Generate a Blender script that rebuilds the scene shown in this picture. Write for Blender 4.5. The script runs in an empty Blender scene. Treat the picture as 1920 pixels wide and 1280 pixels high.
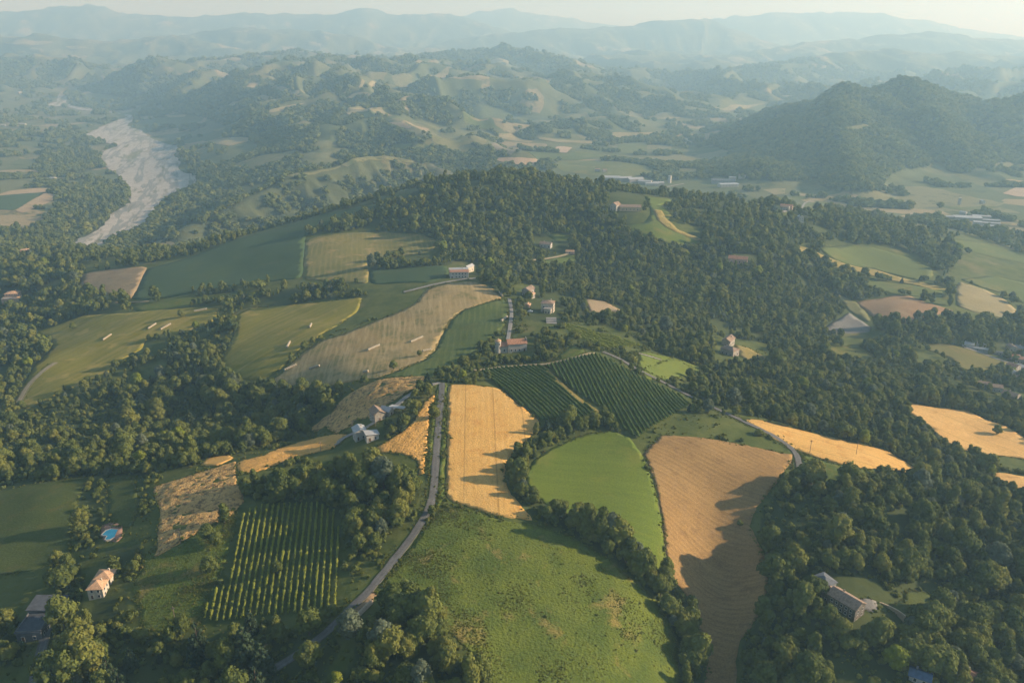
import bpy, bmesh, math, random
import numpy as np
from mathutils import Vector, Matrix
from mathutils.geometry import delaunay_2d_cdt

# ================================================================ camera, sky, sun, exposure
scene = bpy.context.scene
SUN_AZ, SUN_EL = math.radians(86), math.radians(20)
CAM_Z, PITCH = 200.0, math.atan(570 / 1493.33)
cam_data = bpy.data.cameras.new('camera'); cam_data.sensor_width = 36; cam_data.lens = 28.0
cam_data.clip_start = 1; cam_data.clip_end = 60000
cam = bpy.data.objects.new('camera', cam_data); scene.collection.objects.link(cam)
cam.location = (0, 0, CAM_Z); cam.rotation_euler = (math.pi / 2 - PITCH, 0, 0)
scene.camera = cam

world = bpy.data.worlds.new('World'); scene.world = world; world.use_nodes = True
wn = world.node_tree.nodes; wl = world.node_tree.links
sky = wn.new('ShaderNodeTexSky'); sky.sky_type = 'NISHITA'; sky.sun_disc = False
sky.sun_elevation = SUN_EL; sky.sun_rotation = SUN_AZ
sky.altitude = 400; sky.air_density = 1.0; sky.dust_density = 0.7; sky.ozone_density = 1.0
wl.new(sky.outputs[0], wn['Background'].inputs['Color']); wn['Background'].inputs['Strength'].default_value = 0.085

sun_data = bpy.data.lights.new('sun', 'SUN'); sun_data.energy = 5.0; sun_data.angle = math.radians(0.6)
sun_data.color = (1.0, 0.86, 0.66)
sun = bpy.data.objects.new('sun', sun_data); scene.collection.objects.link(sun)
SUN_DIR = Vector((math.sin(SUN_AZ) * math.cos(SUN_EL), math.cos(SUN_AZ) * math.cos(SUN_EL), math.sin(SUN_EL)))
sun.rotation_euler = SUN_DIR.to_track_quat('Z', 'Y').to_euler()
sun.location = (600, 200, 500)

vs = scene.view_settings
vs.view_transform = 'Standard'; vs.look = 'None'; vs.exposure = 0.73; vs.gamma = 1.0; vs.use_curve_mapping = False
cy = scene.cycles
cy.use_denoising = True
cy.max_bounces = 4; cy.diffuse_bounces = 2; cy.glossy_bounces = 1; cy.transmission_bounces = 2
cy.transparent_max_bounces = 4; cy.volume_bounces = 2
cy.use_adaptive_sampling = True; cy.adaptive_threshold = 0.02
HAZE_DENSITY, HAZE_COLOR, HAZE_ANISO = 1.85e-4, (.45, .75, 1.0, 1), 0.24

rnd = random.Random(7)
rng = np.random.default_rng(11)
COL = scene.collection

# ================================================================ surveyed land (metres; +Y ahead, +X right, Z up)
CONTROL = [(-62.4, 244.1, -3.0),(-38.5, 308.1, 0.0),(-36.5, 356.9, 3.0),(-41.1, 431.1, 5.0),(-2.3, 294.5, -2.0),(8.2, 250.1, -8.0),(7.5, 220.1, -13.0),(50.2, 250.3, -21.0),(-39.2, 220.1, -6.0),(-51.1, 263.8, -1.0),(-22.2, 245.3, -4.0),(32.0, 285.1, -9.0),(-16.9, 374.2, 3.0),(-25.8, 441.1, 4.0),(39.2, 369.6, -4.0),(35.9, 331.2, -6.0),(66.5, 312.0, -14.0),(110.7, 413.7, -4.0),(108.5, 376.8, -8.0),(101.7, 343.8, -20.0),(95.2, 300.7, -35.0),(82.9, 248.0, -40.0),(133.3, 339.1, -17.0),(123.2, 296.0, -17.0),(108.0, 259.8, -24.0),(145.3, 312.0, -14.0),(198.0, 343.8, -20.0),(248.8, 335.3, -30.0),(137.6, 260.9, -17.0),(196.1, 245.7, -30.0),(183.9, 286.6, -24.0),(148.8, 405.4, -10.0),(192.3, 396.8, -19.0),(149.6, 377.7, -15.0),(195.5, 490.9, -30.0),(170.4, 532.2, -28.0),(273.8, 499.1, -42.0),(318.7, 459.9, -46.0),(257.8, 399.8, -38.0),(452.8, 670.5, -82.0),(407.6, 690.0, -74.0),(409.0, 805.7, -68.0),(351.2, 785.6, -76.0),(444.4, 1008.5, -66.0),(678.5, 1107.0, -92.0),(546.7, 819.8, -88.0),(506.5, 905.9, -78.0),(202.4, 641.9, -45.0),(263.6, 681.2, -60.0),(256.3, 841.7, -34.0),(323.7, 861.9, -52.0),(-21.5, 1078.6, 26.0),(-70.6, 1060.0, 22.0),(-109.8, 1026.3, 14.0),(-174.6, 996.2, -2.0),(-243.4, 998.1, -16.0),(-312.1, 995.9, -32.0),(-376.2, 979.8, -46.0),(-424.3, 978.1, -58.0),(69.8, 1046.1, 16.0),(129.3, 1014.4, 8.0),(164.3, 1019.1, 3.0),(228.0, 992.5, -8.0),(317.5, 1020.7, -16.0),(411.5, 1086.9, -30.0),(529.3, 1127.7, -58.0),(656.0, 1170.3, -84.0),(-6.2, 907.9, -14.0),(86.8, 906.5, -20.0),(167.0, 909.1, -8.0),(-51.6, 743.4, -12.0),(-123.8, 678.0, -18.0),(-84.4, 560.7, -14.0),(-36.5, 650.0, -9.0),(-16.9, 594.9, -9.0),(0.0, 511.2, -3.0),(-190.1, 864.8, -22.0),(-151.4, 924.8, -18.0),(-304.7, 863.3, -40.0),(-378.8, 821.1, -52.0),(-473.6, 896.1, -62.0),(-516.2, 808.4, -84.0),(-746.0, 1152.5, -104.0),(-650.3, 1168.7, -100.0),(-327.9, 700.2, -46.0),(-361.1, 662.8, -53.0),(-384.5, 615.9, -59.0),(-382.3, 563.5, -64.0),(-263.7, 660.4, -42.0),(-196.9, 627.7, -30.0),(-192.3, 551.7, -32.0),(-136.7, 523.1, -20.0),(-276.1, 571.6, -54.0),(-301.7, 498.3, -54.0),(-206.0, 494.8, -44.0),(-147.6, 486.7, -32.0),(-108.2, 460.1, -10.0),(-117.2, 435.6, -22.0),(-75.9, 390.4, 1.0),(-130.7, 375.0, -7.0),(-167.4, 344.2, -11.0),(-157.5, 299.7, -14.0),(-146.1, 322.8, -9.5),(-85.8, 351.3, -3.0),(-99.3, 318.1, -6.5),(-114.5, 257.3, -14.0),(-83.0, 252.6, -7.5),(-252.0, 361.7, -25.0),(-223.1, 309.7, -27.0),(-180.1, 285.0, -20.0),(-189.9, 320.8, -20.0),(-195.3, 260.9, -25.0),(-131.1, 233.9, -19.0),(-78.2, 223.9, -12.0),(-229.0, 394.6, -28.0),(15.8, 430.0, 2.0),(70.0, 431.1, -2.0),(103.3, 436.4, -8.0),(53.2, 490.9, 2.0),(107.1, 508.9, -14.0),(135.3, 499.6, -22.0),(79.1, 584.0, -14.0),(79.2, 660.0, -22.0),(29.4, 592.1, -8.0),(125.8, 747.9, -35.0),(163.4, 677.4, -38.0),(199.7, 848.9, -36.0),(-778.8, 1442.2, -150.0),(-1091.3, 2469.9, -150.0),(-831.0, 2043.9, -150.0),(-1876.4, 3814.4, -146.0),(-2562.5, 4745.5, -142.0),(-1136.1, 1887.1, -142.0),(-1880.3, 3101.9, -140.0),(-987.8, 1532.2, -140.0),(-1092.3, 2992.4, -128.0),(-711.1, 1671.4, -148.0),(871.0, 1478.8, -118.0),(479.7, 1822.0, -112.0),(184.9, 1994.2, -106.0),(311.2, 2500.9, -106.0),(612.6, 3262.3, -100.0),(1146.0, 4051.7, -92.0),(1921.9, 5587.2, -66.0),(1704.6, 6892.6, -45.0),(748.9, 1498.5, -112.0),(618.1, 1529.2, -108.0),(650.8, 1884.4, -104.0),(1089.4, 1732.6, -114.0),(54.6, 2064.6, -106.0),(-588.7, 2024.1, -100.0),(-582.3, 2223.0, -72.0),(-530.9, 2401.2, -48.0),(-690.9, 2671.7, -34.0),(-619.5, 3015.1, -8.0),(-961.1, 3415.3, 0.0),(-278.7, 2694.6, -36.0),(-119.9, 3108.2, -24.0),(-369.2, 3613.9, 6.0),(-26.0, 4074.9, 6.0),(-710.7, 4306.0, 34.0),(-1347.2, 3755.4, -36.0),(-1377.5, 3589.2, -92.0),(-1910.9, 4169.6, -147.0),(-2178.2, 4331.3, -147.0),(-1788.9, 3784.2, -148.0),(-2392.9, 4590.4, -145.0),(-1472.3, 3379.2, -149.0),(81.7, 3169.2, -48.0),(281.4, 3659.9, -30.0),(-2890.0, 5029.6, -70.0),(-3375.2, 6189.3, -20.0),(-4527.7, 7630.3, 20.0),(-2040.8, 4843.4, -60.0),(-116.0, 2203.7, -98.0),(-282.0, 2150.3, -70.0),(-405.3, 2205.4, -84.0),(-50.0, 1420.0, -84.0),(-250.0, 1400.0, -100.0),(-450.0, 1350.0, -128.0),(250.0, 1450.0, -92.0),(600.0, 1450.0, -100.0),(-650.0, 1250.0, -140.0),(150.0, 1600.0, -104.0),(-250.0, 1750.0, -120.0),(-120.0, 1900.0, -110.0),(0.0, 60.0, -30.0),(0.0, 130.0, -22.0),(-150.0, 100.0, -28.0),(200.0, 100.0, -44.0),(-350.0, 250.0, -42.0),(350.0, 200.0, -42.0),(-500.0, 400.0, -60.0),(560.0, 420.0, -52.0),(900.0, 600.0, -84.0),(1400.0, 1000.0, -112.0),(2600.0, 1900.0, -112.0),(-800.0, 700.0, -90.0),(-1500.0, 1200.0, -140.0),(-2600.0, 1900.0, -135.0),(800.0, 100.0, -60.0),(-800.0, 100.0, -60.0),(-6600.0, 5500.0, -40.0),(-3850.0, 5500.0, -40.0),(-1925.0, 5500.0, -40.0),(0.0, 5500.0, -40.0),(1925.0, 5500.0, -40.0),(3850.0, 5500.0, -40.0),(6600.0, 5500.0, -40.0),(-9600.0, 8000.0, 0.0),(-5600.0, 8000.0, 0.0),(-2800.0, 8000.0, 0.0),(0.0, 8000.0, 0.0),(2800.0, 8000.0, 0.0),(5600.0, 8000.0, 0.0),(9600.0, 8000.0, 0.0),(-13200.0, 11000.0, 20.0),(-7700.0, 11000.0, 20.0),(-3850.0, 11000.0, 20.0),(0.0, 11000.0, 20.0),(3850.0, 11000.0, 20.0),(7700.0, 11000.0, 20.0),(13200.0, 11000.0, 20.0),(-19200.0, 16000.0, 30.0),(-11200.0, 16000.0, 30.0),(-5600.0, 16000.0, 30.0),(0.0, 16000.0, 30.0),(5600.0, 16000.0, 30.0),(11200.0, 16000.0, 30.0),(19200.0, 16000.0, 30.0)]
RIDGES = [
  {'name': 'badlands', 'crest': [(-598.0, 1430, -125.2), (-560.0, 1480, -110.2), (-512.3, 1560, -91.1), (-460.7, 1650, -70.5), (-425.1, 1700, -68.7), (-372.5, 1760, -63.2), (-323.8, 1820, -54.4), (-268.3, 1850, -61.0), (-198.6, 1880, -72.5), (-159.2, 1850, -81.4)], 'sl': 0.42, 'sr': 0.42, 'round': 8, 'lam': 46, 'gully': 38, 'reach': 70, 'k': 6, 'seed': 11},
  {'name': 'shoulder', 'crest': [(-224.8, 2150, -52.1), (-343.3, 2350, -32.3), (-451.0, 2300, -69.7), (-593.5, 2250, -118.8), (-683.5, 2150, -129.9)], 'sl': 0.34, 'sr': 0.34, 'round': 20, 'lam': 80, 'gully': 14, 'reach': 110, 'k': 12, 'seed': 12},
  {'name': 'spur', 'crest': [(-353.5, 2400, -34.3), (-244.8, 2350, -50.1), (-180.1, 2300, -57.9), (-115.1, 2200, -60.7), (0.0, 2000, -67.9)], 'sl': 0.3, 'sr': 0.32, 'round': 18, 'lam': 80, 'gully': 10, 'reach': 110, 'k': 12, 'seed': 13},
  {'name': 'tan_crest', 'crest': [(-1035.0, 2750, -133.0), (-895.3, 2800, -115.8), (-765.4, 2850, -94.3), (-600.5, 2900, -61.2), (-494.4, 2950, -34.5), (-415.6, 2880, -59.4), (-236.7, 2800, -89.2)], 'sl': 0.3, 'sr': 0.34, 'round': 25, 'lam': 110, 'gully': 22, 'reach': 150, 'k': 14, 'seed': 14},
  {'name': 'mid_crest', 'crest': [(-1264.3, 3500, -84.7), (-1142.6, 3550, -69.0), (-1017.1, 3600, -48.3), (-925.2, 3600, -55.0), (-805.0, 3700, -21.2), (-629.8, 3800, 12.2), (-420.3, 3700, -50.7), (-139.7, 3600, -115.3), (88.3, 3400, -140.4)], 'sl': 0.3, 'sr': 0.32, 'round': 30, 'lam': 150, 'gully': 30, 'reach': 220, 'k': 16, 'seed': 15},
  {'name': 'wooded_range', 'crest': [(-2504.8, 4700, -124.2), (-2349.0, 4850, -36.8), (-2114.2, 5000, 85.0), (-2095.4, 5100, 61.5), (-1876.1, 5300, 56.0), (-1700.1, 5500, 80.1), (-1435.1, 5700, 109.5), (-1276.6, 5800, 121.6), (-1022.6, 5800, 101.0), (-719.1, 5700, 75.7), (-467.0, 5700, 89.2), (-71.7, 5700, 116.2), (141.1, 5600, 101.1), (334.9, 5300, 62.3), (580.9, 4800, -28.5), (716.7, 4300, -78.1)], 'sl': 0.26, 'sr': 0.26, 'round': 60, 'lam': 320, 'gully': 70, 'reach': 500, 'k': 30, 'seed': 16},
  {'name': 'range_spur', 'crest': [(-71.7, 5700, 116.2), (0.0, 4600, -19.0), (64.3, 4000, -88.3)], 'sl': 0.28, 'sr': 0.28, 'round': 40, 'lam': 150, 'gully': 40, 'reach': 220, 'k': 20, 'seed': 17},
  {'name': 'range_spur2', 'crest': [(334.9, 5300, 62.3), (419.8, 4100, -45.1), (462.8, 3500, -84.7)], 'sl': 0.28, 'sr': 0.28, 'round': 40, 'lam': 130, 'gully': 36, 'reach': 200, 'k': 20, 'seed': 18},
  {'name': 'left_hills', 'crest': [(-6636.6, 7800, 200.0), (-5270.7, 7600, 226.6), (-4501.4, 7500, 213.1), (-4116.7, 7400, 217.3), (-3895.3, 7500, 195.6), (-3616.8, 7600, 182.2), (-3364.1, 7800, 218.2), (-3075.0, 7800, 195.4), (-2465.8, 7400, 104.4)], 'sl': 0.2, 'sr': 0.2, 'round': 80, 'lam': 420, 'gully': 90, 'reach': 700, 'k': 40, 'seed': 19},
  {'name': 'left_hills_low', 'crest': [(-4454.1, 5600, 67.9), (-3872.2, 5800, 97.6), (-3234.7, 5700, 82.5), (-2782.5, 5500, 44.0)], 'sl': 0.2, 'sr': 0.2, 'round': 60, 'lam': 330, 'gully': 60, 'reach': 500, 'k': 40, 'seed': 20},
  {'name': 'big_hill', 'crest': [(725.5, 3000, -151.7), (806.1, 2950, -108.4), (921.9, 2850, -55.0), (979.6, 2750, -13.5), (1031.8, 2680, 20.1), (1060.0, 2620, 51.4), (1135.4, 2620, 72.1), (1193.4, 2640, 77.5), (1285.8, 2680, 70.8), (1384.5, 2700, 53.4), (1453.9, 2700, 25.4), (1480.7, 2650, -9.0), (1525.5, 2600, -8.3), (1637.9, 2600, 12.6), (1901.0, 2600, 28.6)], 'sl': 0.34, 'sr': 0.3, 'round': 30, 'lam': 300, 'gully': 75, 'reach': 420, 'k': 16, 'seed': 22},
  {'name': 'big_hill_spur', 'crest': [(1060.0, 2620, 51.4), (928.8, 2330, 10.4), (840.6, 2080, -28.0), (765.3, 1840, -66.7), (723.7, 1720, -88.8)], 'sl': 0.38, 'sr': 0.62, 'round': 14, 'lam': 90, 'gully': 18, 'reach': 110, 'k': 10, 'seed': 23},
  {'name': 'big_hill_spur2', 'crest': [(1236.9, 2660, 73.4), (1200.3, 2350, -5.8), (1161.9, 2030, -74.5), (1148.7, 1880, -103.3)], 'sl': 0.36, 'sr': 0.6, 'round': 14, 'lam': 90, 'gully': 18, 'reach': 110, 'k': 10, 'seed': 24},
  {'name': 'big_hill_spur3', 'crest': [(1503.4, 2620, -9.9), (1447.5, 2350, -57.6), (1426.4, 2100, -97.6)], 'sl': 0.34, 'sr': 0.56, 'round': 16, 'lam': 90, 'gully': 14, 'reach': 120, 'k': 12, 'seed': 25},
  {'name': 'low_spur', 'crest': [(979.6, 2750, -13.5), (747.7, 2200, -57.9), (602.8, 1900, -81.6)], 'sl': 0.3, 'sr': 0.3, 'round': 30, 'lam': 90, 'gully': 10, 'reach': 120, 'k': 12, 'seed': 26},
  {'name': 'right_low', 'crest': [(1633.5, 5600, 0.9), (2371.4, 6200, 83.2), (2899.7, 6400, 102.2), (3434.3, 6500, 108.3), (3689.5, 6500, 62.1), (3978.7, 6300, 43.9), (4920.3, 6300, 88.8)], 'sl': 0.22, 'sr': 0.22, 'round': 60, 'lam': 330, 'gully': 60, 'reach': 500, 'k': 30, 'seed': 27},
  {'name': 'right_mid', 'crest': [(1609.0, 7500, 32.0), (2845.8, 8200, 132.7), (3261.1, 8400, 180.3), (3649.2, 8500, 224.8), (3996.3, 8500, 244.6), (4358.6, 8500, 209.9), (4723.2, 8500, 170.2), (5274.0, 8500, 160.2), (7125.8, 8500, 200.0)], 'sl': 0.2, 'sr': 0.2, 'round': 80, 'lam': 450, 'gully': 80, 'reach': 700, 'k': 40, 'seed': 28},
  {'name': 'centre_far', 'crest': [(-1530.5, 9000, 41.1), (-1003.8, 9400, 100.7), (-722.2, 9600, 149.4), (-321.8, 9700, 188.7), (201.8, 9800, 268.6), (739.6, 9900, 326.7), (1182.3, 10000, 339.5), (1490.8, 10000, 385.7), (1922.7, 10000, 426.0), (2296.3, 10000, 408.7), (2467.0, 9900, 309.5), (2794.0, 9700, 177.3)], 'sl': 0.25, 'sr': 0.25, 'round': 90, 'lam': 500, 'gully': 110, 'reach': 900, 'k': 40, 'seed': 29},
  {'name': 'left_far', 'crest': [(-10434.3, 11500, 400.3), (-8271.9, 11500, 466.5), (-6839.7, 11500, 492.9), (-6408.0, 11500, 512.6), (-6159.4, 11500, 578.3), (-5630.0, 11500, 598.0), (-5402.8, 11500, 558.6), (-5179.6, 11500, 492.9), (-4826.6, 11500, 473.1), (-3850.7, 11500, 466.5), (-2852.4, 11500, 466.5), (-2280.9, 11500, 479.7), (-1991.8, 11500, 538.9), (-1799.4, 11500, 545.5), (-1660.1, 11500, 492.9), (-1140.5, 11500, 479.7), (-856.5, 11500, 440.1), (-421.8, 11300, 364.2)], 'sl': 0.28, 'sr': 0.28, 'round': 90, 'lam': 600, 'gully': 110, 'reach': 900, 'k': 40, 'seed': 30},
  {'name': 'left_mid_far', 'crest': [(-3592.3, 8700, 200.0), (-3447.3, 8800, 230.8), (-3014.0, 8900, 272.6), (-2275.8, 8900, 272.6), (-1761.4, 8800, 205.1), (-1473.2, 8700, 143.9), (-1246.5, 8500, 65.0)], 'sl': 0.22, 'sr': 0.22, 'round': 80, 'lam': 420, 'gully': 80, 'reach': 700, 'k': 40, 'seed': 31},
  {'name': 'right_far', 'crest': [(2704.6, 12800, 423.0), (3074.4, 12800, 467.2), (4126.4, 12800, 504.0), (5071.9, 12800, 548.0), (5524.8, 12800, 540.7), (5860.0, 12800, 437.7), (6289.8, 12800, 393.4), (6812.5, 12800, 289.5), (7749.0, 12500, 170.7), (11261.1, 12500, 200.0)], 'sl': 0.28, 'sr': 0.28, 'round': 100, 'lam': 600, 'gully': 110, 'reach': 900, 'k': 40, 'seed': 32},
  {'name': 'horizon', 'crest': [(-1441.8, 14500, 452.6), (-926.9, 14500, 502.7), (-538.2, 14500, 627.4), (0.0, 14500, 635.7), (179.7, 14500, 569.3), (1016.9, 14500, 502.7), (1324.9, 14500, 444.2), (3077.4, 14500, 284.6)], 'sl': 0.28, 'sr': 0.28, 'round': 100, 'lam': 600, 'gully': 90, 'reach': 900, 'k': 40, 'seed': 33},
]

# ---------------------------------------------------------------- terrain
def _hash(ix, iy, seed):
    h = (ix.astype(np.int64) * 374761393 + iy.astype(np.int64) * 668265263 + seed * 974634777) & 0xFFFFFFFF
    h = ((h ^ (h >> 13)) * 1274126177) & 0xFFFFFFFF
    h = ((h ^ (h >> 16)) * 2246822519) & 0xFFFFFFFF
    return ((h ^ (h >> 15)) & 0xFFFFFF) / float(0xFFFFFF)

def vnoise(x, y, seed=0):
    """smooth value noise, -1..1"""
    x = np.asarray(x, float); y = np.asarray(y, float)
    ix = np.floor(x); iy = np.floor(y)
    fx = x - ix; fy = y - iy
    ix = ix.astype(np.int64); iy = iy.astype(np.int64)
    ux = fx * fx * fx * (fx * (fx * 6 - 15) + 10); uy = fy * fy * fy * (fy * (fy * 6 - 15) + 10)
    a = _hash(ix, iy, seed); b = _hash(ix + 1, iy, seed)
    c = _hash(ix, iy + 1, seed); d = _hash(ix + 1, iy + 1, seed)
    return 2 * ((a + (b - a) * ux) * (1 - uy) + (c + (d - c) * ux) * uy) - 1

def fbm(x, y, seed=0, octv=4, gain=.5):
    s = 0; a = 1; t = 0
    for k in range(octv):
        s = s + a * vnoise(x * 2 ** k + 17.3 * k, y * 2 ** k - 9.1 * k, seed + k); t += a; a *= gain
    return s / t

def sstep(a, b, x):
    t = np.clip((x - a) / (b - a), 0, 1)
    return t * t * (3 - 2 * t)

def _tps(r2):
    return np.where(r2 > 1e-12, r2 * np.log(np.maximum(r2, 1e-12)), 0)

_CP = np.array(CONTROL, float)
def _uv(x, y):
    r = np.maximum(y + 120., 40.)
    return x / r * 2.2, np.log(r) * 1.6
_cu, _cv = _uv(_CP[:, 0], _CP[:, 1])
_n = len(_CP)
_A = np.zeros((_n + 3, _n + 3))
_A[:_n, :_n] = _tps((_cu[:, None] - _cu[None]) ** 2 + (_cv[:, None] - _cv[None]) ** 2) + np.eye(_n) * 2e-3
_A[:_n, _n] = 1; _A[:_n, _n + 1] = _cu; _A[:_n, _n + 2] = _cv
_A[_n:, :_n] = _A[:_n, _n:].T
_W = np.linalg.solve(_A, np.concatenate([_CP[:, 2], np.zeros(3)]))

def base_height(x, y):
    u, v = _uv(x, y)
    z = _W[_n] + _W[_n + 1] * u + _W[_n + 2] * v
    for k in range(_n):
        z = z + _W[k] * _tps((u - _cu[k]) ** 2 + (v - _cv[k]) ** 2)
    return z

def ridge_height(x, y, R):
    """a crest line with spurs and gullies running down from it"""
    P = np.array(R['crest'], float)
    best = np.full(x.shape, 1e18); zc = np.zeros(x.shape); ss = np.zeros(x.shape); side = np.zeros(x.shape)
    acc = 0.
    for k in range(len(P) - 1):
        ax, ay, az = P[k]; bx, by, bz = P[k + 1]
        L = math.hypot(bx - ax, by - ay)
        t = np.clip(((x - ax) * (bx - ax) + (y - ay) * (by - ay)) / (L * L), 0, 1)
        dx = x - ax - t * (bx - ax); dy = y - ay - t * (by - ay)
        d2 = dx * dx + dy * dy
        m = d2 < best
        best = np.where(m, d2, best); zc = np.where(m, az + t * (bz - az), zc)
        ss = np.where(m, acc + t * L, ss)
        side = np.where(m, np.sign((bx - ax) * dy - (by - ay) * dx), side)
        acc += L
    d = np.sqrt(best)
    lam = R['lam']; g = R['gully']
    wob = vnoise(x / (lam * 2.3), y / (lam * 2.3), R['seed'] + 5)
    n = vnoise(ss / lam + .6 * wob + 40 * side, d / (lam * 3.5), R['seed'])
    n2 = vnoise(ss / (lam * .37) + 40 * side, d / (lam * 1.6), R['seed'] + 1)
    cut = g * ((1 - np.abs(n)) ** 2 * .75 + .35 * (1 - np.abs(n2)) ** 2) * sstep(0, R['reach'], d)
    slope = np.where(side > 0, R['sl'], R['sr'])
    rr = R['round']
    z = zc - slope * (np.sqrt(d * d + rr * rr) - rr)
    z += .12 * slope * R['reach'] * vnoise(ss / (lam * 1.5), zc * 0, R['seed'] + 9) * sstep(0, 1, zc * 0 + 1)
    return z - cut

def smax(a, b, k):
    h = np.clip(.5 + .5 * (a - b) / k, 0, 1)
    return b + (a - b) * h + k * h * (1 - h)

def height(x, y):
    x = np.asarray(x, float); y = np.asarray(y, float)
    shp = np.broadcast(x, y).shape
    x = np.broadcast_to(x, shp).ravel(); y = np.broadcast_to(y, shp).ravel()
    out = np.empty(x.shape)
    for i in range(0, len(x), 120000):
        out[i:i + 120000] = _height(x[i:i + 120000], y[i:i + 120000])
    return out.reshape(shp)

def _height(x, y):
    z = base_height(x, y)
    r = np.hypot(x, y)
    far = sstep(1250, 1900, y)
    hilly = sstep(-128, -60, z)
    z = np.maximum(z, -158)
    # near ground: gentle swells
    near = 1 - sstep(900, 1600, r)
    z = z + (near + .3) * (1.0 * vnoise(x / 70, y / 70, 3) + .35 * vnoise(x / 24, y / 24, 4))
    # far hill country: folded land
    w = 260 * vnoise(x / 1500, y / 1500, 21)
    f = fbm((x + w) / 720, (y - w) / 720, 30, 4, .45)
    amp = far * hilly * np.clip((y - 1200) / 3600, 0, 1) ** .8
    z = z + amp * (125 * (1 - np.abs(f) * 2.4) - 55)
    for R in RIDGES:
        P = np.array(R['crest'])
        reach = (P[:, 2].max() + 260) / min(R['sl'], R['sr'])
        m = (x > P[:, 0].min() - reach) & (x < P[:, 0].max() + reach) & (y > P[:, 1].min() - reach) & (y < P[:, 1].max() + reach)
        if not m.any(): continue
        z[m] = smax(z[m], ridge_height(x[m], y[m], R), R['k'])
    z = z + far * sstep(-135, -95, z) * (5 * fbm(x / 140, y / 140, 60, 3))
    rug = fbm((x + .3 * y) / 260, (y - .2 * x) / 420, 66, 3, .5)
    z = z + sstep(1500, 2100, y) * (1 - .4 * sstep(5000, 8000, y)) * sstep(-112, -60, z) * (26 * (1 - np.abs(rug) * 3.2) - 10)
    z = z + sstep(5000, 9000, y) * (42 * fbm(x / 900, y / 900, 64, 4) + 10 * (1 - 3 * np.abs(fbm(x / 420, y / 420, 68, 3))))
    return z

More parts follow.
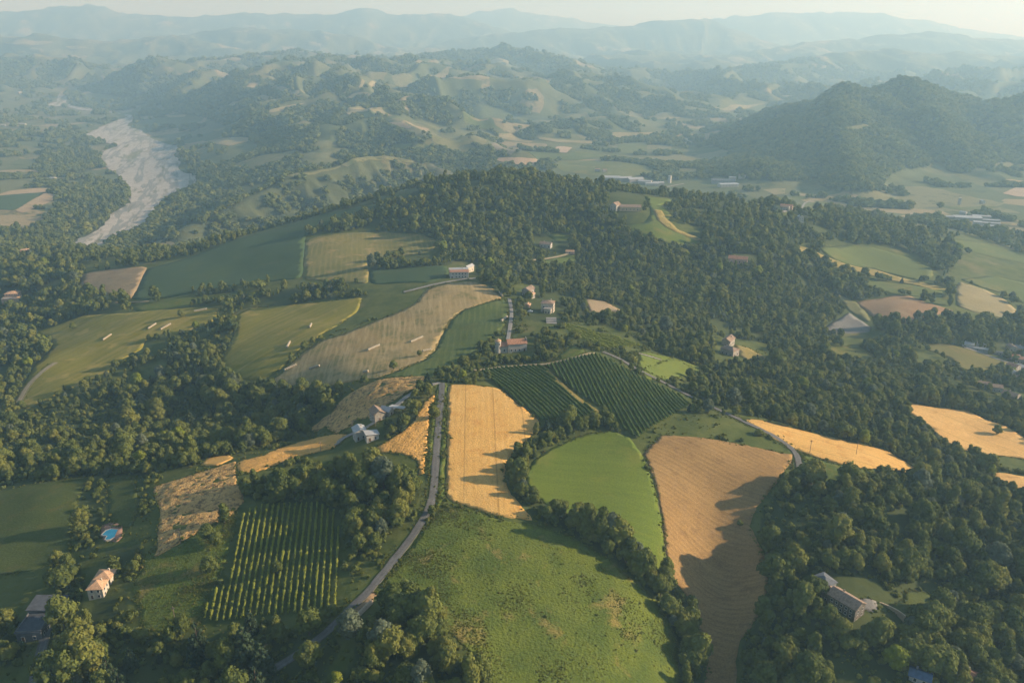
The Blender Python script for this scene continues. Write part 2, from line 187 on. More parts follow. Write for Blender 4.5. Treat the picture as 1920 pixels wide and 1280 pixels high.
FIELDS = [
  ('wheat_field','wheat',[(-38.0,431.9),(-36.6,438.6),(-8.6,434.7),(4.0,413.5),(15.4,396.6),(11.5,383.7),(7.6,373.6),(2.8,365.4),(-1.4,357.1),(-4.0,348.9),(-3.9,341.4),(-2.5,329.2),(2.0,318.8),(9.8,304.8),(-4.8,305.4),(-19.4,311.8),(-26.2,315.9),(-29.7,319.5),(-30.8,324.5),(-31.4,331.9),(-32.9,355.5),(-35.0,387.5)],-1.5257,0.7),
  ('wheat_field','lodged',[(-126.0,438.7),(-116.6,443.9),(-110.9,442.9),(-107.9,449.5),(-97.1,455.4),(-84.3,461.5),(-68.4,458.0),(-55.2,456.8),(-49.2,449.1),(-53.2,438.6),(-60.9,431.5),(-67.0,421.6),(-72.8,414.2),(-75.1,404.3),(-77.4,401.2),(-89.7,410.1),(-90.1,402.3),(-96.6,400.7),(-100.0,400.5),(-112.0,430.2),(-118.3,428.0)],0.1854,0.7),
  ('wheat_field','lodged2',[(-44.7,422.9),(-44.5,412.4),(-46.8,405.0),(-45.0,392.3),(-44.4,377.7),(-44.2,365.6),(-43.7,349.0),(-43.4,339.0),(-45.3,337.7),(-46.9,349.0),(-50.6,352.8),(-57.5,357.2),(-66.4,359.6),(-70.6,364.6),(-63.6,370.5),(-57.9,377.7),(-52.4,387.8),(-51.8,399.1),(-49.4,411.8)],1.2536,0.7),
  ('wheat_field','lodged2',[(-141.9,361.1),(-144.4,369.7),(-131.4,374.8),(-123.4,409.6),(-110.4,407.1),(-98.5,398.1),(-89.9,389.2),(-93.3,385.3),(-94.9,375.6),(-102.4,374.9),(-112.4,370.5),(-123.7,359.4),(-131.9,353.6),(-138.1,355.6)],0.5718,0.7),
  ('wheat_field','lodged',[(-183.8,355.7),(-172.4,358.2),(-156.7,366.6),(-146.8,372.5),(-136.9,343.1),(-133.9,341.1),(-127.9,328.2),(-131.1,318.4),(-141.1,310.9),(-150.2,302.0),(-158.3,295.9),(-161.9,307.3),(-169.9,330.5),(-178.3,343.6)],0.7022,0.7),
  ('wheat_field','wheat',[(-166.1,373.6),(-168.5,387.0),(-155.9,387.9),(-150.4,379.7),(-156.1,370.0)],0.4285,0.6),
  ('meadow','meadow',[(7.2,348.7),(10.9,358.4),(19.6,369.5),(33.1,382.9),(43.8,389.8),(55.8,392.3),(63.6,384.8),(67.7,372.4),(69.6,360.9),(71.3,347.0),(70.9,328.0),(70.2,314.1),(69.1,299.7),(69.5,290.2),(62.4,293.1),(52.8,294.1),(45.2,300.2),(33.8,306.7),(24.4,312.5),(17.3,317.5),(10.1,327.7),(6.5,338.7)],None,0.25),
  ('stubble_field','stubble',[(154.2,385.9),(149.8,376.9),(139.2,361.1),(130.0,350.2),(122.2,341.3),(115.5,330.0),(116.2,320.2),(116.6,308.8),(113.8,293.5),(106.7,276.6),(100.7,268.0),(94.8,263.6),(91.4,255.4),(87.5,240.0),(75.5,241.3),(79.5,257.6),(79.4,270.0),(79.5,285.2),(74.8,289.2),(70.3,292.0),(70.1,302.9),(71.1,317.8),(72.2,334.0),(71.9,353.9),(69.0,371.7),(81.9,389.8)],-0.546,0.35),
  ('wheat_field','wheat',[(134.6,417.5),(142.1,421.2),(173.1,417.8),(199.2,415.0),(219.7,414.9),(226.1,407.7),(233.3,397.1),(218.7,385.9),(214.1,389.4),(186.4,377.3),(174.6,382.4),(164.5,387.5),(154.4,393.4),(147.0,399.0),(140.4,408.0)],-0.2606,0.6),
  ('grass_bank','grass',[(158.9,388.5),(163.7,385.1),(185.3,374.7),(177.1,364.7),(163.4,353.3),(156.9,354.2),(155.9,366.9),(156.5,377.6)],None,0.15),
  ('wheat_field','wheat_pale',[(283.2,528.2),(303.9,517.5),(328.7,519.8),(331.9,502.4),(338.8,493.2),(339.7,468.0),(345.1,456.8),(330.2,433.8),(311.8,438.5),(295.4,439.5),(281.5,443.4),(275.6,456.5),(277.8,471.9),(276.4,486.4),(275.7,502.5)],-1.0234,0.6),
  ('wheat_field','wheat_pale',[(285.6,414.0),(293.9,412.9),(309.0,406.5),(298.0,389.4),(284.6,392.4),(278.1,399.2)],None,0.5),
  ('meadow','meadow2',[(91.7,533.8),(96.7,537.0),(121.2,541.7),(137.5,532.7),(133.5,523.1),(113.5,495.3),(100.1,478.1),(88.3,485.8),(84.3,491.9)],None,0.2),
  ('grass_bank','grass',[(28.2,485.1),(41.8,517.7),(48.2,503.2),(50.2,497.3),(38.7,485.4),(27.1,478.1)],None,0.15),
  ('soil_field','tan',[(65.6,691.7),(84.7,694.5),(96.8,668.5),(76.4,621.4),(65.5,631.1)],None,0.3),
  ('striped_field','striped',[(-177.1,526.5),(-167.3,534.4),(-161.3,558.7),(-150.4,582.7),(-134.9,590.1),(-112.9,611.7),(-93.6,630.7),(-80.8,648.7),(-77.6,680.6),(-58.2,695.9),(-34.2,700.0),(-17.7,683.2),(-8.3,655.6),(-23.7,634.9),(-40.7,620.1),(-49.3,593.6),(-53.4,565.6),(-54.9,525.7),(-59.2,502.5),(-72.8,476.8),(-85.9,465.4),(-111.6,476.8),(-144.3,505.5)],1.6837,0.25),
  ('green_field','striped_green',[(-40.7,620.1),(-23.7,634.9),(-8.3,655.6),(-2.7,636.3),(-4.2,591.1),(-8.8,561.0),(-22.8,528.5),(-38.1,476.4),(-50.4,451.6),(-84.6,463.4),(-72.8,476.8),(-59.2,502.5),(-54.9,525.7),(-53.4,565.6),(-49.3,593.6)],1.5962,0.3),
  ('hay_field','hay',[(-253.7,693.3),(-244.2,706.3),(-217.7,702.0),(-174.7,689.6),(-134.1,681.9),(-132.0,644.0),(-141.2,621.0),(-152.9,594.0),(-164.7,572.4),(-169.7,543.6),(-182.5,531.6),(-202.0,542.4),(-224.1,571.6),(-231.9,589.5),(-236.3,635.5)],0.8888,0.2),
  ('hay_field','hay',[(-438.6,764.4),(-381.4,742.0),(-332.4,731.8),(-295.2,725.8),(-278.0,716.2),(-269.7,684.7),(-287.9,661.1),(-322.6,659.8),(-318.3,638.2),(-331.5,615.8),(-328.1,592.6),(-346.8,572.3),(-364.6,540.8),(-386.6,561.0),(-404.5,618.5),(-414.4,666.7),(-432.7,702.0),(-475.4,745.5)],1.1023,0.2),
  ('crop_field','darkgreen',[(-395.4,786.7),(-429.6,905.3),(-384.6,947.4),(-346.0,993.2),(-253.1,1039.9),(-163.1,1010.5),(-174.7,997.1),(-240.8,956.6),(-246.1,929.0),(-213.6,781.5),(-264.6,790.6),(-316.5,794.2),(-344.7,779.7)],-0.0354,0.3),
  ('soil_field','stubble2',[(-498.2,880.7),(-521.3,930.5),(-490.8,931.7),(-442.6,922.4),(-432.3,912.7),(-396.7,790.7),(-410.7,805.2),(-454.8,839.2)],-0.194,0.25),
  ('pale_field','palestripe',[(-244.2,918.3),(-202.9,930.5),(-151.9,929.3),(-104.7,902.9),(-85.4,879.8),(-86.4,850.0),(-109.6,837.8),(-153.1,822.1),(-136.6,725.5),(-171.9,747.0),(-211.1,775.7)],1.7472,0.25),
  ('green_field','darkgreen',[(-144.2,775.9),(-107.1,773.3),(-64.8,767.9),(-59.0,718.6),(-78.4,703.0),(-133.9,724.6)],None,0.25),
  ('green_field','grass',[(-391.3,771.4),(-342.9,775.2),(-255.7,761.1),(-253.0,743.3),(-303.3,743.0),(-365.4,738.5)],None,0.2),
  ('meadow','meadow3',[(175.8,1060.0),(211.4,1076.9),(210.9,1046.1),(189.1,1012.5),(195.8,965.4),(187.8,947.7),(195.6,923.5),(221.7,910.2),(211.7,895.8),(186.7,886.3),(159.1,886.0),(136.9,908.1),(133.6,928.0),(156.4,931.5),(169.0,959.9),(172.4,997.3)],None,0.25),
  ('dry_bank','drygrass',[(174.2,984.7),(186.2,981.0),(186.3,953.5),(195.6,923.5),(213.6,917.1),(221.7,910.2),(213.6,905.4),(198.4,912.7),(180.9,921.6),(172.3,942.1)],None,0.45),
  ('lawn','meadow3',[(40.9,914.8),(53.0,921.2),(70.4,917.0),(65.0,904.5),(48.7,904.2)],None,0.2),
  ('lawn','meadow3',[(21.3,822.7),(46.0,846.6),(68.9,861.2),(69.4,838.0),(55.6,825.0),(31.7,815.5)],None,0.2),
  ('green_field','palegreen',[(387.0,984.7),(453.8,1040.8),(486.2,1047.7),(513.7,1036.9),(532.3,1029.3),(542.4,995.5),(528.1,961.9),(500.3,932.7),(475.1,949.6),(453.3,972.4),(411.5,960.6),(390.9,968.4)],None,0.3),
  ('dry_bank','drygrass',[(332.7,950.0),(365.9,963.8),(407.5,962.5),(459.2,964.7),(487.5,928.9),(512.8,901.6),(489.4,889.4),(468.0,915.4),(427.9,944.1),(374.6,935.6),(339.5,925.0)],None,0.3),
  ('green_field','palegreen',[(401.3,933.8),(429.2,920.4),(464.3,907.2),(500.9,886.9),(489.9,865.2),(459.8,854.6),(425.6,863.5),(410.1,911.0)],None,0.3),
  ('soil_field','brown',[(377.7,834.6),(406.4,842.5),(429.7,854.8),(447.8,854.8),(452.1,830.9),(478.6,816.1),(432.3,782.4),(403.0,759.4),(387.2,760.1),(375.9,771.2)],None,0.35),
  ('pale_field','straw',[(492.0,837.7),(534.3,921.7),(553.9,946.2),(572.6,923.1),(580.4,890.9),(572.2,855.4),(550.0,821.6),(535.1,820.3),(505.6,825.3)],None,0.3),
  ('green_field','palegreen',[(561.0,959.5),(627.0,1002.4),(671.6,974.6),(616.2,886.0),(597.4,890.6),(591.7,917.8),(570.1,934.8)],None,0.25),
  ('green_field','palegreen',[(626.0,1166.0),(725.1,1194.2),(774.7,1139.3),(732.7,1072.2),(718.4,1099.2),(681.6,1108.0),(632.4,1135.5)],None,0.25),
  ('gravel_yard','greygravel',[(313.2,749.8),(358.1,804.2),(361.4,779.5),(361.6,754.2),(354.4,741.5),(311.8,736.6)],None,0.2),
  ('pale_field','straw_green',[(358.0,852.3),(371.9,840.4),(380.5,827.1),(370.8,776.1),(365.6,772.2),(361.2,807.0),(361.8,829.2)],None,0.25),
  ('meadow','olive',[(396.9,708.8),(420.5,714.4),(426.4,710.6),(437.3,706.5),(448.6,701.9),(459.1,696.4),(462.7,688.2),(453.0,676.0),(426.3,657.0),(408.4,647.2),(397.1,651.1),(399.3,672.4),(395.0,686.0),(385.1,692.9)],None,0.25),
  ('dry_bank','drygrass',[(185.7,621.0),(198.2,617.0),(204.6,594.1),(198.9,571.9),(184.5,570.8),(179.7,583.6)],None,0.25),
  ('clearing','scrub',[(264.7,665.7),(324.5,698.7),(324.8,661.8),(315.7,641.7),(294.9,636.8),(276.4,645.4)],None,0.2),
  ('meadow','meadow2',[(117.2,540.9),(126.2,532.9),(135.9,526.6),(126.7,511.5),(104.5,488.7),(86.6,467.7),(84.4,484.1)],None,0.2),
  ('lawn','lawn_dark',[(-289.9,374.4),(-263.3,380.3),(-238.6,384.2),(-231.8,382.7),(-226.8,362.1),(-215.8,332.8),(-204.8,309.0),(-210.8,303.5),(-232.4,299.7),(-253.6,309.6)],None,0.2),
  ('lawn','lawn_dark',[(-219.6,376.4),(-202.0,373.6),(-182.6,334.1),(-181.1,321.7),(-194.9,328.5)],None,0.2),
  ('lawn','lawn_dark',[(167.8,279.9),(179.7,282.8),(180.6,278.1),(173.4,273.2),(160.2,264.9),(153.3,264.8),(155.5,268.0),(164.5,274.3)],None,0.2),
  ('pale_field','straw',[(-683.3,1375.1),(-663.8,1417.7),(-595.8,1388.2),(-581.5,1382.9),(-600.6,1366.6),(-634.2,1363.8),(-661.2,1347.1)],None,0.35),
  ('riverbed','river',[(-775.9,1365.9),(-802.8,1451.1),(-806.9,1533.8),(-849.0,1683.7),(-869.4,1813.4),(-970.1,2022.1),(-1043.9,2159.5),(-1128.3,2278.8),(-1246.4,2450.8),(-1377.8,2735.7),(-1383.4,2851.4),(-1532.3,3030.5),(-1644.8,3115.9),(-1706.0,3329.7),(-1758.9,3564.5),(-1776.3,3811.4),(-1925.2,4062.0),(-2232.7,4271.6),(-2428.6,4488.4),(-2459.6,4438.2),(-2532.1,4494.9),(-2513.3,4589.9),(-2636.6,4830.6),(-2530.8,4733.4),(-2455.6,4571.3),(-2323.7,4433.3),(-2065.4,4209.8),(-1779.0,3873.9),(-1674.4,3646.3),(-1654.6,3521.7),(-1498.7,3318.9),(-1365.1,3088.0),(-1131.3,2768.3),(-1053.9,2529.2),(-981.1,2386.8),(-922.7,2222.2),(-814.1,2087.7),(-786.4,1967.9),(-804.0,1916.6),(-812.3,1852.8),(-777.3,1739.3),(-732.8,1555.0),(-748.7,1468.2),(-721.7,1345.9),(-738.1,1354.5)],None,0.8),
  ('green_field','darkgreen',[(-1195.0,1820.1),(-1143.6,1842.8),(-1108.8,1882.9),(-1069.9,1755.8),(-1047.9,1664.5),(-1098.0,1661.8)],None,0.8),
  ('wheat_field','tan',[(-1046.2,1664.8),(-1069.9,1755.8),(-1102.4,1886.3),(-1064.3,1861.6),(-1035.2,1792.5),(-1017.2,1643.2)],None,0.8),
  ('pale_field','tan',[(-1181.3,1810.8),(-1187.1,1888.7),(-1159.8,1943.9),(-1126.6,1953.6),(-1105.6,1884.6),(-1140.4,1851.4)],None,0.8),
  ('wheat_field','straw',[(-127.7,2078.4),(-89.5,2039.0),(-52.4,1987.7),(-56.5,1978.8),(-88.8,2020.6)],None,0.9),
  ('wheat_field','tan_pink',[(-54.6,1989.9),(0.0,1971.4),(43.4,1973.3),(69.9,1987.1),(94.3,1990.8),(42.8,1939.2),(0.0,1943.6),(-34.5,1963.7)],None,0.9),
  ('wheat_field','tan_pale',[(111.4,2312.4),(134.1,2407.3),(178.6,2402.7),(152.9,2288.0)],None,0.9),
  ('green_field','palegreen',[(20.4,2328.2),(110.3,2288.1),(154.8,2277.4),(194.2,2333.8),(230.3,2283.1),(268.4,2264.8),(175.2,2152.7),(123.4,2159.3),(43.5,1983.4)],None,0.8),
  ('green_field','palegreen2',[(122.7,2146.2),(217.6,2151.3),(339.6,2082.7),(351.2,1936.2),(266.5,1879.4),(183.7,1885.5),(119.5,1931.2),(105.5,1994.2)],None,0.8),
  ('wheat_field','straw',[(72.9,2577.0),(132.8,2539.0),(250.8,2556.0),(247.2,2517.1),(157.5,2488.7),(93.6,2525.8)],None,0.9),
  ('wheat_field','tan',[(-44.8,2575.6),(0.0,2599.8),(66.1,2525.9),(54.2,2482.8),(-11.0,2526.2),(-38.9,2554.9)],None,0.9),
  ('wheat_field','tan',[(331.5,2725.1),(500.9,2813.4),(500.4,2774.0),(405.7,2660.0),(318.4,2633.3)],None,0.9),
  ('green_field','palegreen2',[(325.9,2529.5),(433.8,2617.1),(401.6,2413.2),(346.9,2326.0),(311.6,2371.2)],None,0.9),
  ('green_field','palegreen',[(-157.4,2601.6),(-135.6,3140.2),(-56.4,2606.3),(-22.5,2595.6),(-101.2,2591.7)],None,0.9),
  ('green_field','palegreen2',[(-150.9,3180.4),(19.2,2965.1),(11.5,2657.9),(-79.5,2626.4)],None,0.9),
  ('pale_field','soil',[(-56.6,2160.8),(20.5,2341.3),(59.4,2257.7),(0.0,1977.1),(-35.7,2034.2)],None,0.9),
  ('green_field','straw_green',[(200.2,3198.7),(298.4,3301.8),(333.1,2969.3),(295.7,2848.9),(205.1,2791.1)],None,1.0),
  ('wheat_field','straw',[(578.1,3264.3),(623.8,3323.2),(683.3,3333.3),(652.8,3285.8)],None,1.0),
  ('wheat_field','tan',[(865.9,3564.5),(1023.7,3785.7),(1190.0,3878.3),(1095.1,3803.5),(884.6,3544.8)],None,1.0),
  ('wheat_field','tan',[(802.8,3228.0),(845.8,2795.7),(850.9,2771.2),(803.2,2945.1),(775.5,3113.3)],None,1.0),
  ('wheat_field','straw',[(545.5,1736.6),(576.2,1748.6),(598.0,1746.4),(579.7,1689.1),(553.2,1674.0)],None,0.8),
  ('pale_field','straw_green',[(868.2,2154.1),(928.9,2177.9),(1006.2,2253.5),(1006.9,2229.8),(890.8,2136.4)],None,0.9),
  ('wheat_field','tan_pale',[(1060.4,1721.6),(1130.0,1789.4),(1152.3,1783.0),(1092.9,1684.0),(1070.5,1690.2),(1064.0,1706.9)],None,0.8),
  ('green_field','palegreen2',[(862.7,1594.5),(898.1,1581.5),(945.2,1595.0),(989.5,1590.2),(927.3,1562.3),(888.4,1554.2),(865.9,1564.1)],None,0.7),
  ('green_field','palegreen',[(391.2,1792.6),(398.8,1716.4),(427.0,1634.1),(466.6,1592.1),(363.9,1165.7),(320.4,1091.7),(434.1,1621.8),(391.4,1674.2),(375.0,1731.2)],None,0.5),
  ('green_field','palegreen',[(516.5,1624.6),(571.7,1658.1),(615.9,1665.2),(605.0,1633.6),(551.3,1595.4),(508.7,1576.9),(499.5,1590.3)],None,0.5),
  ('green_field','palegreen2',[(385.6,1091.3),(571.5,1556.8),(619.8,1607.9),(644.9,1593.7),(617.4,1530.2),(445.7,1144.5),(395.8,1086.6)],None,0.4),
  ('clearing','straw_green',[(-735.6,2126.5),(-654.1,2161.2),(-549.7,2127.7),(-535.4,2069.1),(-591.1,2034.1),(-645.2,2014.6),(-698.1,2067.5)],None,0.9),
  ('pale_field','straw',[(-1037.3,2742.2),(-939.9,2630.7),(-841.3,2611.5),(-813.2,2502.2),(-843.5,2427.5),(-939.2,2544.9)],None,0.9),
  ('pale_field','tan',[(-1077.7,3614.5),(-948.0,3372.7),(-823.3,3134.6),(-717.5,3300.9),(-726.8,3273.7),(-786.3,3061.4),(-885.6,3185.4)],None,1.2),
  ('pale_field','tan',[(-1291.9,3494.6),(-1161.0,3426.5),(-924.5,3201.0),(-932.6,3155.2),(-1133.4,3340.2),(-1269.7,3472.2)],None,1.2),
  ('pale_field','straw_green',[(-1068.2,3138.2),(-992.4,3121.1),(-908.6,3191.9),(-892.9,2969.7),(-985.8,3051.9)],None,1.2),
  ('pale_field','tan',[(-820.6,2741.3),(-773.8,2815.0),(-710.6,2856.8),(-748.3,2807.5),(-791.8,2744.0)],None,1.2),
  ('pale_field','straw_green',[(-679.2,2507.5),(-629.7,2599.9),(-568.6,2610.5),(-582.2,2590.8),(-608.1,2419.2)],None,1.1),
  ('pale_field','straw_green',[(-1131.3,3066.6),(-1025.1,2997.9),(-927.8,2882.6),(-964.0,2871.4),(-1058.6,2973.7)],None,1.0),
  ('pale_field','tan',[(-604.6,2948.2),(-569.9,2973.5),(-563.9,3360.6),(-538.6,3376.9),(-557.0,3113.3),(-579.3,2946.7)],None,1.3),
  ('pale_field','tan',[(-599.2,2915.3),(-566.7,2947.4),(-508.9,2943.2),(-464.7,2862.2),(-524.8,2921.1),(-575.6,2921.0)],None,1.2),
  ('pale_field','tan_pink',[(-526.2,2571.0),(-485.7,2627.8),(-453.6,2707.8),(-396.3,2523.8),(-360.5,2494.7),(-396.7,2486.8),(-432.2,2479.6),(-469.0,2504.1),(-486.8,2454.4)],None,1.1),
  ('pale_field','palegreen',[(-466.5,2489.3),(-433.1,2485.4),(-396.7,2486.8),(-400.3,2377.4),(-448.7,2417.3)],None,1.0),
  ('pale_field','tan',[(-349.5,2342.1),(-311.7,2325.0),(-287.4,2456.9),(-244.8,2453.5),(-253.7,2434.8),(-275.8,2231.5),(-329.3,2303.7)],None,1.0),
  ('clearing','straw_green',[(-233.0,2190.0),(-213.9,2462.1),(-167.9,2411.2),(-113.0,2159.3),(-83.0,2105.1),(-119.4,2096.0),(-165.9,2104.4),(-204.4,2129.4)],None,1.0),
  ('dry_bank','straw_green',[(-371.4,1755.8),(-323.0,1816.9),(-267.4,1844.9),(-212.2,2008.8),(-174.3,1976.5),(-213.3,1863.5),(-266.3,1835.2),(-316.9,1801.8),(-359.7,1754.2)],None,0.8),
  ('dry_bank','straw_green',[(-464.1,1650.8),(-418.8,1691.6),(-371.8,1755.8),(-370.6,1749.0),(-410.7,1688.0),(-451.5,1643.4)],None,0.8),
  ('green_field','palegreen',[(-317.5,2137.1),(-294.9,2144.8),(-239.2,2106.8),(-207.6,2110.7),(-246.1,2081.0),(-293.7,2096.1)],None,0.9),
  ('pale_field','straw',[(-395.5,3889.5),(-305.1,4013.1),(-255.6,4661.7),(-125.1,4229.8),(-35.7,4221.2),(-71.3,4211.2),(-198.9,4274.1),(-303.0,3977.0),(-314.5,3372.6)],None,1.6),
  ('pale_field','tan',[(-254.0,5483.8),(-160.3,5435.8),(0.0,5469.7),(-42.2,5002.2),(-149.9,4443.5)],None,1.6),
  ('pale_field','tan',[(-5.8,5526.4),(58.0,5525.8),(116.6,5556.2),(69.0,5466.9)],None,1.6),
  ('pale_field','straw',[(79.3,5372.5),(186.1,5186.5),(276.3,5029.3),(195.6,5143.1)],None,1.6),
  ('pale_field','straw',[(17.6,4151.8),(120.5,4057.1),(206.4,4054.7),(119.6,3520.9),(34.7,4093.1)],None,1.6),
  ('pale_field','straw',[(-4317.3,7222.6),(-4088.3,7173.1),(-3875.4,7214.8),(-3918.5,7093.6),(-4132.3,7053.3)],None,2.0),
  ('pale_field','tan',[(-3805.1,7226.9),(-3743.9,7270.8),(-3599.0,7217.9),(-3678.3,7161.8)],None,2.0),
  ('pale_field','straw',[(-3605.8,7500.9),(-3485.3,7514.3),(-3514.3,7403.9)],None,2.0),
  ('pale_field','straw',[(-3240.0,7405.1),(-3166.1,7499.2),(-3168.0,7383.9)],None,2.0),
  ('pale_field','straw',[(-1157.6,3828.4),(-1184.5,3835.6)],None,2.0),
  ('pale_field','tan',[(-1704.0,3760.9),(-1594.3,3697.0),(-1583.7,3631.6),(-1638.0,3645.7)],None,1.0),
  ('pale_field','tan',[(-1534.6,3650.4),(-1380.5,3500.4),(-1375.9,3465.9),(-1484.4,3563.9)],None,1.0),
  ('rough_meadow','scrubgrass',[(-51.0,260.4),(-44.2,277.1),(-37.4,297.2),(-33.2,308.4),(-26.8,312.9),(-4.7,303.0),(10.7,301.5),(23.5,298.1),(39.3,289.5),(50.0,281.5),(62.7,272.7),(67.5,257.5),(62.5,233.2),(-4.6,211.6),(-13.4,225.9),(-23.6,236.6),(-32.6,248.8),(-44.4,253.5)],None,0.12),
  ('grass_bank','scrubgrass',[(-146.6,253.7),(-160.4,278.1),(-164.4,298.4),(-157.7,300.2),(-147.1,304.6),(-137.4,312.1),(-130.9,322.9),(-127.0,310.8),(-123.7,285.3),(-124.2,269.9),(-122.9,253.4),(-131.5,250.7)],None,0.12),
  ('yard','dirtyard',[(-62.3,240.1),(-56.0,254.5),(-53.7,255.4),(-51.5,252.2),(-57.0,240.8),(-60.3,238.6)],None,0.2),
  ('pool_terrace','terracotta',[(-199.4,329.1),(-193.7,330.6),(-187.1,326.0),(-183.0,317.3),(-183.5,313.7),(-190.9,315.7),(-196.1,322.6)],None,0.35),
  ('yard','greygravel',[(139.5,265.8),(145.0,270.2),(150.8,269.5),(149.9,265.7),(145.8,263.1),(143.0,263.5)],None,0.3),
  ('verge','grass',[(-44.4,389.3),(-44.5,432.0),(-42.9,435.5),(-41.4,412.4),(-40.6,387.4),(-40.5,365.8),(-40.4,341.8),(-42.8,341.1),(-43.7,365.6)],None,0.12),
  ('verge','grass',[(-41.5,448.0),(-39.0,436.7),(-35.7,381.8),(-32.2,333.2),(-31.0,320.3),(-34.3,309.6),(-35.3,333.1),(-36.7,356.5),(-38.1,387.4),(-40.0,421.4)],None,0.12),
]
ROADS = [
  ('country_road','asphalt',[(-88.1,224.6),(-81.1,228.3),(-72.2,232.9),(-65.1,239.5),(-60.7,246.5),(-57.0,252.0),(-53.7,259.9),(-48.3,274.5),(-43.8,286.1),(-39.9,299.3),(-37.6,308.6),(-36.7,319.9),(-37.0,331.8),(-37.8,346.8),(-39.0,371.2),(-39.8,393.6),(-40.9,421.5),(-42.3,441.2)],3.5),
  ('farm_drive','gravel',[(-43.9,442.1),(-48.1,438.4),(-53.7,434.2),(-57.4,427.7),(-61.6,421.7),(-64.3,415.7),(-66.8,409.9),(-70.2,403.7),(-73.8,396.2),(-78.3,390.1),(-84.5,388.2),(-89.0,387.3),(-92.5,385.8),(-95.1,378.9)],3.4),
  ('country_road','asphalt',[(151.3,364.1),(154.7,377.5),(156.4,385.4),(155.4,392.7),(150.3,399.7),(143.0,406.3),(135.7,413.3),(128.6,422.0),(123.1,431.5),(114.8,458.4),(103.3,470.0),(92.1,476.4),(81.0,485.1),(71.7,495.9),(61.6,502.9)],3.4),
  ('dirt_track','dirt',[(-24.2,469.3),(-18.0,471.0),(-7.8,476.1),(4.0,478.1),(16.7,477.7),(23.1,477.6),(32.8,481.6),(42.8,487.3),(51.6,494.8),(55.9,496.6)],2.6),
  ('country_road','gravel',[(-27.6,721.0),(-44.5,710.4),(-58.5,699.6),(-77.2,690.6),(-90.8,682.8),(-96.8,680.6)],4.5),
  ('gravel_road','gravel',[(-3.1,535.8),(-1.2,576.9),(0.0,614.8),(-2.3,656.0)],3.0),
  ('dirt_track','dirt',[(20.4,830.9),(32.5,838.0),(42.6,845.1),(55.3,855.8),(66.2,869.8)],3.6),
  ('gravel_road','gravel',[(367.9,1070.8),(391.5,1109.2),(575.7,1568.8),(598.3,1604.7),(614.4,1616.5)],4.5),
  ('dirt_track','dirt',[(-413.1,788.6),(-398.8,781.0),(-384.9,777.4),(-370.9,775.0)],3.0),
  ('dirt_track','dirt',[(-381.1,558.0),(-392.1,588.1),(-392.8,609.7),(-388.8,627.9)],5.0),
  ('gravel_road','gravel',[(85.8,525.2),(96.2,525.9),(106.5,525.7)],2.5),
  ('gravel_road','asphalt',[(-177.1,229.4),(-182.4,242.6),(-185.7,252.4),(-188.4,259.8)],4.0),
  ('valley_road','gravel',[(433.3,711.3),(441.2,706.5),(449.0,699.1),(456.3,692.6),(462.4,686.5),(475.9,683.7)],4.5),
  ('valley_road','gravel',[(333.4,1782.9),(355.6,1802.5),(378.3,1822.9),(394.2,1835.6)],7),
  ('farm_track','drygrass',[(19.7,471.6),(26.5,451.4),(33.0,435.7),(39.5,424.5),(45.9,415.7),(49.3,410.5)],3.2),
]
VINEYARDS = [
  ('left',[(-19.8,466.7),(-11.7,471.9),(4.0,476.0),(18.2,474.9),(22.5,463.7),(29.6,440.4),(39.4,423.0),(48.6,410.4),(45.8,407.3),(37.9,403.2),(23.9,399.7),(16.3,396.1),(5.0,414.1),(-7.3,435.8)],-1.0986,2.7,1.7,0.95),
  ('right',[(21.7,473.5),(36.0,481.1),(56.3,493.2),(61.0,491.2),(71.7,478.3),(86.2,467.8),(104.3,458.4),(109.9,444.8),(107.2,435.8),(91.5,412.5),(74.1,392.1),(69.0,384.9),(65.3,386.5),(59.3,397.8),(56.0,410.7),(46.5,422.7),(36.8,436.4),(28.2,455.2)],-1.4233,2.7,1.8,0.95),
  ('pale',[(39.7,577.7),(50.6,576.0),(72.5,563.2),(96.6,552.7),(66.9,516.4),(55.5,527.0),(44.3,546.5)],-0.4745,5.0,2.0,1.0),
  ('near',[(-125.0,320.4),(-117.8,324.4),(-107.7,324.9),(-92.0,322.9),(-79.6,311.9),(-74.3,289.6),(-67.1,257.4),(-65.8,247.9),(-80.7,248.9),(-97.2,252.4),(-117.6,253.6),(-123.3,256.6),(-123.1,269.8),(-118.9,273.1),(-122.7,291.7),(-124.5,305.2)],-1.3962,2.6,1.5,0.72),
]
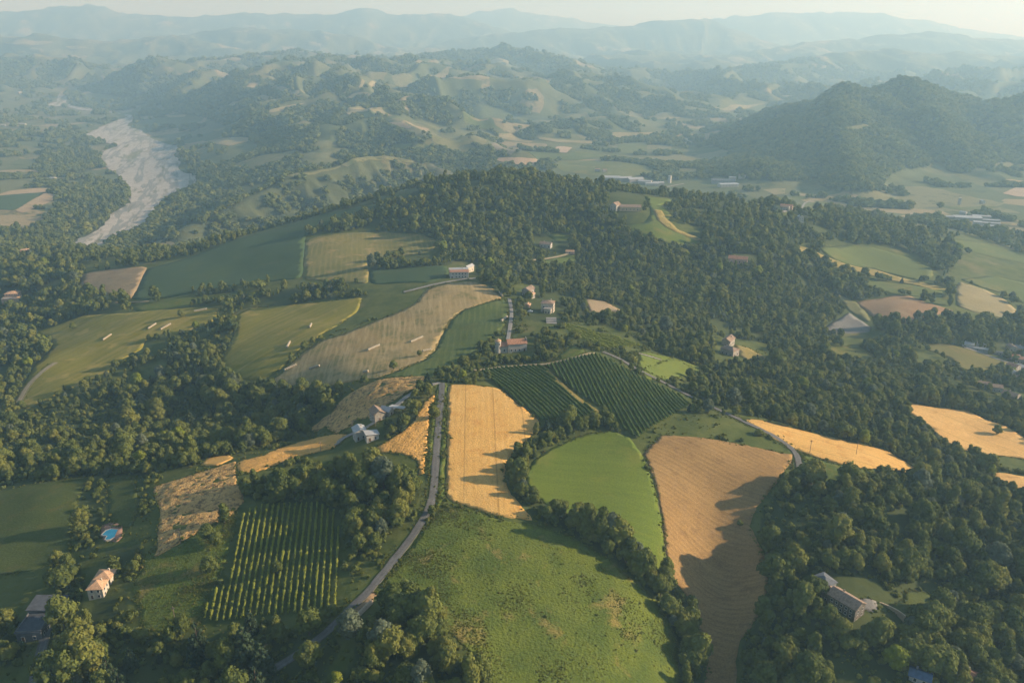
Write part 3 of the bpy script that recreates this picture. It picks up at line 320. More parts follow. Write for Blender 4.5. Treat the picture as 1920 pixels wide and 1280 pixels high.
WOODS = [
  ('beside the shaded lawn above the pool',[(-234.1,375.8),(-221.9,383.9),(-207.2,358.3),(-203.0,340.8),(-194.2,319.8),(-192.7,309.6),(-202.9,310.3),(-213.2,330.3),(-222.4,353.8)],1.9,1.05),
  ('in the thin hedge left of the rough wheat',[(-203.3,380.8),(-196.5,377.8),(-174.8,328.9),(-177.7,326.2)],2.0,0.55),
  ('just below the swimming pool',[(-186.9,308.1),(-168.0,306.6),(-161.7,291.0),(-165.1,283.6),(-174.4,285.5)],1.5,0.8),
  ('left of the tan hip-roofed house',[(-211.9,305.5),(-196.8,303.4),(-176.1,266.1),(-188.2,268.6)],2.2,0.95),
  ('in the trees below the dark house',[(-187.4,259.6),(-174.7,260.2),(-163.8,242.6),(-157.2,221.0),(-166.4,221.7),(-175.9,241.5)],1.8,0.9),
  ('around the villa garden',[(159.1,291.3),(173.2,295.4),(178.0,289.5),(162.7,277.4),(154.6,275.1)],2.0,0.7),
  ('below the villa garden',[(142.6,251.4),(176.0,265.8),(195.5,268.0),(188.2,250.6),(149.7,238.2),(138.6,241.5)],2.0,0.9),
  ('below the tan hip-roofed house',[(-174.1,275.1),(-161.7,275.9),(-153.5,257.1),(-160.9,247.4),(-163.4,237.6),(-172.6,251.6)],1.3,0.95),
  ('in the belt along the bottom edge below the near vineyard',[(-160.1,243.5),(-151.7,253.0),(-131.0,249.4),(-115.0,246.0),(-98.0,245.0),(-67.0,237.1),(-61.3,228.1),(-63.9,221.4),(-66.2,213.9),(-107.8,213.6),(-153.1,220.6)],1.0,1.0),
  ('beside the dark-roofed house at the lower left',[(-213.1,268.1),(-204.1,268.4),(-189.3,243.6),(-197.2,241.9),(-215.7,257.8)],1.5,0.9),
  ('in the wood below the timber yard',[(-51.6,240.0),(-44.1,251.1),(-32.3,246.0),(-23.4,234.3),(-13.3,223.8),(-5.5,209.4),(-64.8,207.6),(-56.4,221.9),(-55.9,230.6)],2.3,0.9),
  ('in the wood between the road and the near vineyard',[(-134.5,342.6),(-116.9,346.2),(-85.2,348.6),(-68.4,344.5),(-49.1,337.0),(-42.9,327.8),(-44.4,307.4),(-52.0,292.6),(-57.5,276.6),(-64.5,276.1),(-71.3,296.2),(-87.4,321.2),(-122.3,328.2),(-132.3,335.6)],2.7,1.0),
  ('around the farm drive',[(-67.0,371.0),(-66.7,390.5),(-59.7,395.5),(-53.4,402.6),(-51.1,389.6),(-55.7,377.3),(-62.9,370.1)],2.6,0.7),
  ('in the big wood below the hay fields',[(-381.9,511.0),(-364.9,527.9),(-359.0,538.3),(-327.7,525.5),(-310.1,562.9),(-291.1,576.5),(-270.6,602.6),(-262.5,657.4),(-250.2,678.1),(-229.0,621.6),(-221.9,570.3),(-209.4,542.3),(-166.2,515.0),(-109.9,468.4),(-106.7,455.8),(-120.9,452.5),(-128.7,441.0),(-150.6,389.8),(-167.1,378.6),(-194.6,373.8),(-224.5,386.1),(-236.6,386.0),(-277.0,373.2),(-315.0,402.2)],1.8,1.0),
  ('at the left edge above the hay field',[(-553.1,756.5),(-504.9,760.4),(-431.3,694.8),(-389.4,617.8),(-375.7,573.3),(-372.3,540.0),(-399.9,526.0)],1.4,1.0),
  ('in the wood around the pink house',[(-767.4,1087.2),(-664.2,1056.8),(-605.4,1045.3),(-542.5,996.9),(-525.7,937.5),(-497.2,876.2),(-440.3,813.7),(-387.3,756.7),(-402.9,749.0),(-432.6,752.7),(-461.5,754.1),(-497.9,777.4),(-566.2,776.5)],1.4,1.0),
  ('in the hedge below the dark green field',[(-322.0,781.7),(-287.6,775.5),(-239.4,742.3),(-209.0,747.6),(-162.6,727.4),(-131.8,696.9),(-128.8,679.4),(-176.6,698.1),(-216.8,698.8),(-237.6,709.8),(-253.7,737.1),(-309.4,759.3)],1.6,0.8),
  ('in the hedge inside the pale field',[(-151.5,812.6),(-113.3,822.0),(-74.8,836.0),(-60.2,791.9),(-64.8,767.9),(-107.4,775.9),(-142.8,777.4)],1.6,0.8),
  ('on the wooded hill',[(-260.2,954.8),(-214.1,988.8),(-161.8,1001.9),(-112.8,1056.6),(-127.4,1919.2),(-12.6,1906.6),(73.1,1098.1),(274.7,1710.4),(168.6,1011.5),(139.1,931.5),(145.3,885.5),(208.7,896.4),(227.0,924.8),(198.6,973.3),(213.0,1049.9),(307.3,1034.8),(376.5,1048.8),(408.9,992.2),(372.1,841.0),(343.3,780.4),(274.5,712.6),(226.9,659.5),(190.6,633.1),(159.7,660.3),(106.1,621.4),(89.8,584.7),(60.2,605.7),(60.0,683.2),(50.1,715.8),(20.1,719.6),(0.0,722.6),(-23.2,741.9),(-40.9,789.6),(-72.7,811.0),(-81.9,866.4),(-108.5,910.5),(-204.7,940.0)],2.5,0.69),
  ('on the crest of the dark green field',[(-585.5,1352.9),(-521.3,1441.3),(-455.3,1526.6),(-385.3,1585.7),(-165.3,1025.9),(-162.4,1006.1),(-253.1,1039.9),(-445.0,1488.9),(-348.1,978.8),(-406.2,950.9)],1.1,0.75),
  ('in the strip wood beyond the pale green slope',[(396.5,1087.1),(616.9,1382.4),(583.8,1158.3),(642.0,1159.4),(627.9,1079.1),(540.5,959.4),(549.3,1050.1),(494.5,1062.3),(396.3,997.7),(358.7,1015.4)],1.2,1.0),
  ('in the wood under the pale green slope',[(363.0,897.1),(403.4,905.3),(412.2,837.9),(396.4,828.3),(357.5,850.8)],1.8,0.9),
  ('in the copse on the pale green slope',[(414.5,974.3),(443.8,985.7),(448.6,950.6),(427.2,947.8)],1.8,0.8),
  ('in the belt above the olive meadow',[(363.8,751.1),(400.6,762.0),(471.8,792.1),(597.0,822.8),(525.7,713.5),(464.0,716.5),(409.1,712.5),(378.6,713.7)],1.4,0.95),
  ('in the broad wood on the right slope',[(121.6,488.6),(144.1,520.2),(176.9,554.4),(236.4,630.6),(273.7,667.8),(316.6,688.1),(345.9,709.2),(362.2,689.6),(354.8,625.6),(363.4,590.4),(380.1,566.4),(392.0,509.3),(351.4,450.5),(327.4,462.6),(331.7,503.4),(328.8,522.1),(305.2,520.0),(283.1,530.4),(269.0,481.3),(270.5,448.8),(278.1,437.1),(296.1,429.6),(275.3,399.6),(308.9,387.4),(202.9,226.4),(88.5,231.1),(94.9,262.1),(108.9,276.9),(117.0,299.2),(118.4,322.0),(123.6,337.0),(137.8,354.1),(149.8,361.4),(153.1,358.7),(158.2,350.4),(181.7,367.4),(215.2,385.2),(227.6,391.2),(226.1,407.7),(219.5,418.1),(188.9,419.1),(164.9,424.9),(139.8,427.5),(123.0,450.1)],2.3,0.92),
  ('in the hedgerow between the wheat and the bright meadow',[(16.1,391.3),(29.8,399.8),(44.6,398.1),(53.8,406.4),(60.2,392.3),(63.9,386.9),(44.1,392.4),(31.8,385.2),(19.7,372.7),(10.9,360.4),(6.4,348.6),(5.9,336.2),(12.6,324.0),(24.4,311.3),(36.0,304.7),(44.9,297.5),(53.8,292.3),(63.4,291.6),(70.9,289.3),(75.9,286.0),(78.9,276.8),(79.8,266.5),(74.4,241.0),(63.0,235.8),(68.5,259.3),(63.2,275.6),(50.2,283.0),(39.5,291.1),(23.7,300.6),(10.8,306.6),(2.5,319.8),(-0.8,334.8),(-1.3,349.5),(5.0,368.3)],3.4,0.9),
  ('around the little white church',[(-25.7,472.6),(-21.0,483.0),(-7.0,481.7),(13.9,479.4),(24.7,488.8),(30.7,501.4),(34.2,529.8),(21.3,542.6),(15.3,504.7),(14.2,492.5),(-10.7,494.2),(-24.8,488.2)],1.8,0.8),
  ('in the gardens above the church',[(2.4,675.8),(58.1,722.4),(53.5,602.8),(36.7,573.0),(16.6,586.1),(3.4,602.5)],1.0,0.7),
  ('along the lane beside the vineyard',[(37.1,516.6),(64.9,532.0),(84.4,507.6),(104.1,483.0),(116.8,467.3),(111.6,459.7),(90.1,474.9),(70.8,489.3)],1.5,0.65),
  ('around the isolated farm on the right slope',[(100.3,546.7),(147.4,604.7),(168.1,617.1),(148.5,538.2),(184.5,552.5),(145.0,523.9),(118.3,490.0),(120.7,538.3)],1.2,0.9),
  ('in the river-side wood',[(-768.5,1243.1),(-794.0,1202.5),(-890.7,1246.8),(-998.9,1437.8),(-911.3,1487.7),(-968.5,1668.4),(-1163.3,2188.4),(-1014.1,2090.0),(-875.0,1813.2),(-779.6,1561.1),(-752.5,1428.0)],0.9,1.0),
  ('on the bank across the river',[(-1020.8,2481.4),(-811.8,2193.0),(-702.7,2037.3),(-725.5,1941.4),(-684.6,1667.4),(-699.6,1560.1),(-742.1,1677.5),(-794.5,2002.0)],0.9,1.0),
  ('in the valley trees beyond the river',[(-1302.3,2285.6),(-1472.7,2481.4),(-1552.0,2926.0),(-1340.6,2646.4),(-1214.4,2417.3),(-1211.2,2254.1)],0.5,1.0),
  ('on the gravel island in the river',[(-954.2,2074.1),(-923.0,2100.0),(-863.7,2068.7),(-846.4,1978.7),(-885.7,1966.6)],0.9,0.9),
  ('on the upper bar in the river',[(-1623.9,3363.0),(-1647.7,3472.3),(-1572.9,3363.4),(-1522.2,3234.9),(-1553.8,3234.8)],1.2,0.8),
  ('on the middle bar in the river',[(-1250.0,2670.7),(-1245.5,2734.8),(-1144.6,2535.7),(-1132.9,2464.0),(-1175.0,2515.3)],1.2,0.8),
  ('on the right bar in the river',[(-1045.0,2424.6),(-1044.8,2520.8),(-981.1,2386.8),(-932.2,2246.8),(-983.7,2299.4)],1.0,0.8),
  ('at the left bank of the river',[(-1399.1,2780.3),(-1410.4,2937.5),(-1366.3,2827.9),(-1365.6,2735.4)],1.2,0.8),
]
CLEAR = [
  [(130.7,281.0),(155.4,282.7),(162.6,271.8),(155.1,255.1),(132.9,248.3),(127.3,256.0)],
  [(166.9,281.5),(185.1,288.9),(182.8,274.6),(166.3,264.7),(159.8,265.6)],
  [(-203.2,333.4),(-186.2,330.0),(-171.2,300.4),(-187.2,304.6)],
  [(-195.3,303.0),(-180.2,299.2),(-160.6,259.4),(-173.1,261.3)],
  [(-210.4,279.1),(-194.7,276.3),(-178.2,245.8),(-190.0,247.7)],
  [(-94.7,401.5),(-70.6,385.6),(-65.4,364.2),(-86.7,370.0)],
  [(-79.2,419.8),(-61.1,413.8),(-56.4,388.3),(-75.3,387.7)],
  [(-65.6,791.9),(-35.9,800.1),(-31.7,698.4),(-58.4,697.7)],
  [(170.3,626.2),(202.7,642.6),(179.6,563.5),(151.6,550.9)],
  [(18.6,662.6),(42.7,674.8),(36.7,573.0),(16.2,570.8)],
  [(-11.8,550.3),(15.6,545.9),(14.2,492.5),(-10.8,498.3)],
  [(4.9,706.0),(25.3,724.2),(23.2,661.0),(4.6,654.9)],
  [(-626.5,932.6),(-584.4,912.8),(-549.6,850.9),(-584.9,863.1)],
  [(124.0,1029.1),(178.4,1087.1),(156.2,941.1),(115.6,948.0)],
  [(24.8,906.4),(62.3,913.0),(59.9,871.7),(23.8,864.0)],
  [(-63.1,237.4),(-53.0,255.7),(-46.6,254.0),(-58.1,232.0)],
  [(361.7,634.6),(386.3,542.8),(354.0,544.1)],
  [(182.8,334.6),(205.3,347.0),(187.0,320.0),(174.7,316.1)],
  [(239.7,870.4),(278.5,879.2),(269.4,846.4),(233.6,843.8)],
  [(-89.9,231.1),(-77.3,229.0),(-75.6,221.9),(-87.6,222.8)],
]
SPOTS = {'bale0a': (-366.6, 666.37, -54.01), 'bale0b': (-364.04, 678.66, -52.81), 'bale1a': (-330.56, 679.36, -47.91), 'bale1b': (-327.97, 691.27, -47.02), 'bale2a': (-317.0, 674.31, -46.75), 'bale2b': (-311.68, 684.87, -45.08), 'bale3a': (-300.55, 713.44, -42.63), 'bale3b': (-289.42, 717.1, -41.38), 'bale4a': (-166.73, 617.05, -24.08), 'bale4b': (-167.51, 626.52, -24.2), 'bale5a': (-175.89, 578.56, -26.92), 'bale5b': (-176.29, 590.92, -26.46), 'bale6a': (-167.07, 537.7, -28.53), 'bale6b': (-158.88, 542.35, -25.96), 'bale7a': (-146.12, 528.17, -23.65), 'bale7b': (-137.92, 528.08, -20.84), 'bale8a': (-105.49, 541.21, -14.23), 'bale8b': (-98.08, 550.52, -13.8), 'bale9a': (-75.67, 553.27, -12.46), 'bale9b': (-67.49, 563.74, -12.16), 'bale10a': (-8.34, 586.84, -7.79), 'bale10b': (-3.95, 597.8, -7.92), 'bale11a': (-10.95, 669.91, -9.83), 'bale11b': (-8.32, 658.35, -10.24), 'bale12a': (-99.21, 485.65, -7.95), 'bale12b': (-94.51, 484.74, -6.79), 'bale13a': (-63.36, 522.41, -7.6), 'bale13b': (-57.32, 526.12, -7.71), 'villa': (-174.44, 274.7, -20.07), 'villa_back': (-181.88, 289.38, -20.43), 'darkhouse': (-191.94, 257.64, -24.75), 'darkhouse2': (-197.94, 269.61, -25.03), 'pool': (-188.96, 319.89, -19.8), 'farm1': (-80.45, 377.28, 0.48), 'farm2': (-73.12, 372.39, 2.09), 'farm3': (-73.76, 396.16, 2.41), 'farm4': (-68.83, 400.66, 3.26), 'shed': (-64.01, 403.2, 4.09), 'church': (1.67, 512.6, -3.44), 'farmhouse': (-49.11, 716.03, -10.07), 'farmhouse2': (-42.42, 744.07, -12.02), 'houseA': (13.54, 671.62, -12.72), 'houseB': (28.97, 618.75, -10.28), 'houseC': (28.49, 592.39, -7.56), 'hut': (13.12, 629.88, -10.4), 'terrace': (30.67, 582.9, -6.98), 'car': (14.9, 616.03, -9.36), 'hill1': (125.2, 970.52, 1.43), 'hill2': (144.97, 971.6, 1.83), 'white': (37.38, 880.67, -22.4), 'whiteb': (64.79, 866.15, -25.6), 'fac1': (485.91, 1843.99, -112.33), 'fac2': (484.66, 1793.32, -113.04), 'fac3': (506.83, 1844.29, -109.52), 'facold': (531.21, 1851.79, -103.13), 'v1': (843.29, 1459.69, -116.06), 'v2': (879.31, 1479.22, -118.07), 'v3': (826.95, 1397.16, -113.01), 'v4': (877.45, 1443.2, -116.82), 'v5': (858.39, 1411.7, -115.21), 'v6': (841.34, 1378.46, -112.98), 'v7': (863.59, 1511.74, -117.72), 'v8': (815.5, 1462.97, -114.58), 'v9': (758.07, 1442.3, -110.13), 'v10': (960.61, 1621.03, -117.24), 'v11': (907.26, 1609.04, -117.27), 'v12': (810.57, 1357.28, -109.71), 'n1': (438.8, 715.35, -78.2), 'n2': (454.77, 720.28, -80.12), 'n3': (445.51, 709.42, -79.67), 'n4': (472.99, 698.04, -83.99), 'n5': (455.36, 667.45, -82.67), 'n6': (465.0, 669.98, -83.74), 'n7': (445.32, 652.35, -81.43), 'n8': (443.12, 636.6, -80.34), 'n9': (393.99, 594.86, -69.69), 'n10': (395.39, 574.53, -68.02), 'n11': (497.0, 723.53, -86.63), 'n12': (487.41, 724.5, -84.91), 'n13': (462.67, 706.0, -82.42), 'n14': (477.33, 691.32, -84.63), 'n15': (388.31, 600.54, -69.26), 'iso1': (177.58, 613.17, -37.35), 'iso2': (173.02, 582.59, -33.77), 'iso3': (150.81, 594.17, -30.75), 'manor': (138.13, 260.27, -17.24), 'manor2': (132.81, 271.48, -15.69), 'manor3': (130.75, 275.97, -15.62), 'wall': (155.89, 264.56, -19.93), 'blueroof': (152.15, 232.98, -24.34), 'redroof': (173.74, 235.89, -28.0), 'lh1': (-713.07, 1135.41, -98.35), 'lh2': (-582.76, 885.03, -87.03), 'lh3': (-569.42, 875.78, -86.05), 'lh4': (-718.57, 1085.17, -96.59), 'lh5': (-611.19, 954.08, -84.34), 'red': (249.07, 851.91, -31.97), 'kh1': (375.35, 1088.77, -22.07), 'kh2': (384.16, 1049.34, -29.13), 'kh3': (382.78, 1104.4, -22.91), 'tA': (-2789.56, 4722.72, -101.62), 'tB': (-2191.44, 3532.16, -138.85), 'tC': (-2041.44, 3422.45, -142.68), 'tD': (-1911.65, 3121.31, -138.83), 'tE': (-1559.7, 2557.29, -148.56), 'tF': (-1210.48, 2115.98, -150.67), 'tG': (-2523.32, 4341.77, -144.24), 'tH': (-1243.71, 2203.99, -153.14), 'tI': (-2522.81, 4416.03, -145.57), 'tJ': (-2070.62, 3342.63, -138.2), 'i1': (231.09, 1852.3, -107.99), 'i2': (258.78, 1851.63, -109.03), 'i3': (283.23, 1844.49, -110.12), 'i4': (303.74, 1827.73, -111.85), 'i5': (316.63, 1808.42, -113.05), 'i6': (331.84, 1817.8, -113.54), 'i7': (362.98, 1844.87, -113.62), 'c1': (205.05, 1933.46, -101.32), 'c2': (221.21, 1924.9, -101.25), 'c3': (351.93, 1940.5, -107.94), 'b1': (-198.72, 5557.41, 74.41), 'b2': (-126.9, 5482.39, 70.67), 'b3': (823.18, 8912.51, 46.19), 'b4': (-6018.44, 10472.52, 291.51), 'b5': (-835.79, 7511.35, 67.4), 'jump1a': (28.24, 314.27, -4.84), 'jump1b': (32.79, 314.66, -5.57), 'jump2': (44.62, 298.82, -9.33), 'wall2a': (-57.36, 240.79, -2.21), 'wall2b': (-51.72, 251.7, -1.23), 'pole1': (165.12, 390.6, -15.14), 'pole2': (194.3, 397.5, -20.08), 'pole3': (174.54, 365.07, -16.18), 'pole4': (-86.21, 386.01, -1.59), 'pole5': (-74.2, 387.52, 2.69), 'pole6': (-148.63, 301.67, -12.47), 'pole7': (-134.13, 256.65, -16.84), 'pole8': (-101.63, 374.55, -5.53), 'tr1': (-77.46, 480.19, -3.08), 'tr2': (-93.49, 461.26, -4.96), 'tr3': (-307.94, 700.84, -43.76), 'tr4': (-427.54, 729.32, -65.58), 'tr5': (-42.14, 390.43, 5.87), 'tr6': (-50.54, 430.58, 5.22), 'tr7': (-53.5, 428.6, 5.08), 'tr8': (149.29, 292.88, -14.61), 'tr9': (-132.22, 312.77, -9.12), 'tr10': (-97.64, 275.2, -8.29), 'tr11': (144.23, 236.79, -22.43), 'tr12': (-377.59, 537.46, -62.21), 'tr13': (323.09, 474.22, -47.13), 'tr14': (481.36, 832.87, -76.23), 'tr15': (592.22, 900.07, -89.64), 'tr16': (-35.89, 306.23, 0.4), 'tr17': (-64.22, 513.23, -6.87), 'tr18': (111.09, 331.09, -22.89), 'tr19': (-136.41, 302.05, -10.84), 'tr20': (-131.08, 298.15, -10.92), 'tr21': (-128.73, 281.87, -12.88), 'tr22': (-360.32, 768.12, -50.96), 'tr23': (-58.96, 232.95, -3.62), 'tr24': (46.24, 288.8, -11.62), 'tr25': (-47.78, 365.61, 4.24), 'tr26': (153.16, 315.25, -14.17), 'tr27': (-166.07, 238.76, -22.57), 'tr28': (-95.51, 229.81, -14.22), 'tr29': (-102.07, 227.32, -16.0), 'tr30': (-89.4, 224.71, -13.51), 'tr31': (-75.18, 237.23, -6.95), 'tr32': (-72.28, 224.24, -9.03), 'tr33': (-46.41, 227.13, -3.68), 'tr34': (76.68, 279.42, -31.33), 'tr35': (73.88, 261.31, -34.33)}


# ================================================================ helpers
def link(o, parent=None):
    COL.objects.link(o)
    if parent is not None: o.parent = parent
    return o
def tag(o, label=None, category=None, group=None, kind=None):
    if label: o['label'] = label
    if category: o['category'] = category
    if group: o['group'] = group
    if kind: o['kind'] = kind
    return o
def mesh_from(verts, faces, name, mats=(), smooth=False):
    me = bpy.data.meshes.new(name); me.from_pydata([tuple(map(float, v)) for v in verts], [], faces)
    for m in mats: me.materials.append(m)
    if smooth: me.polygons.foreach_set('use_smooth', [True] * len(me.polygons))
    me.update(); return me
def mesh_np(V, Q, name, mats=(), smooth=False):
    """fast mesh from numpy verts (n,3) and polys (m,k)"""
    me = bpy.data.meshes.new(name)
    V = np.ascontiguousarray(V, np.float32); Q = np.ascontiguousarray(Q, np.int32)
    k = Q.shape[1]
    me.vertices.add(len(V)); me.vertices.foreach_set('co', V.ravel())
    me.loops.add(Q.size); me.loops.foreach_set('vertex_index', Q.ravel())
    me.polygons.add(len(Q)); me.polygons.foreach_set('loop_start', np.arange(0, Q.size, k, dtype=np.int32))
    me.polygons.foreach_set('loop_total', np.full(len(Q), k, np.int32))
    if smooth: me.polygons.foreach_set('use_smooth', np.ones(len(Q), bool))
    for m in mats: me.materials.append(m)
    me.update(calc_edges=True); me.validate(); return me
def inside(px, py, poly):
    P = np.array(poly); n = len(P); r = np.zeros(np.shape(px), bool)
    m = (px >= P[:, 0].min()) & (px <= P[:, 0].max()) & (py >= P[:, 1].min()) & (py <= P[:, 1].max())
    if not np.any(m): return r
    x = px[m]; y = py[m]; q = np.zeros(x.shape, bool); j = n - 1
    for i in range(n):
        xi, yi = P[i]; xj, yj = P[j]
        if yi != yj:
            q ^= ((yi > y) != (yj > y)) & (x < (xj - xi) * (y - yi) / (yj - yi) + xi)
        j = i
    r[m] = q; return r
def edge_dist(px, py, poly):
    P = np.array(poly); n = len(P); d = np.full(np.shape(px), 1e9)
    for i in range(n):
        ax, ay = P[i - 1]; bx, by = P[i]; L = max((bx - ax) ** 2 + (by - ay) ** 2, 1e-9)
        t = np.clip(((px - ax) * (bx - ax) + (py - ay) * (by - ay)) / L, 0, 1)
        d = np.minimum(d, np.hypot(px - ax - t * (bx - ax), py - ay - t * (by - ay)))
    return d

# ================================================================ procedural materials
class G:
    def __init__(s, name):
        s.m = bpy.data.materials.new(name); s.m.use_nodes = True
        s.t = s.m.node_tree; s.b = s.t.nodes['Principled BSDF']; s.out = s.t.nodes['Material Output']
        s.b.inputs['Roughness'].default_value = .9
        s.b.inputs['Specular IOR Level'].default_value = .12
        s.pos = s.n('ShaderNodeNewGeometry').outputs['Position']
    def n(s, typ, **kw):
        nd = s.t.nodes.new(typ)
        for k, v in kw.items():
            if k.startswith('_'): setattr(nd, k[1:], v)
            else: s.set(nd.inputs[k.replace('__', ' ')], v)
        return nd
    def set(s, sock, v):
        if isinstance(v, bpy.types.NodeSocket): s.t.links.new(v, sock)
        elif isinstance(v, tuple) and len(v) == 3 and sock.type == 'RGBA': sock.default_value = (*v, 1)
        else: sock.default_value = v
    def noise(s, size, detail=3, vec=None, rough=.55, dist=0.):
        nd = s.n('ShaderNodeTexNoise', Scale=1. / size, Detail=detail, Roughness=rough, Distortion=dist)
        s.set(nd.inputs['Vector'], vec or s.pos); return nd.outputs['Fac']
    def ramp(s, f, a, b):
        nd = s.n('ShaderNodeMapRange', _interpolation_type='SMOOTHSTEP'); s.set(nd.inputs['Value'], f)
        nd.inputs['From Min'].default_value = a; nd.inputs['From Max'].default_value = b
        return nd.outputs['Result']
    def math(s, op, a, b=0., c=0.):
        nd = s.n('ShaderNodeMath', _operation=op)
        for i, v in enumerate((a, b, c)):
            if i < len(nd.inputs): s.set(nd.inputs[i], v)
        return nd.outputs[0]
    def mix(s, f, a, b):
        nd = s.n('ShaderNodeMix', _data_type='RGBA')
        s.set(nd.inputs[0], f); s.set(nd.inputs[6], a); s.set(nd.inputs[7], b)
        return nd.outputs[2]
    def attr(s, name, kind='GEOMETRY'):
        return s.n('ShaderNodeAttribute', _attribute_name=name, _attribute_type=kind).outputs['Fac']
    def sep(s):
        return s.n('ShaderNodeSeparateXYZ', Vector=s.pos).outputs
    def bump(s, h, dist, strength=1.):
        nd = s.n('ShaderNodeBump', Strength=strength, Distance=dist); s.set(nd.inputs['Height'], h)
        s.t.links.new(nd.outputs[0], s.b.inputs['Normal']); return nd
    def col(s, c): s.set(s.b.inputs['Base Color'], c); return s.m
_simple = {}
def flat(name, c, rough=.85, spec=.2, var=.12, size=1.5, bump=0.):
    """painted / plastered / tiled surfaces with slight weathering"""
    if name in _simple: return _simple[name]
    g = G(name); f = g.noise(size, 4)
    lo = tuple(v * (1 - var) for v in c); hi = tuple(min(1, v * (1 + var)) for v in c)
    g.b.inputs['Roughness'].default_value = rough; g.b.inputs['Specular IOR Level'].default_value = spec
    if bump: g.bump(g.noise(size * .2, 2), bump)
    _simple[name] = g.col(g.mix(g.ramp(f, .3, .7), lo, hi)); return _simple[name]

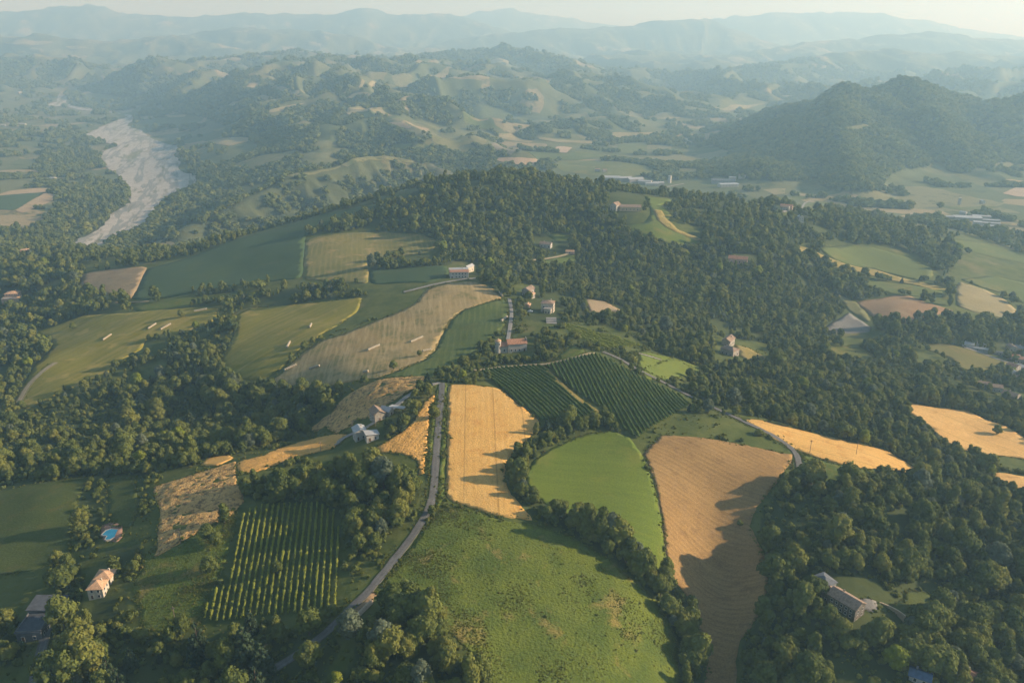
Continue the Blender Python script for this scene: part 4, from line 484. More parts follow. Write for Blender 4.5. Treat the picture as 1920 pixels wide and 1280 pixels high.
# field materials: colour a/b (broad), c (patches), row stripes (period m, colour, strength), relief
FM = {
 'wheat':      dict(a=(0.59,0.355,0.105), b=(0.66,0.415,0.135), c=(0.521,0.277,0.073), big=45, patch=7, stripe=(3.4,(0.558,0.307,0.078),.28), bump=.3),
 'wheat_pale': dict(a=(0.620,0.378,0.127), b=(0.694,0.448,0.167), c=(0.533,0.307,0.098), big=40, patch=8, stripe=(4.,(0.583,0.342,0.108),.3), bump=.25),
 'lodged':     dict(a=(.50,.31,.11), b=(.58,.37,.14), c=(.19,.125,.055), big=30, patch=2.6, pcut=(.50,.60), stripe=(2.4,(.46,.285,.10),.2), bump=.9, streak=.2),
 'lodged2':    dict(a=(0.620,0.342,0.088), b=(0.707,0.401,0.113), c=(0.322,0.177,0.054), big=30, patch=3.4, pcut=(.58,.68), stripe=(2.4,(0.546,0.295,0.078),.35), bump=.6),
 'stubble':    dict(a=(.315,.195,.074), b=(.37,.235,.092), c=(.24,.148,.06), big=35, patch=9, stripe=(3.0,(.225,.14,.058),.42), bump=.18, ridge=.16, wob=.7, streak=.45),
 'stubble2':   dict(a=(.26,.19,.105), b=(.30,.22,.12), c=(.20,.16,.09), big=40, patch=9, stripe=(4.,(.38,.29,.17),.6), bump=.3),
 'meadow':     dict(a=(0.098,0.145,0.019), b=(0.120,0.162,0.022), c=(0.165,0.180,0.028), big=40, patch=26, stripe=(6.,(0.135,0.180,0.026),.4), bump=.16, streak=.5),
 'meadow2':    dict(a=(0.136,0.182,0.028), b=(0.153,0.187,0.032), c=(0.118,0.156,0.024), big=45, patch=14, stripe=None, bump=.15),
 'meadow3':    dict(a=(0.100,0.140,0.024), b=(0.118,0.156,0.028), c=(0.177,0.166,0.040), big=45, patch=18, stripe=None, bump=.2),
 'grass':      dict(a=(0.077,0.109,0.018), b=(0.106,0.140,0.024), c=(0.153,0.135,0.036), big=20, patch=5, stripe=None, bump=.35),
 'lawn_dark':  dict(a=(0.065,0.088,0.020), b=(0.083,0.104,0.024), c=(0.106,0.104,0.028), big=25, patch=8, stripe=None, bump=.25),
 'olive':      dict(a=(0.136,0.130,0.040), b=(0.153,0.146,0.044), c=(0.189,0.156,0.056), big=50, patch=14, stripe=None, bump=.2),
 'scrubgrass': dict(a=(0.077,0.112,0.019), b=(0.125,0.155,0.023), c=(0.222,0.182,0.052), big=14, patch=18, pcut=(.55,.69), stripe=None, bump=.6),
 'scrub':      dict(a=(0.106,0.125,0.024), b=(0.153,0.156,0.032), c=(0.295,0.208,0.064), big=18, patch=9, stripe=None, bump=.5),
 'drygrass':   dict(a=(0.260,0.208,0.064), b=(0.319,0.250,0.080), c=(0.153,0.156,0.036), big=25, patch=10, stripe=None, bump=.35),
 'hay':        dict(a=(.19,.18,.022), b=(.23,.21,.030), c=(.36,.275,.075), big=60, patch=20, pcut=(.54,.70), stripe=(9.,(.31,.25,.065),.25), bump=.15, streak=.85),
 'striped':    dict(a=(.30,.22,.09), b=(.36,.27,.12), c=(.19,.17,.055), big=45, patch=20, pcut=(.46,.66), stripe=(4.2,(.45,.335,.165),.45), bump=.2, wob=1.6, streak=.7),
 'striped_green': dict(a=(0.068,0.102,0.024), b=(0.088,0.120,0.028), c=(0.106,0.125,0.032), big=60, patch=22, stripe=(4.6,(0.130,0.156,0.040),.6), bump=.25),
 'darkgreen':  dict(a=(.050,.085,.033), b=(.062,.10,.037), c=(.075,.10,.035), big=90, patch=30, stripe=(6.,(.058,.095,.036),.5), bump=.2),
 'palestripe': dict(a=(0.153,0.156,0.040), b=(0.201,0.182,0.052), c=(0.354,0.260,0.104), big=80, patch=24, pcut=(.50,.66), stripe=(5.5,(0.260,0.218,0.072),.7), bump=.2),
 'palegreen':  dict(a=(0.100,0.130,0.034), b=(0.118,0.146,0.040), c=(0.177,0.166,0.048), big=110, patch=40, stripe=None, bump=.25),
 'palegreen2': dict(a=(0.118,0.140,0.040), b=(0.142,0.156,0.048), c=(0.201,0.177,0.060), big=140, patch=50, stripe=None, bump=.25),
 'straw':      dict(a=(.27,.23,.11), b=(.32,.27,.14), c=(.17,.18,.07), big=90, patch=35, stripe=None, bump=.25),
 'straw_green':dict(a=(.16,.16,.065), b=(.20,.185,.08), c=(.09,.12,.04), big=70, patch=25, stripe=None, bump=.4),
 'softslope':  dict(a=(.105,.125,.045), b=(.13,.14,.055), c=(.16,.15,.065), big=90, patch=30, stripe=None, bump=.4),
 'tan':        dict(a=(.34,.255,.15), b=(.39,.30,.18), c=(.28,.23,.12), big=90, patch=35, stripe=None, bump=.2),
 'tan_pink':   dict(a=(.38,.27,.17), b=(.42,.31,.20), c=(.34,.25,.14), big=90, patch=40, stripe=None, bump=.2),
 'tan_pale':   dict(a=(.42,.32,.22), b=(.46,.35,.24), c=(.38,.29,.19), big=90, patch=40, stripe=None, bump=.2),
 'brown':      dict(a=(.26,.165,.09), b=(.30,.20,.11), c=(.34,.24,.13), big=80, patch=30, stripe=None, bump=.2),
 'soil':       dict(a=(.19,.165,.115), b=(.22,.19,.13), c=(.16,.15,.09), big=80, patch=30, stripe=None, bump=.2),
 'greygravel': dict(a=(.19,.185,.17), b=(.22,.21,.19), c=(.16,.16,.145), big=30, patch=6, stripe=None, bump=.15),
 'dirtyard':   dict(a=(.28,.185,.10), b=(.33,.23,.13), c=(.20,.14,.08), big=9, patch=3, stripe=None, bump=.2),
 'terracotta': dict(a=(.28,.17,.125), b=(.32,.20,.15), c=(.24,.15,.11), big=5, patch=2, stripe=None, bump=.03),
 'asphalt':    dict(a=(.135,.13,.122), b=(.16,.155,.145), c=(.11,.108,.10), big=12, patch=2.5, stripe=None, bump=.02),
 'gravel':     dict(a=(.27,.255,.23), b=(.31,.29,.26), c=(.22,.20,.17), big=8, patch=2.2, stripe=None, bump=.05),
 'dirt':       dict(a=(.34,.27,.165), b=(.38,.31,.19), c=(.22,.20,.10), big=10, patch=3, stripe=None, bump=.1),
}
_fm = {}
def field_mat(k):
    if k in _fm: return _fm[k]
    if k == 'river':
        g = G('river_gravel')
        st = g.n('ShaderNodeMapping', _vector_type='TEXTURE', Vector=g.pos); st.inputs['Rotation'].default_value = (0, 0, math.radians(108)); st.inputs['Scale'].default_value = (6., 1, 1)
        v = st.outputs[0]
        f1 = g.noise(60, 4, v, .6, .35); f2 = g.noise(22, 4, v, .6, .3); f3 = g.noise(22, 3)
        c = g.mix(g.ramp(f3, .35, .7), (.46, .43, .375), (.37, .345, .295))
        c = g.mix(g.ramp(f2, .56, .66), c, (.19, .185, .13))
        ch = g.math('ABSOLUTE', g.math('SUBTRACT', f1, .5))
        w = g.ramp(ch, .045, .020)
        c = g.mix(g.math('MULTIPLY', w, .8), c, (.21, .22, .20))
        veg = g.ramp(g.noise(55, 5, v, .65, .5), .55, .70)
        c = g.mix(g.math('MULTIPLY', veg, .75), c, (.16, .17, .075))
        g.bump(g.noise(9, 3), .8)
        _fm[k] = g.col(c); return g.m
    d = FM[k]; g = G(k + '_ground')
    c = g.mix(g.ramp(g.noise(d['big'], 3), .3, .7), d['a'], d['b'])
    lo, hi = d.get('pcut', (.5, .72))
    c = g.mix(g.ramp(g.noise(d['patch'], 5, rough=.65, dist=.4), lo, hi), c, d['c'])
    if d['stripe']:
        per, sc, st = d['stripe']
        row = g.attr('row')
        wob = g.math('MULTIPLY', g.math('SUBTRACT', g.noise(per * 8, 2), .5), per * d.get('wob', .7))
        s = g.math('SINE', g.math('MULTIPLY', g.math('ADD', row, wob), 2 * math.pi / per))
        m = g.math('MULTIPLY', g.ramp(s, -.2, .9), g.math('MULTIPLY', g.ramp(g.noise(per * 5, 4), .3, .6), st))
        c = g.mix(m, c, sc)
        cv = g.n('ShaderNodeCombineXYZ'); g.set(cv.inputs[0], row); g.set(cv.inputs[1], g.math('MULTIPLY', g.attr('along'), .07))
        sk = g.noise(per * .8, 4, cv.outputs[0], .6)
        c = g.mix(g.math('MULTIPLY', g.ramp(sk, .48, .68), d.get('streak', .45)), c, sc)
        c = g.mix(g.math('MULTIPLY', g.ramp(sk, .45, .25), d.get('streak', .45) * .7), c, d['c'])
        h = g.math('ADD', g.noise(.9, 3), g.math('MULTIPLY', s, d.get('ridge', .05)))
    else:
        h = g.noise(1.1, 4)
    if k.startswith(('wheat', 'lodged')):
        tl = g.math('ABSOLUTE', g.math('SUBTRACT', g.math('FRACT', g.math('DIVIDE', g.attr('row'), 16.)), .5))
        c = g.mix(g.math('MULTIPLY', g.ramp(tl, .034, .014), .65), c, tuple(v * .6 for v in d['a']))
        c = g.mix(g.math('MULTIPLY', g.ramp(g.noise(24, 4, rough=.65, dist=1.), .5, .75), .4), c, tuple(v * 1.18 for v in d['b']))
    if k in ('asphalt', 'gravel', 'dirt'):
        ac = g.math('ABSOLUTE', g.attr('across'))
        wt = g.math('MULTIPLY', g.ramp(g.math('ABSOLUTE', g.math('SUBTRACT', ac, .85)), .45, .1), g.ramp(g.noise(6, 3), .3, .6))
        c = g.mix(g.math('MULTIPLY', wt, .5), c, tuple(v * 1.28 for v in d['b']))
        ed = g.math('MULTIPLY', g.ramp(g.math('ADD', ac, g.math('MULTIPLY', g.noise(2.5, 4), .9)), 1.9, 2.5), .8)
        c = g.mix(ed, c, (.16, .15, .075))
    c = g.mix(g.math('MULTIPLY', g.ramp(g.noise(d['big'] * .35, 5, rough=.7, dist=.8), .52, .75), .35), c, tuple(v * .66 for v in d['a']))
    fine = g.mix(g.ramp(g.noise(.8, 4, rough=.7), .25, .75), (.78, .78, .78), (1.2, 1.2, 1.2))
    mm = g.n('ShaderNodeMix', _data_type='RGBA', _blend_type='MULTIPLY'); g.set(mm.inputs[0], 1.); g.set(mm.inputs[6], c); g.set(mm.inputs[7], fine)
    g.bump(h, d['bump'])
    _fm[k] = g.col(mm.outputs[2]); return g.m

def terrain_mat():
    g = G('open_country')
    wood = g.attr('wood'); far = g.attr('far')
    n1 = g.noise(18, 5, rough=.65); n2 = g.noise(60, 4); n3 = g.noise(5, 4, rough=.7)
    near = g.mix(g.ramp(n1, .35, .65), (.068, .092, .020), (.112, .128, .032))
    near = g.mix(g.ramp(n2, .55, .72), near, (.155, .145, .055))
    near = g.mix(g.ramp(n3, .55, .8), near, (.045, .07, .018))
    # distant patchwork of small fields
    wv = g.n('ShaderNodeVectorMath', _operation='ADD'); g.set(wv.inputs[0], g.pos)
    nv = g.n('ShaderNodeTexNoise', Scale=1 / 400., Detail=2); g.set(nv.inputs['Vector'], g.pos)
    sc = g.n('ShaderNodeVectorMath', _operation='SCALE'); g.set(sc.inputs[0], nv.outputs['Color']); sc.inputs['Scale'].default_value = 220
    g.set(wv.inputs[1], sc.outputs[0])
    flatv = g.n('ShaderNodeVectorMath', _operation='MULTIPLY'); g.set(flatv.inputs[0], wv.outputs[0]); flatv.inputs[1].default_value = (1, 1, 0)
    vo = g.n('ShaderNodeTexVoronoi', Scale=1 / 190., _distance='CHEBYCHEV'); g.set(vo.inputs['Vector'], flatv.outputs[0])
    cs = g.n('ShaderNodeSeparateColor', Color=vo.outputs['Color']).outputs
    pc = g.mix(g.ramp(cs[0], .2, .8), (.105, .125, .046), (.145, .150, .062))
    pc = g.mix(g.math('GREATER_THAN', cs[1], .88), pc, (.29, .235, .125))
    pc = g.mix(g.math('GREATER_THAN', cs[2], .86), pc, (.20, .19, .09))
    pc = g.mix(g.ramp(g.noise(80, 5, rough=.7), .54, .68), pc, (.070, .092, .032))
    base = g.mix(far, near, pc)
    clay_shade = g.attr('clay_shade')
    cm = g.math('MULTIPLY', clay_shade, g.math('ADD', .6, g.math('MULTIPLY', g.ramp(g.noise(22, 5, rough=.75), .42, .62), .4)))
    base = g.mix(cm, base, (.072, .086, .038))  # clay and scrub tone, darkened for a slope turned from the sun
    wc = g.mix(g.ramp(g.noise(35, 4), .3, .7), (.040, .058, .020), (.070, .088, .029))
    base = g.mix(wood, base, wc)
    h = g.math('ADD', g.noise(14, 4, rough=.7), g.math('MULTIPLY', g.noise(2.2, 3), .12))
    b = g.bump(h, 1.6)
    g.set(b.inputs['Distance'], g.math('ADD', .7, g.math('MULTIPLY', far, g.math('ADD', 1.0, g.math('MULTIPLY', wood, 9.)))))
    return g.col(base)

def leaf_mat(name, lo, hi, yellow, trans=.30):
    g = G(name)
    oi = g.n('ShaderNodeObjectInfo').outputs['Random']
    c = g.mix(oi, lo, hi)
    c = g.mix(g.math('MULTIPLY', g.ramp(g.math('FRACT', g.math('MULTIPLY', oi, 7.31)), .60, 1.), .85), c, yellow)
    c = g.mix(g.math('MULTIPLY', g.ramp(g.noise(2.2, 3), .35, .75), .55), c, tuple(v * 1.5 for v in hi))
    g.col(c)
    tr = g.n('ShaderNodeBsdfTranslucent'); g.set(tr.inputs['Color'], c)
    mx = g.n('ShaderNodeMixShader'); mx.inputs[0].default_value = trans
    g.t.links.new(g.b.outputs[0], mx.inputs[1]); g.t.links.new(tr.outputs[0], mx.inputs[2])
    g.t.links.new(mx.outputs[0], g.out.inputs['Surface'])
    return g.m
M_LEAF = leaf_mat('broad_leaves', (.064, .092, .025), (.150, .175, .042), (.20, .20, .045), .24)
M_PINE = leaf_mat('needles', (.030, .052, .028), (.050, .075, .036), (.07, .09, .045), .12)
M_GREY = leaf_mat('silver_leaves', (.105, .135, .085), (.13, .16, .10), (.15, .17, .10))
M_YEL = leaf_mat('bright_leaves', (.17, .21, .028), (.20, .24, .03), (.26, .27, .03))
M_VINE = leaf_mat('vine_leaves', (.075, .120, .030), (.098, .150, .038), (.12, .17, .045), .35)
M_VINE2 = leaf_mat('young_vine_leaves', (.24, .27, .042), (.27, .30, .048), (.30, .32, .055), .45)
M_BARK = flat('bark', (.11, .085, .06), var=.3, size=.6)

# ================================================================ the land
OX, OY = 0., -100.
_in = np.arange(-36.5, 36.51, .13)
_out = np.cumsum(np.linspace(.2, 2.2, 34)); _out = _out / _out[-1] * 43
TH = np.radians(np.concatenate([-36.5 - _out[::-1], _in, 36.5 + _out]))
LR = np.log(40.) + (np.log(15800.) - np.log(40.)) * np.linspace(0, 1, 960)
TT, RR_ = np.meshgrid(TH, np.exp(LR), indexing='ij')
GX = OX + RR_ * np.sin(TT); GY = OY + RR_ * np.cos(TT)
GZ = height(GX, GY)
def ground(x, y):
    """height of the land surface under a point"""
    x = np.asarray(x, float); y = np.asarray(y, float)
    th = np.arctan2(x - OX, y - OY); lr = np.log(np.maximum(np.hypot(x - OX, y - OY), 41))
    i = np.clip(np.searchsorted(TH, th) - 1, 0, len(TH) - 2); u = np.clip((th - TH[i]) / (TH[i + 1] - TH[i]), 0, 1)
    f = np.clip((lr - LR[0]) / (LR[1] - LR[0]), 0, len(LR) - 1.001); j = f.astype(int); v = f - j
    return (GZ[i, j] * (1 - u) + GZ[i + 1, j] * u) * (1 - v) + (GZ[i, j + 1] * (1 - u) + GZ[i + 1, j + 1] * u) * v
gz = lambda x, y: float(ground(np.array([x]), np.array([y]))[0])

def slope_at(x, y):
    e = 12 + np.hypot(x, y) * .006
    return np.hypot(ground(x + e, y) - ground(x - e, y), ground(x, y + e) - ground(x, y - e)) / (2 * e)
blx = np.array([p[:2] for p in RIDGES[0]['crest']]); BAD = [tuple(p) for p in blx] + [tuple(p) for p in blx[::-1]]
def far_wood(x, y):
    """where the distant hills are wooded (0..1)"""
    z = ground(x, y); s = slope_at(x, y)
    n = fbm(x / 330, y / 330, 81, 4, .6) * 1.0
    bias = -.16 + 2.0 * (np.minimum(s, .5) - .13)
    bias = bias - np.where((x > -.36 * y) & (x < .06 * y) & (y < 4300), .22, 0)
    bias = bias + np.where((x > .28 * y) & (y < 3600) & (y > 1450) & (z > -105), .75, 0)
    bias = bias + np.where((x < .05 * y) & (y > 4300) & (y < 6300) & (z > -110), .18, 0)
    flatland = sstep(-96, -110, z)
    bias = bias * (1 - flatland) - .22 * flatland
    e = 40 + np.hypot(x, y) * .008
    zx0, zx1, zy0, zy1 = ground(x - e, y), ground(x + e, y), ground(x, y - e), ground(x, y + e)
    hollow = ((zx0 + zx1 + zy0 + zy1) / 4 - z) / e
    hillside = sstep(1350, 1700, y) * (1 - flatland) * np.where((x > .28 * y) & (y < 3600), .0, 1.)
    bias = bias + hillside * (np.clip(hollow * 10, -.6, .8) + np.clip((zx1 - zx0) / (2 * e) * 3.6, -.9, .9))  # extra wood on faces turned from the sun, to deepen their shade
    n2 = fbm(x / 75, y / 75, 85, 3, .6)
    w = np.maximum(sstep(-.05, .12, n + bias), sstep(.26, .36, n2 - .16 * hillside - .12 * flatland * (x > -.12 * y) ))
    w = np.maximum(w, .8 * sstep(320, 170, edge_dist(x, y, BAD)) * sstep(.08, .22, fbm(x / 42, y / 42, 88, 3)))
    return w * sstep(1230, 1330, y + np.abs(x) * .0)
def blocked(x, y, pad=2.0):
    m = np.zeros(x.shape, bool)
    for P, pd in BLOCK:
        A = np.array(P); w = max(pad, pd)
        c = (x > A[:, 0].min() - w) & (x < A[:, 0].max() + w) & (y > A[:, 1].min() - w) & (y < A[:, 1].max() + w) & ~m
        if c.any():
            k = np.where(c)[0]
            m[k] = inside(x[k], y[k], P) | (edge_dist(x[k], y[k], P) < w)
    return m
def road_poly(pts, w):
    P = np.array(pts); d = np.gradient(P, axis=0); d /= np.maximum(np.linalg.norm(d, axis=1), 1e-6)[:, None]
    nrm = np.stack([-d[:, 1], d[:, 0]], 1)
    return [tuple(p) for p in P + nrm * w] + [tuple(p) for p in (P - nrm * w)[::-1]]
BLOCK = [(f[2], 1.5) for f in FIELDS] + [(v[1], 1.5) for v in VINEYARDS] + [(road_poly(r[2], r[3] / 2 + 1.), 1.) for r in ROADS] + [(c, 0.) for c in CLEAR]

wood = far_wood(GX.ravel(), GY.ravel())
for nme, P, dens, sc in WOODS:
    wood = np.maximum(wood, inside(GX.ravel(), GY.ravel(), P) * .85)
far = sstep(1150, 1500, GY).ravel()
clay_shade = sstep(300, 150, edge_dist(GX.ravel(), GY.ravel(), [tuple(p) for p in blx] + [tuple(p) for p in blx[::-1]])) 
clay_shade = np.maximum(clay_shade, .5 * sstep(.28, .42, slope_at(GX.ravel(), GY.ravel())) * (GY.ravel() > 1500) * (GX.ravel() < .25 * GY.ravel()))
wood = wood * (1 - .2 * sstep(330, 160, edge_dist(GX.ravel(), GY.ravel(), [tuple(p) for p in blx] + [tuple(p) for p in blx[::-1]])))
nT, nR = GX.shape
V = np.stack([GX.ravel(), GY.ravel(), GZ.ravel()], 1)
ii = (np.arange(nT - 1)[:, None] * nR + np.arange(nR - 1)[None]).ravel()
Q = np.stack([ii, ii + 1, ii + nR + 1, ii + nR], 1)[:, ::-1]
me = mesh_np(V, Q, 'terrain', [terrain_mat()], True)
for nm, arr in (('wood', wood), ('far', far), ('clay_shade', clay_shade)):
    me.attributes.new(nm, 'FLOAT', 'POINT').data.foreach_set('value', np.ascontiguousarray(arr, np.float32))
tag(link(bpy.data.objects.new('terrain', me)), kind='structure')

# ---------------------------------------------------------------- fields, meadows, riverbed: sheets of crop or grass lying on the land
def densify(P, step):
    out = []
    n = len(P)
    for i in range(n):
        a = np.array(P[i]); b = np.array(P[(i + 1) % n]); L = np.linalg.norm(b - a); k = max(1, int(L / step))
        for j in range(k): out.append(tuple(a + (b - a) * j / k))
    return out
def smooth_poly(P):
    """round the corners a little (Chaikin)"""
    out = []
    for i in range(len(P)):
        a = np.array(P[i]); b = np.array(P[(i + 1) % len(P)])
        out += [tuple(a * .93 + b * .07), tuple(a * .07 + b * .93)]
    return out
def sheet(name, P, matl, ang, up, label=None, rough=0., wig=.5, skirt=True):
    P = smooth_poly(P)
    A = np.array(P); dist = float(np.hypot(*A.mean(0)))
    step = max(2.2, dist * .0062)
    if rough: step = 1.25
    area = .5 * abs(np.dot(A[:, 0], np.roll(A[:, 1], 1)) - np.dot(A[:, 1], np.roll(A[:, 0], 1)))
    step = max(step, math.sqrt(area / 9000))
    B = np.array(densify(P, step))
    B = B + np.stack([vnoise(B[:, 0] / 9, B[:, 1] / 9, 5), vnoise(B[:, 0] / 9, B[:, 1] / 9, 6)], 1) * wig * min(1., 600 / dist + .3)
    if dist < 1200: B = B + rng.normal(0, .28, B.shape)
    x0, y0 = A.min(0); x1, y1 = A.max(0)
    gx, gy = np.meshgrid(np.arange(x0, x1, step), np.arange(y0, y1, step))
    gx = gx.ravel() + rng.uniform(-.25, .25, gx.size) * step; gy = gy.ravel() + rng.uniform(-.25, .25, gy.size) * step
    k = inside(gx, gy, [tuple(b) for b in B]); gx, gy = gx[k], gy[k]
    if len(gx):
        k = edge_dist(gx, gy, [tuple(b) for b in B]) > step * .45; gx, gy = gx[k], gy[k]
    pts = [Vector((float(a), float(b))) for a, b in B] + [Vector((float(a), float(b))) for a, b in zip(gx, gy)]
    nb = len(B)
    vo, eo, fo, *_ = delaunay_2d_cdt(pts, [(i, (i + 1) % nb) for i in range(nb)], [], 1, 1e-4)
    X = np.array([v[0] for v in vo]); Y = np.array([v[1] for v in vo])
    bd = edge_dist(X, Y, [tuple(b) for b in B]); lift = up * .35 + dist * .0003
    Z = ground(X, Y) + lift
    if rough:
        Z = Z + rough * sstep(0, 4, bd) * (.55 * vnoise(X / 3.1, Y / 2.2, 71) + .45 * vnoise(X / 1.5, Y / 1.3, 72) + .3 * vnoise(X / 9, Y / 9, 73))
    elif up > .3:
        Z = Z + .10 * vnoise(X / 4, Y / 4, 74) * sstep(0, 4, bd)
    V = list(zip(X, Y, Z)); faces = [list(f) for f in fo]
    ca, sa = (math.cos(ang), math.sin(ang)) if ang is not None else (1., 0.)
    rowv = list(-X * sa + Y * ca)
    if skirt:
        cnt = {}
        for f in faces:
            for i in range(len(f)):
                e = (f[i], f[(i + 1) % len(f)]); cnt[tuple(sorted(e))] = cnt.get(tuple(sorted(e)), 0) + 1
        low = {}
        def lo(i):
            if i not in low:
                low[i] = len(V); V.append((V[i][0], V[i][1], V[i][2] - lift - .9)); rowv.append(rowv[i])
            return low[i]
        for f in list(faces):
            if len(f) != 3: continue
            for i in range(3):
                a, b = f[i], f[(i + 1) % 3]
                if cnt[tuple(sorted((a, b)))] == 1: faces.append([b, a, lo(a), lo(b)])
    me = mesh_from(V, faces, name, [field_mat(matl)], True)
    # keep the sheet facing up
    if sum(p.normal.z * p.area for p in me.polygons) < 0: me.flip_normals()
    me.attributes.new('row', 'FLOAT', 'POINT').data.foreach_set('value', np.array(rowv, np.float32))
    co = np.zeros(len(me.vertices) * 3, np.float32); me.vertices.foreach_get('co', co); co = co.reshape(-1, 3)
    me.attributes.new('along', 'FLOAT', 'POINT').data.foreach_set('value', np.ascontiguousarray(co[:, 0] * ca + co[:, 1] * sa, np.float32))
    o = link(bpy.data.objects.new(name, me)); tag(o, label, None, None, 'structure'); return o
for (nme, matl, P, ang, up) in FIELDS:
    if len(P) < 3: continue
    d = float(np.hypot(*np.array(P).mean(0)))
    if d > 2400 and matl.startswith('tan'): matl = 'straw'
    sheet(nme, P, matl, ang, up, rough={'lodged': .75, 'lodged2': .4}.get(matl, 0.), wig=.5 if d < 1200 else (14. if matl == 'river' else 3.), skirt=d < 1300)

# ---------------------------------------------------------------- roads and tracks
def strip(name, pts, matl, width, up=.16):
    P = [np.array(p) for p in pts]
    for _ in range(3):
        Q = [P[0]]
        for a, b in zip(P, P[1:]): Q += [a * .75 + b * .25, a * .25 + b * .75]
        P = Q + [P[-1]]
    S = [P[0]]
    for a, b in zip(P, P[1:]):
        L = np.linalg.norm(b - a); k = max(1, int(L / 2.5))
        for j in range(1, k + 1): S.append(a + (b - a) * j / k)
    S = np.array(S); d = np.gradient(S, axis=0); d /= np.maximum(np.linalg.norm(d, axis=1), 1e-6)[:, None]
    nr = np.stack([-d[:, 1], d[:, 0]], 1)
    rows = []
    edge = .18 * vnoise(S[:, 0] / 3, S[:, 1] / 3, 15)
    for o, dz in ((-.5, -.35), (-.5, 0), (-.17, .05), (.17, .05), (.5, 0), (.5, -.35)):
        q = S + nr * (o * width + np.sign(o) * edge * (abs(o) > .4))[:, None]
        rows.append(np.stack([q[:, 0], q[:, 1], ground(q[:, 0], q[:, 1]) + up + dz], 1))
    n = len(S); V = np.concatenate(rows); acr = np.repeat([-.5, -.5, -.17, .17, .5, .5], n) * width
    Q = [(r * n + i, r * n + i + 1, (r + 1) * n + i + 1, (r + 1) * n + i) for r in range(5) for i in range(n - 1)]
    me = mesh_from(V, Q, name, [field_mat(matl)])
    if sum(p.normal.z * p.area for p in me.polygons) < 0: me.flip_normals()
    me.attributes.new('across', 'FLOAT', 'POINT').data.foreach_set('value', np.ascontiguousarray(acr, np.float32))
    tag(link(bpy.data.objects.new(name, me)), kind='structure')
for nme, matl, pts, w in ROADS:
    d = float(np.hypot(*np.array(pts).mean(0)))
    strip(nme, pts, matl, w, .22 + d * .0004)

# ================================================================ trees
def leaf_cloud(seed, lobes, n, size, jit=.36, core=.82, up=.15, inner=.0):
    """crown: many small leaf-clump faces spread over and through overlapping lobes, with a darker inner mass"""
    r = np.random.default_rng(seed); L = np.array(lobes, float)
    w = L[:, 3] ** 2; w /= w.sum()
    k = r.choice(len(L), n * 2, p=w)
    d = r.normal(size=(n * 2, 3)); d[:, 2] += up; d /= np.linalg.norm(d, axis=1)[:, None]
    bumpy = 1 + .16 * vnoise(d[:, 0] * 3 + k * 7.1, d[:, 1] * 3 + d[:, 2] * 2.3, seed)
    c = L[k, :3] + d * (L[k, 3] * bumpy * r.uniform(.80, 1.12, n * 2))[:, None]
    keep = np.ones(len(c), bool)
    for i in range(len(L)):
        keep &= (np.linalg.norm(c - L[i, :3], axis=1) > L[i, 3] * .78) | (k == i)
    c = c[keep][:n]; d = d[keep][:n]; n = len(c)
    nr = d + r.normal(size=(n, 3)) * jit; nr /= np.linalg.norm(nr, axis=1)[:, None]
    t = np.cross(nr, r.normal(size=(n, 3))); t /= np.linalg.norm(t, axis=1)[:, None]
    b = np.cross(nr, t); s = size * r.uniform(.55, 1.3, n)[:, None]
    asp = r.uniform(.6, 1.0, n)[:, None]
    V = np.stack([c - t * s - b * s * asp * .3, c + t * s * .2 - b * s * asp, c + t * s + b * s * asp * .25, c - t * s * .15 + b * s * asp], 1).reshape(-1, 3)
    F = np.arange(4 * n).reshape(-1, 4)
    if core:
        cv = []; cf = []; off = len(V)
        bm = bmesh.new(); bmesh.ops.create_icosphere(bm, subdivisions=2 if core > .5 and n > 300 else 1, radius=1)
        iv = np.array([v.co[:] for v in bm.verts]); itri = np.array([[v.index for v in f.verts] for f in bm.faces]); bm.free()
        for i in range(len(L)):
            rad = L[i, 3] * core * (1 + .2 * vnoise(iv[:, 0] * 2.2 + i * 5, iv[:, 1] * 2.2 + iv[:, 2] * 3, seed + 3))
            cv.append(L[i, :3] + iv * rad[:, None]); cf.append(np.concatenate([itri, itri[:, :1]], 1) + off); off += len(iv)
        return np.concatenate([V] + cv), F, np.concatenate(cf)[:, :3]
    return V, F, np.zeros((0, 3), int)
def crown_mesh(name, matl, seed, lobes, n, size, **kw):
    V, F, T = leaf_cloud(seed, lobes, n, size, **kw)
    me = bpy.data.meshes.new(name)
    me.vertices.add(len(V)); me.vertices.foreach_set('co', np.ascontiguousarray(V, np.float32).ravel())
    idx = np.concatenate([F.ravel(), T.ravel()]).astype(np.int32)
    tot = np.concatenate([np.full(len(F), 4), np.full(len(T), 3)]).astype(np.int32)
    me.loops.add(len(idx)); me.loops.foreach_set('vertex_index', idx)
    me.polygons.add(len(tot)); me.polygons.foreach_set('loop_start', np.concatenate([[0], np.cumsum(tot)[:-1]]).astype(np.int32))
    me.polygons.foreach_set('loop_total', tot)
    me.materials.append(matl); me.update(calc_edges=True); me.validate(); return me
def lobes_round(seed, nl=9, spread=.20, r0=(.13, .21), z0=.30, z1=.86, top=1.0):
    r = random.Random(seed); L = [(0, 0, .56, .24)]
    for i in range(nl):
        a = i * 2.399 + r.uniform(-.4, .4); h = (i + .5) / nl
        rr = spread * math.sin(math.pi * min(1, .22 + .72 * h)) * r.uniform(.75, 1.25)
        L.append((rr * math.cos(a), rr * math.sin(a), z0 + (z1 - z0) * h * top, r.uniform(*r0)))
    return L
def lobes_tall(seed):
    r = random.Random(seed); L = []
    for i in range(9):
        h = i / 8; a = r.uniform(0, 6.28); rr = .05
        L.append((rr * math.cos(a), rr * math.sin(a), .20 + .70 * h, (.10 + .06 * math.sin(math.pi * (.15 + .8 * h))) * r.uniform(.85, 1.15)))
    return L
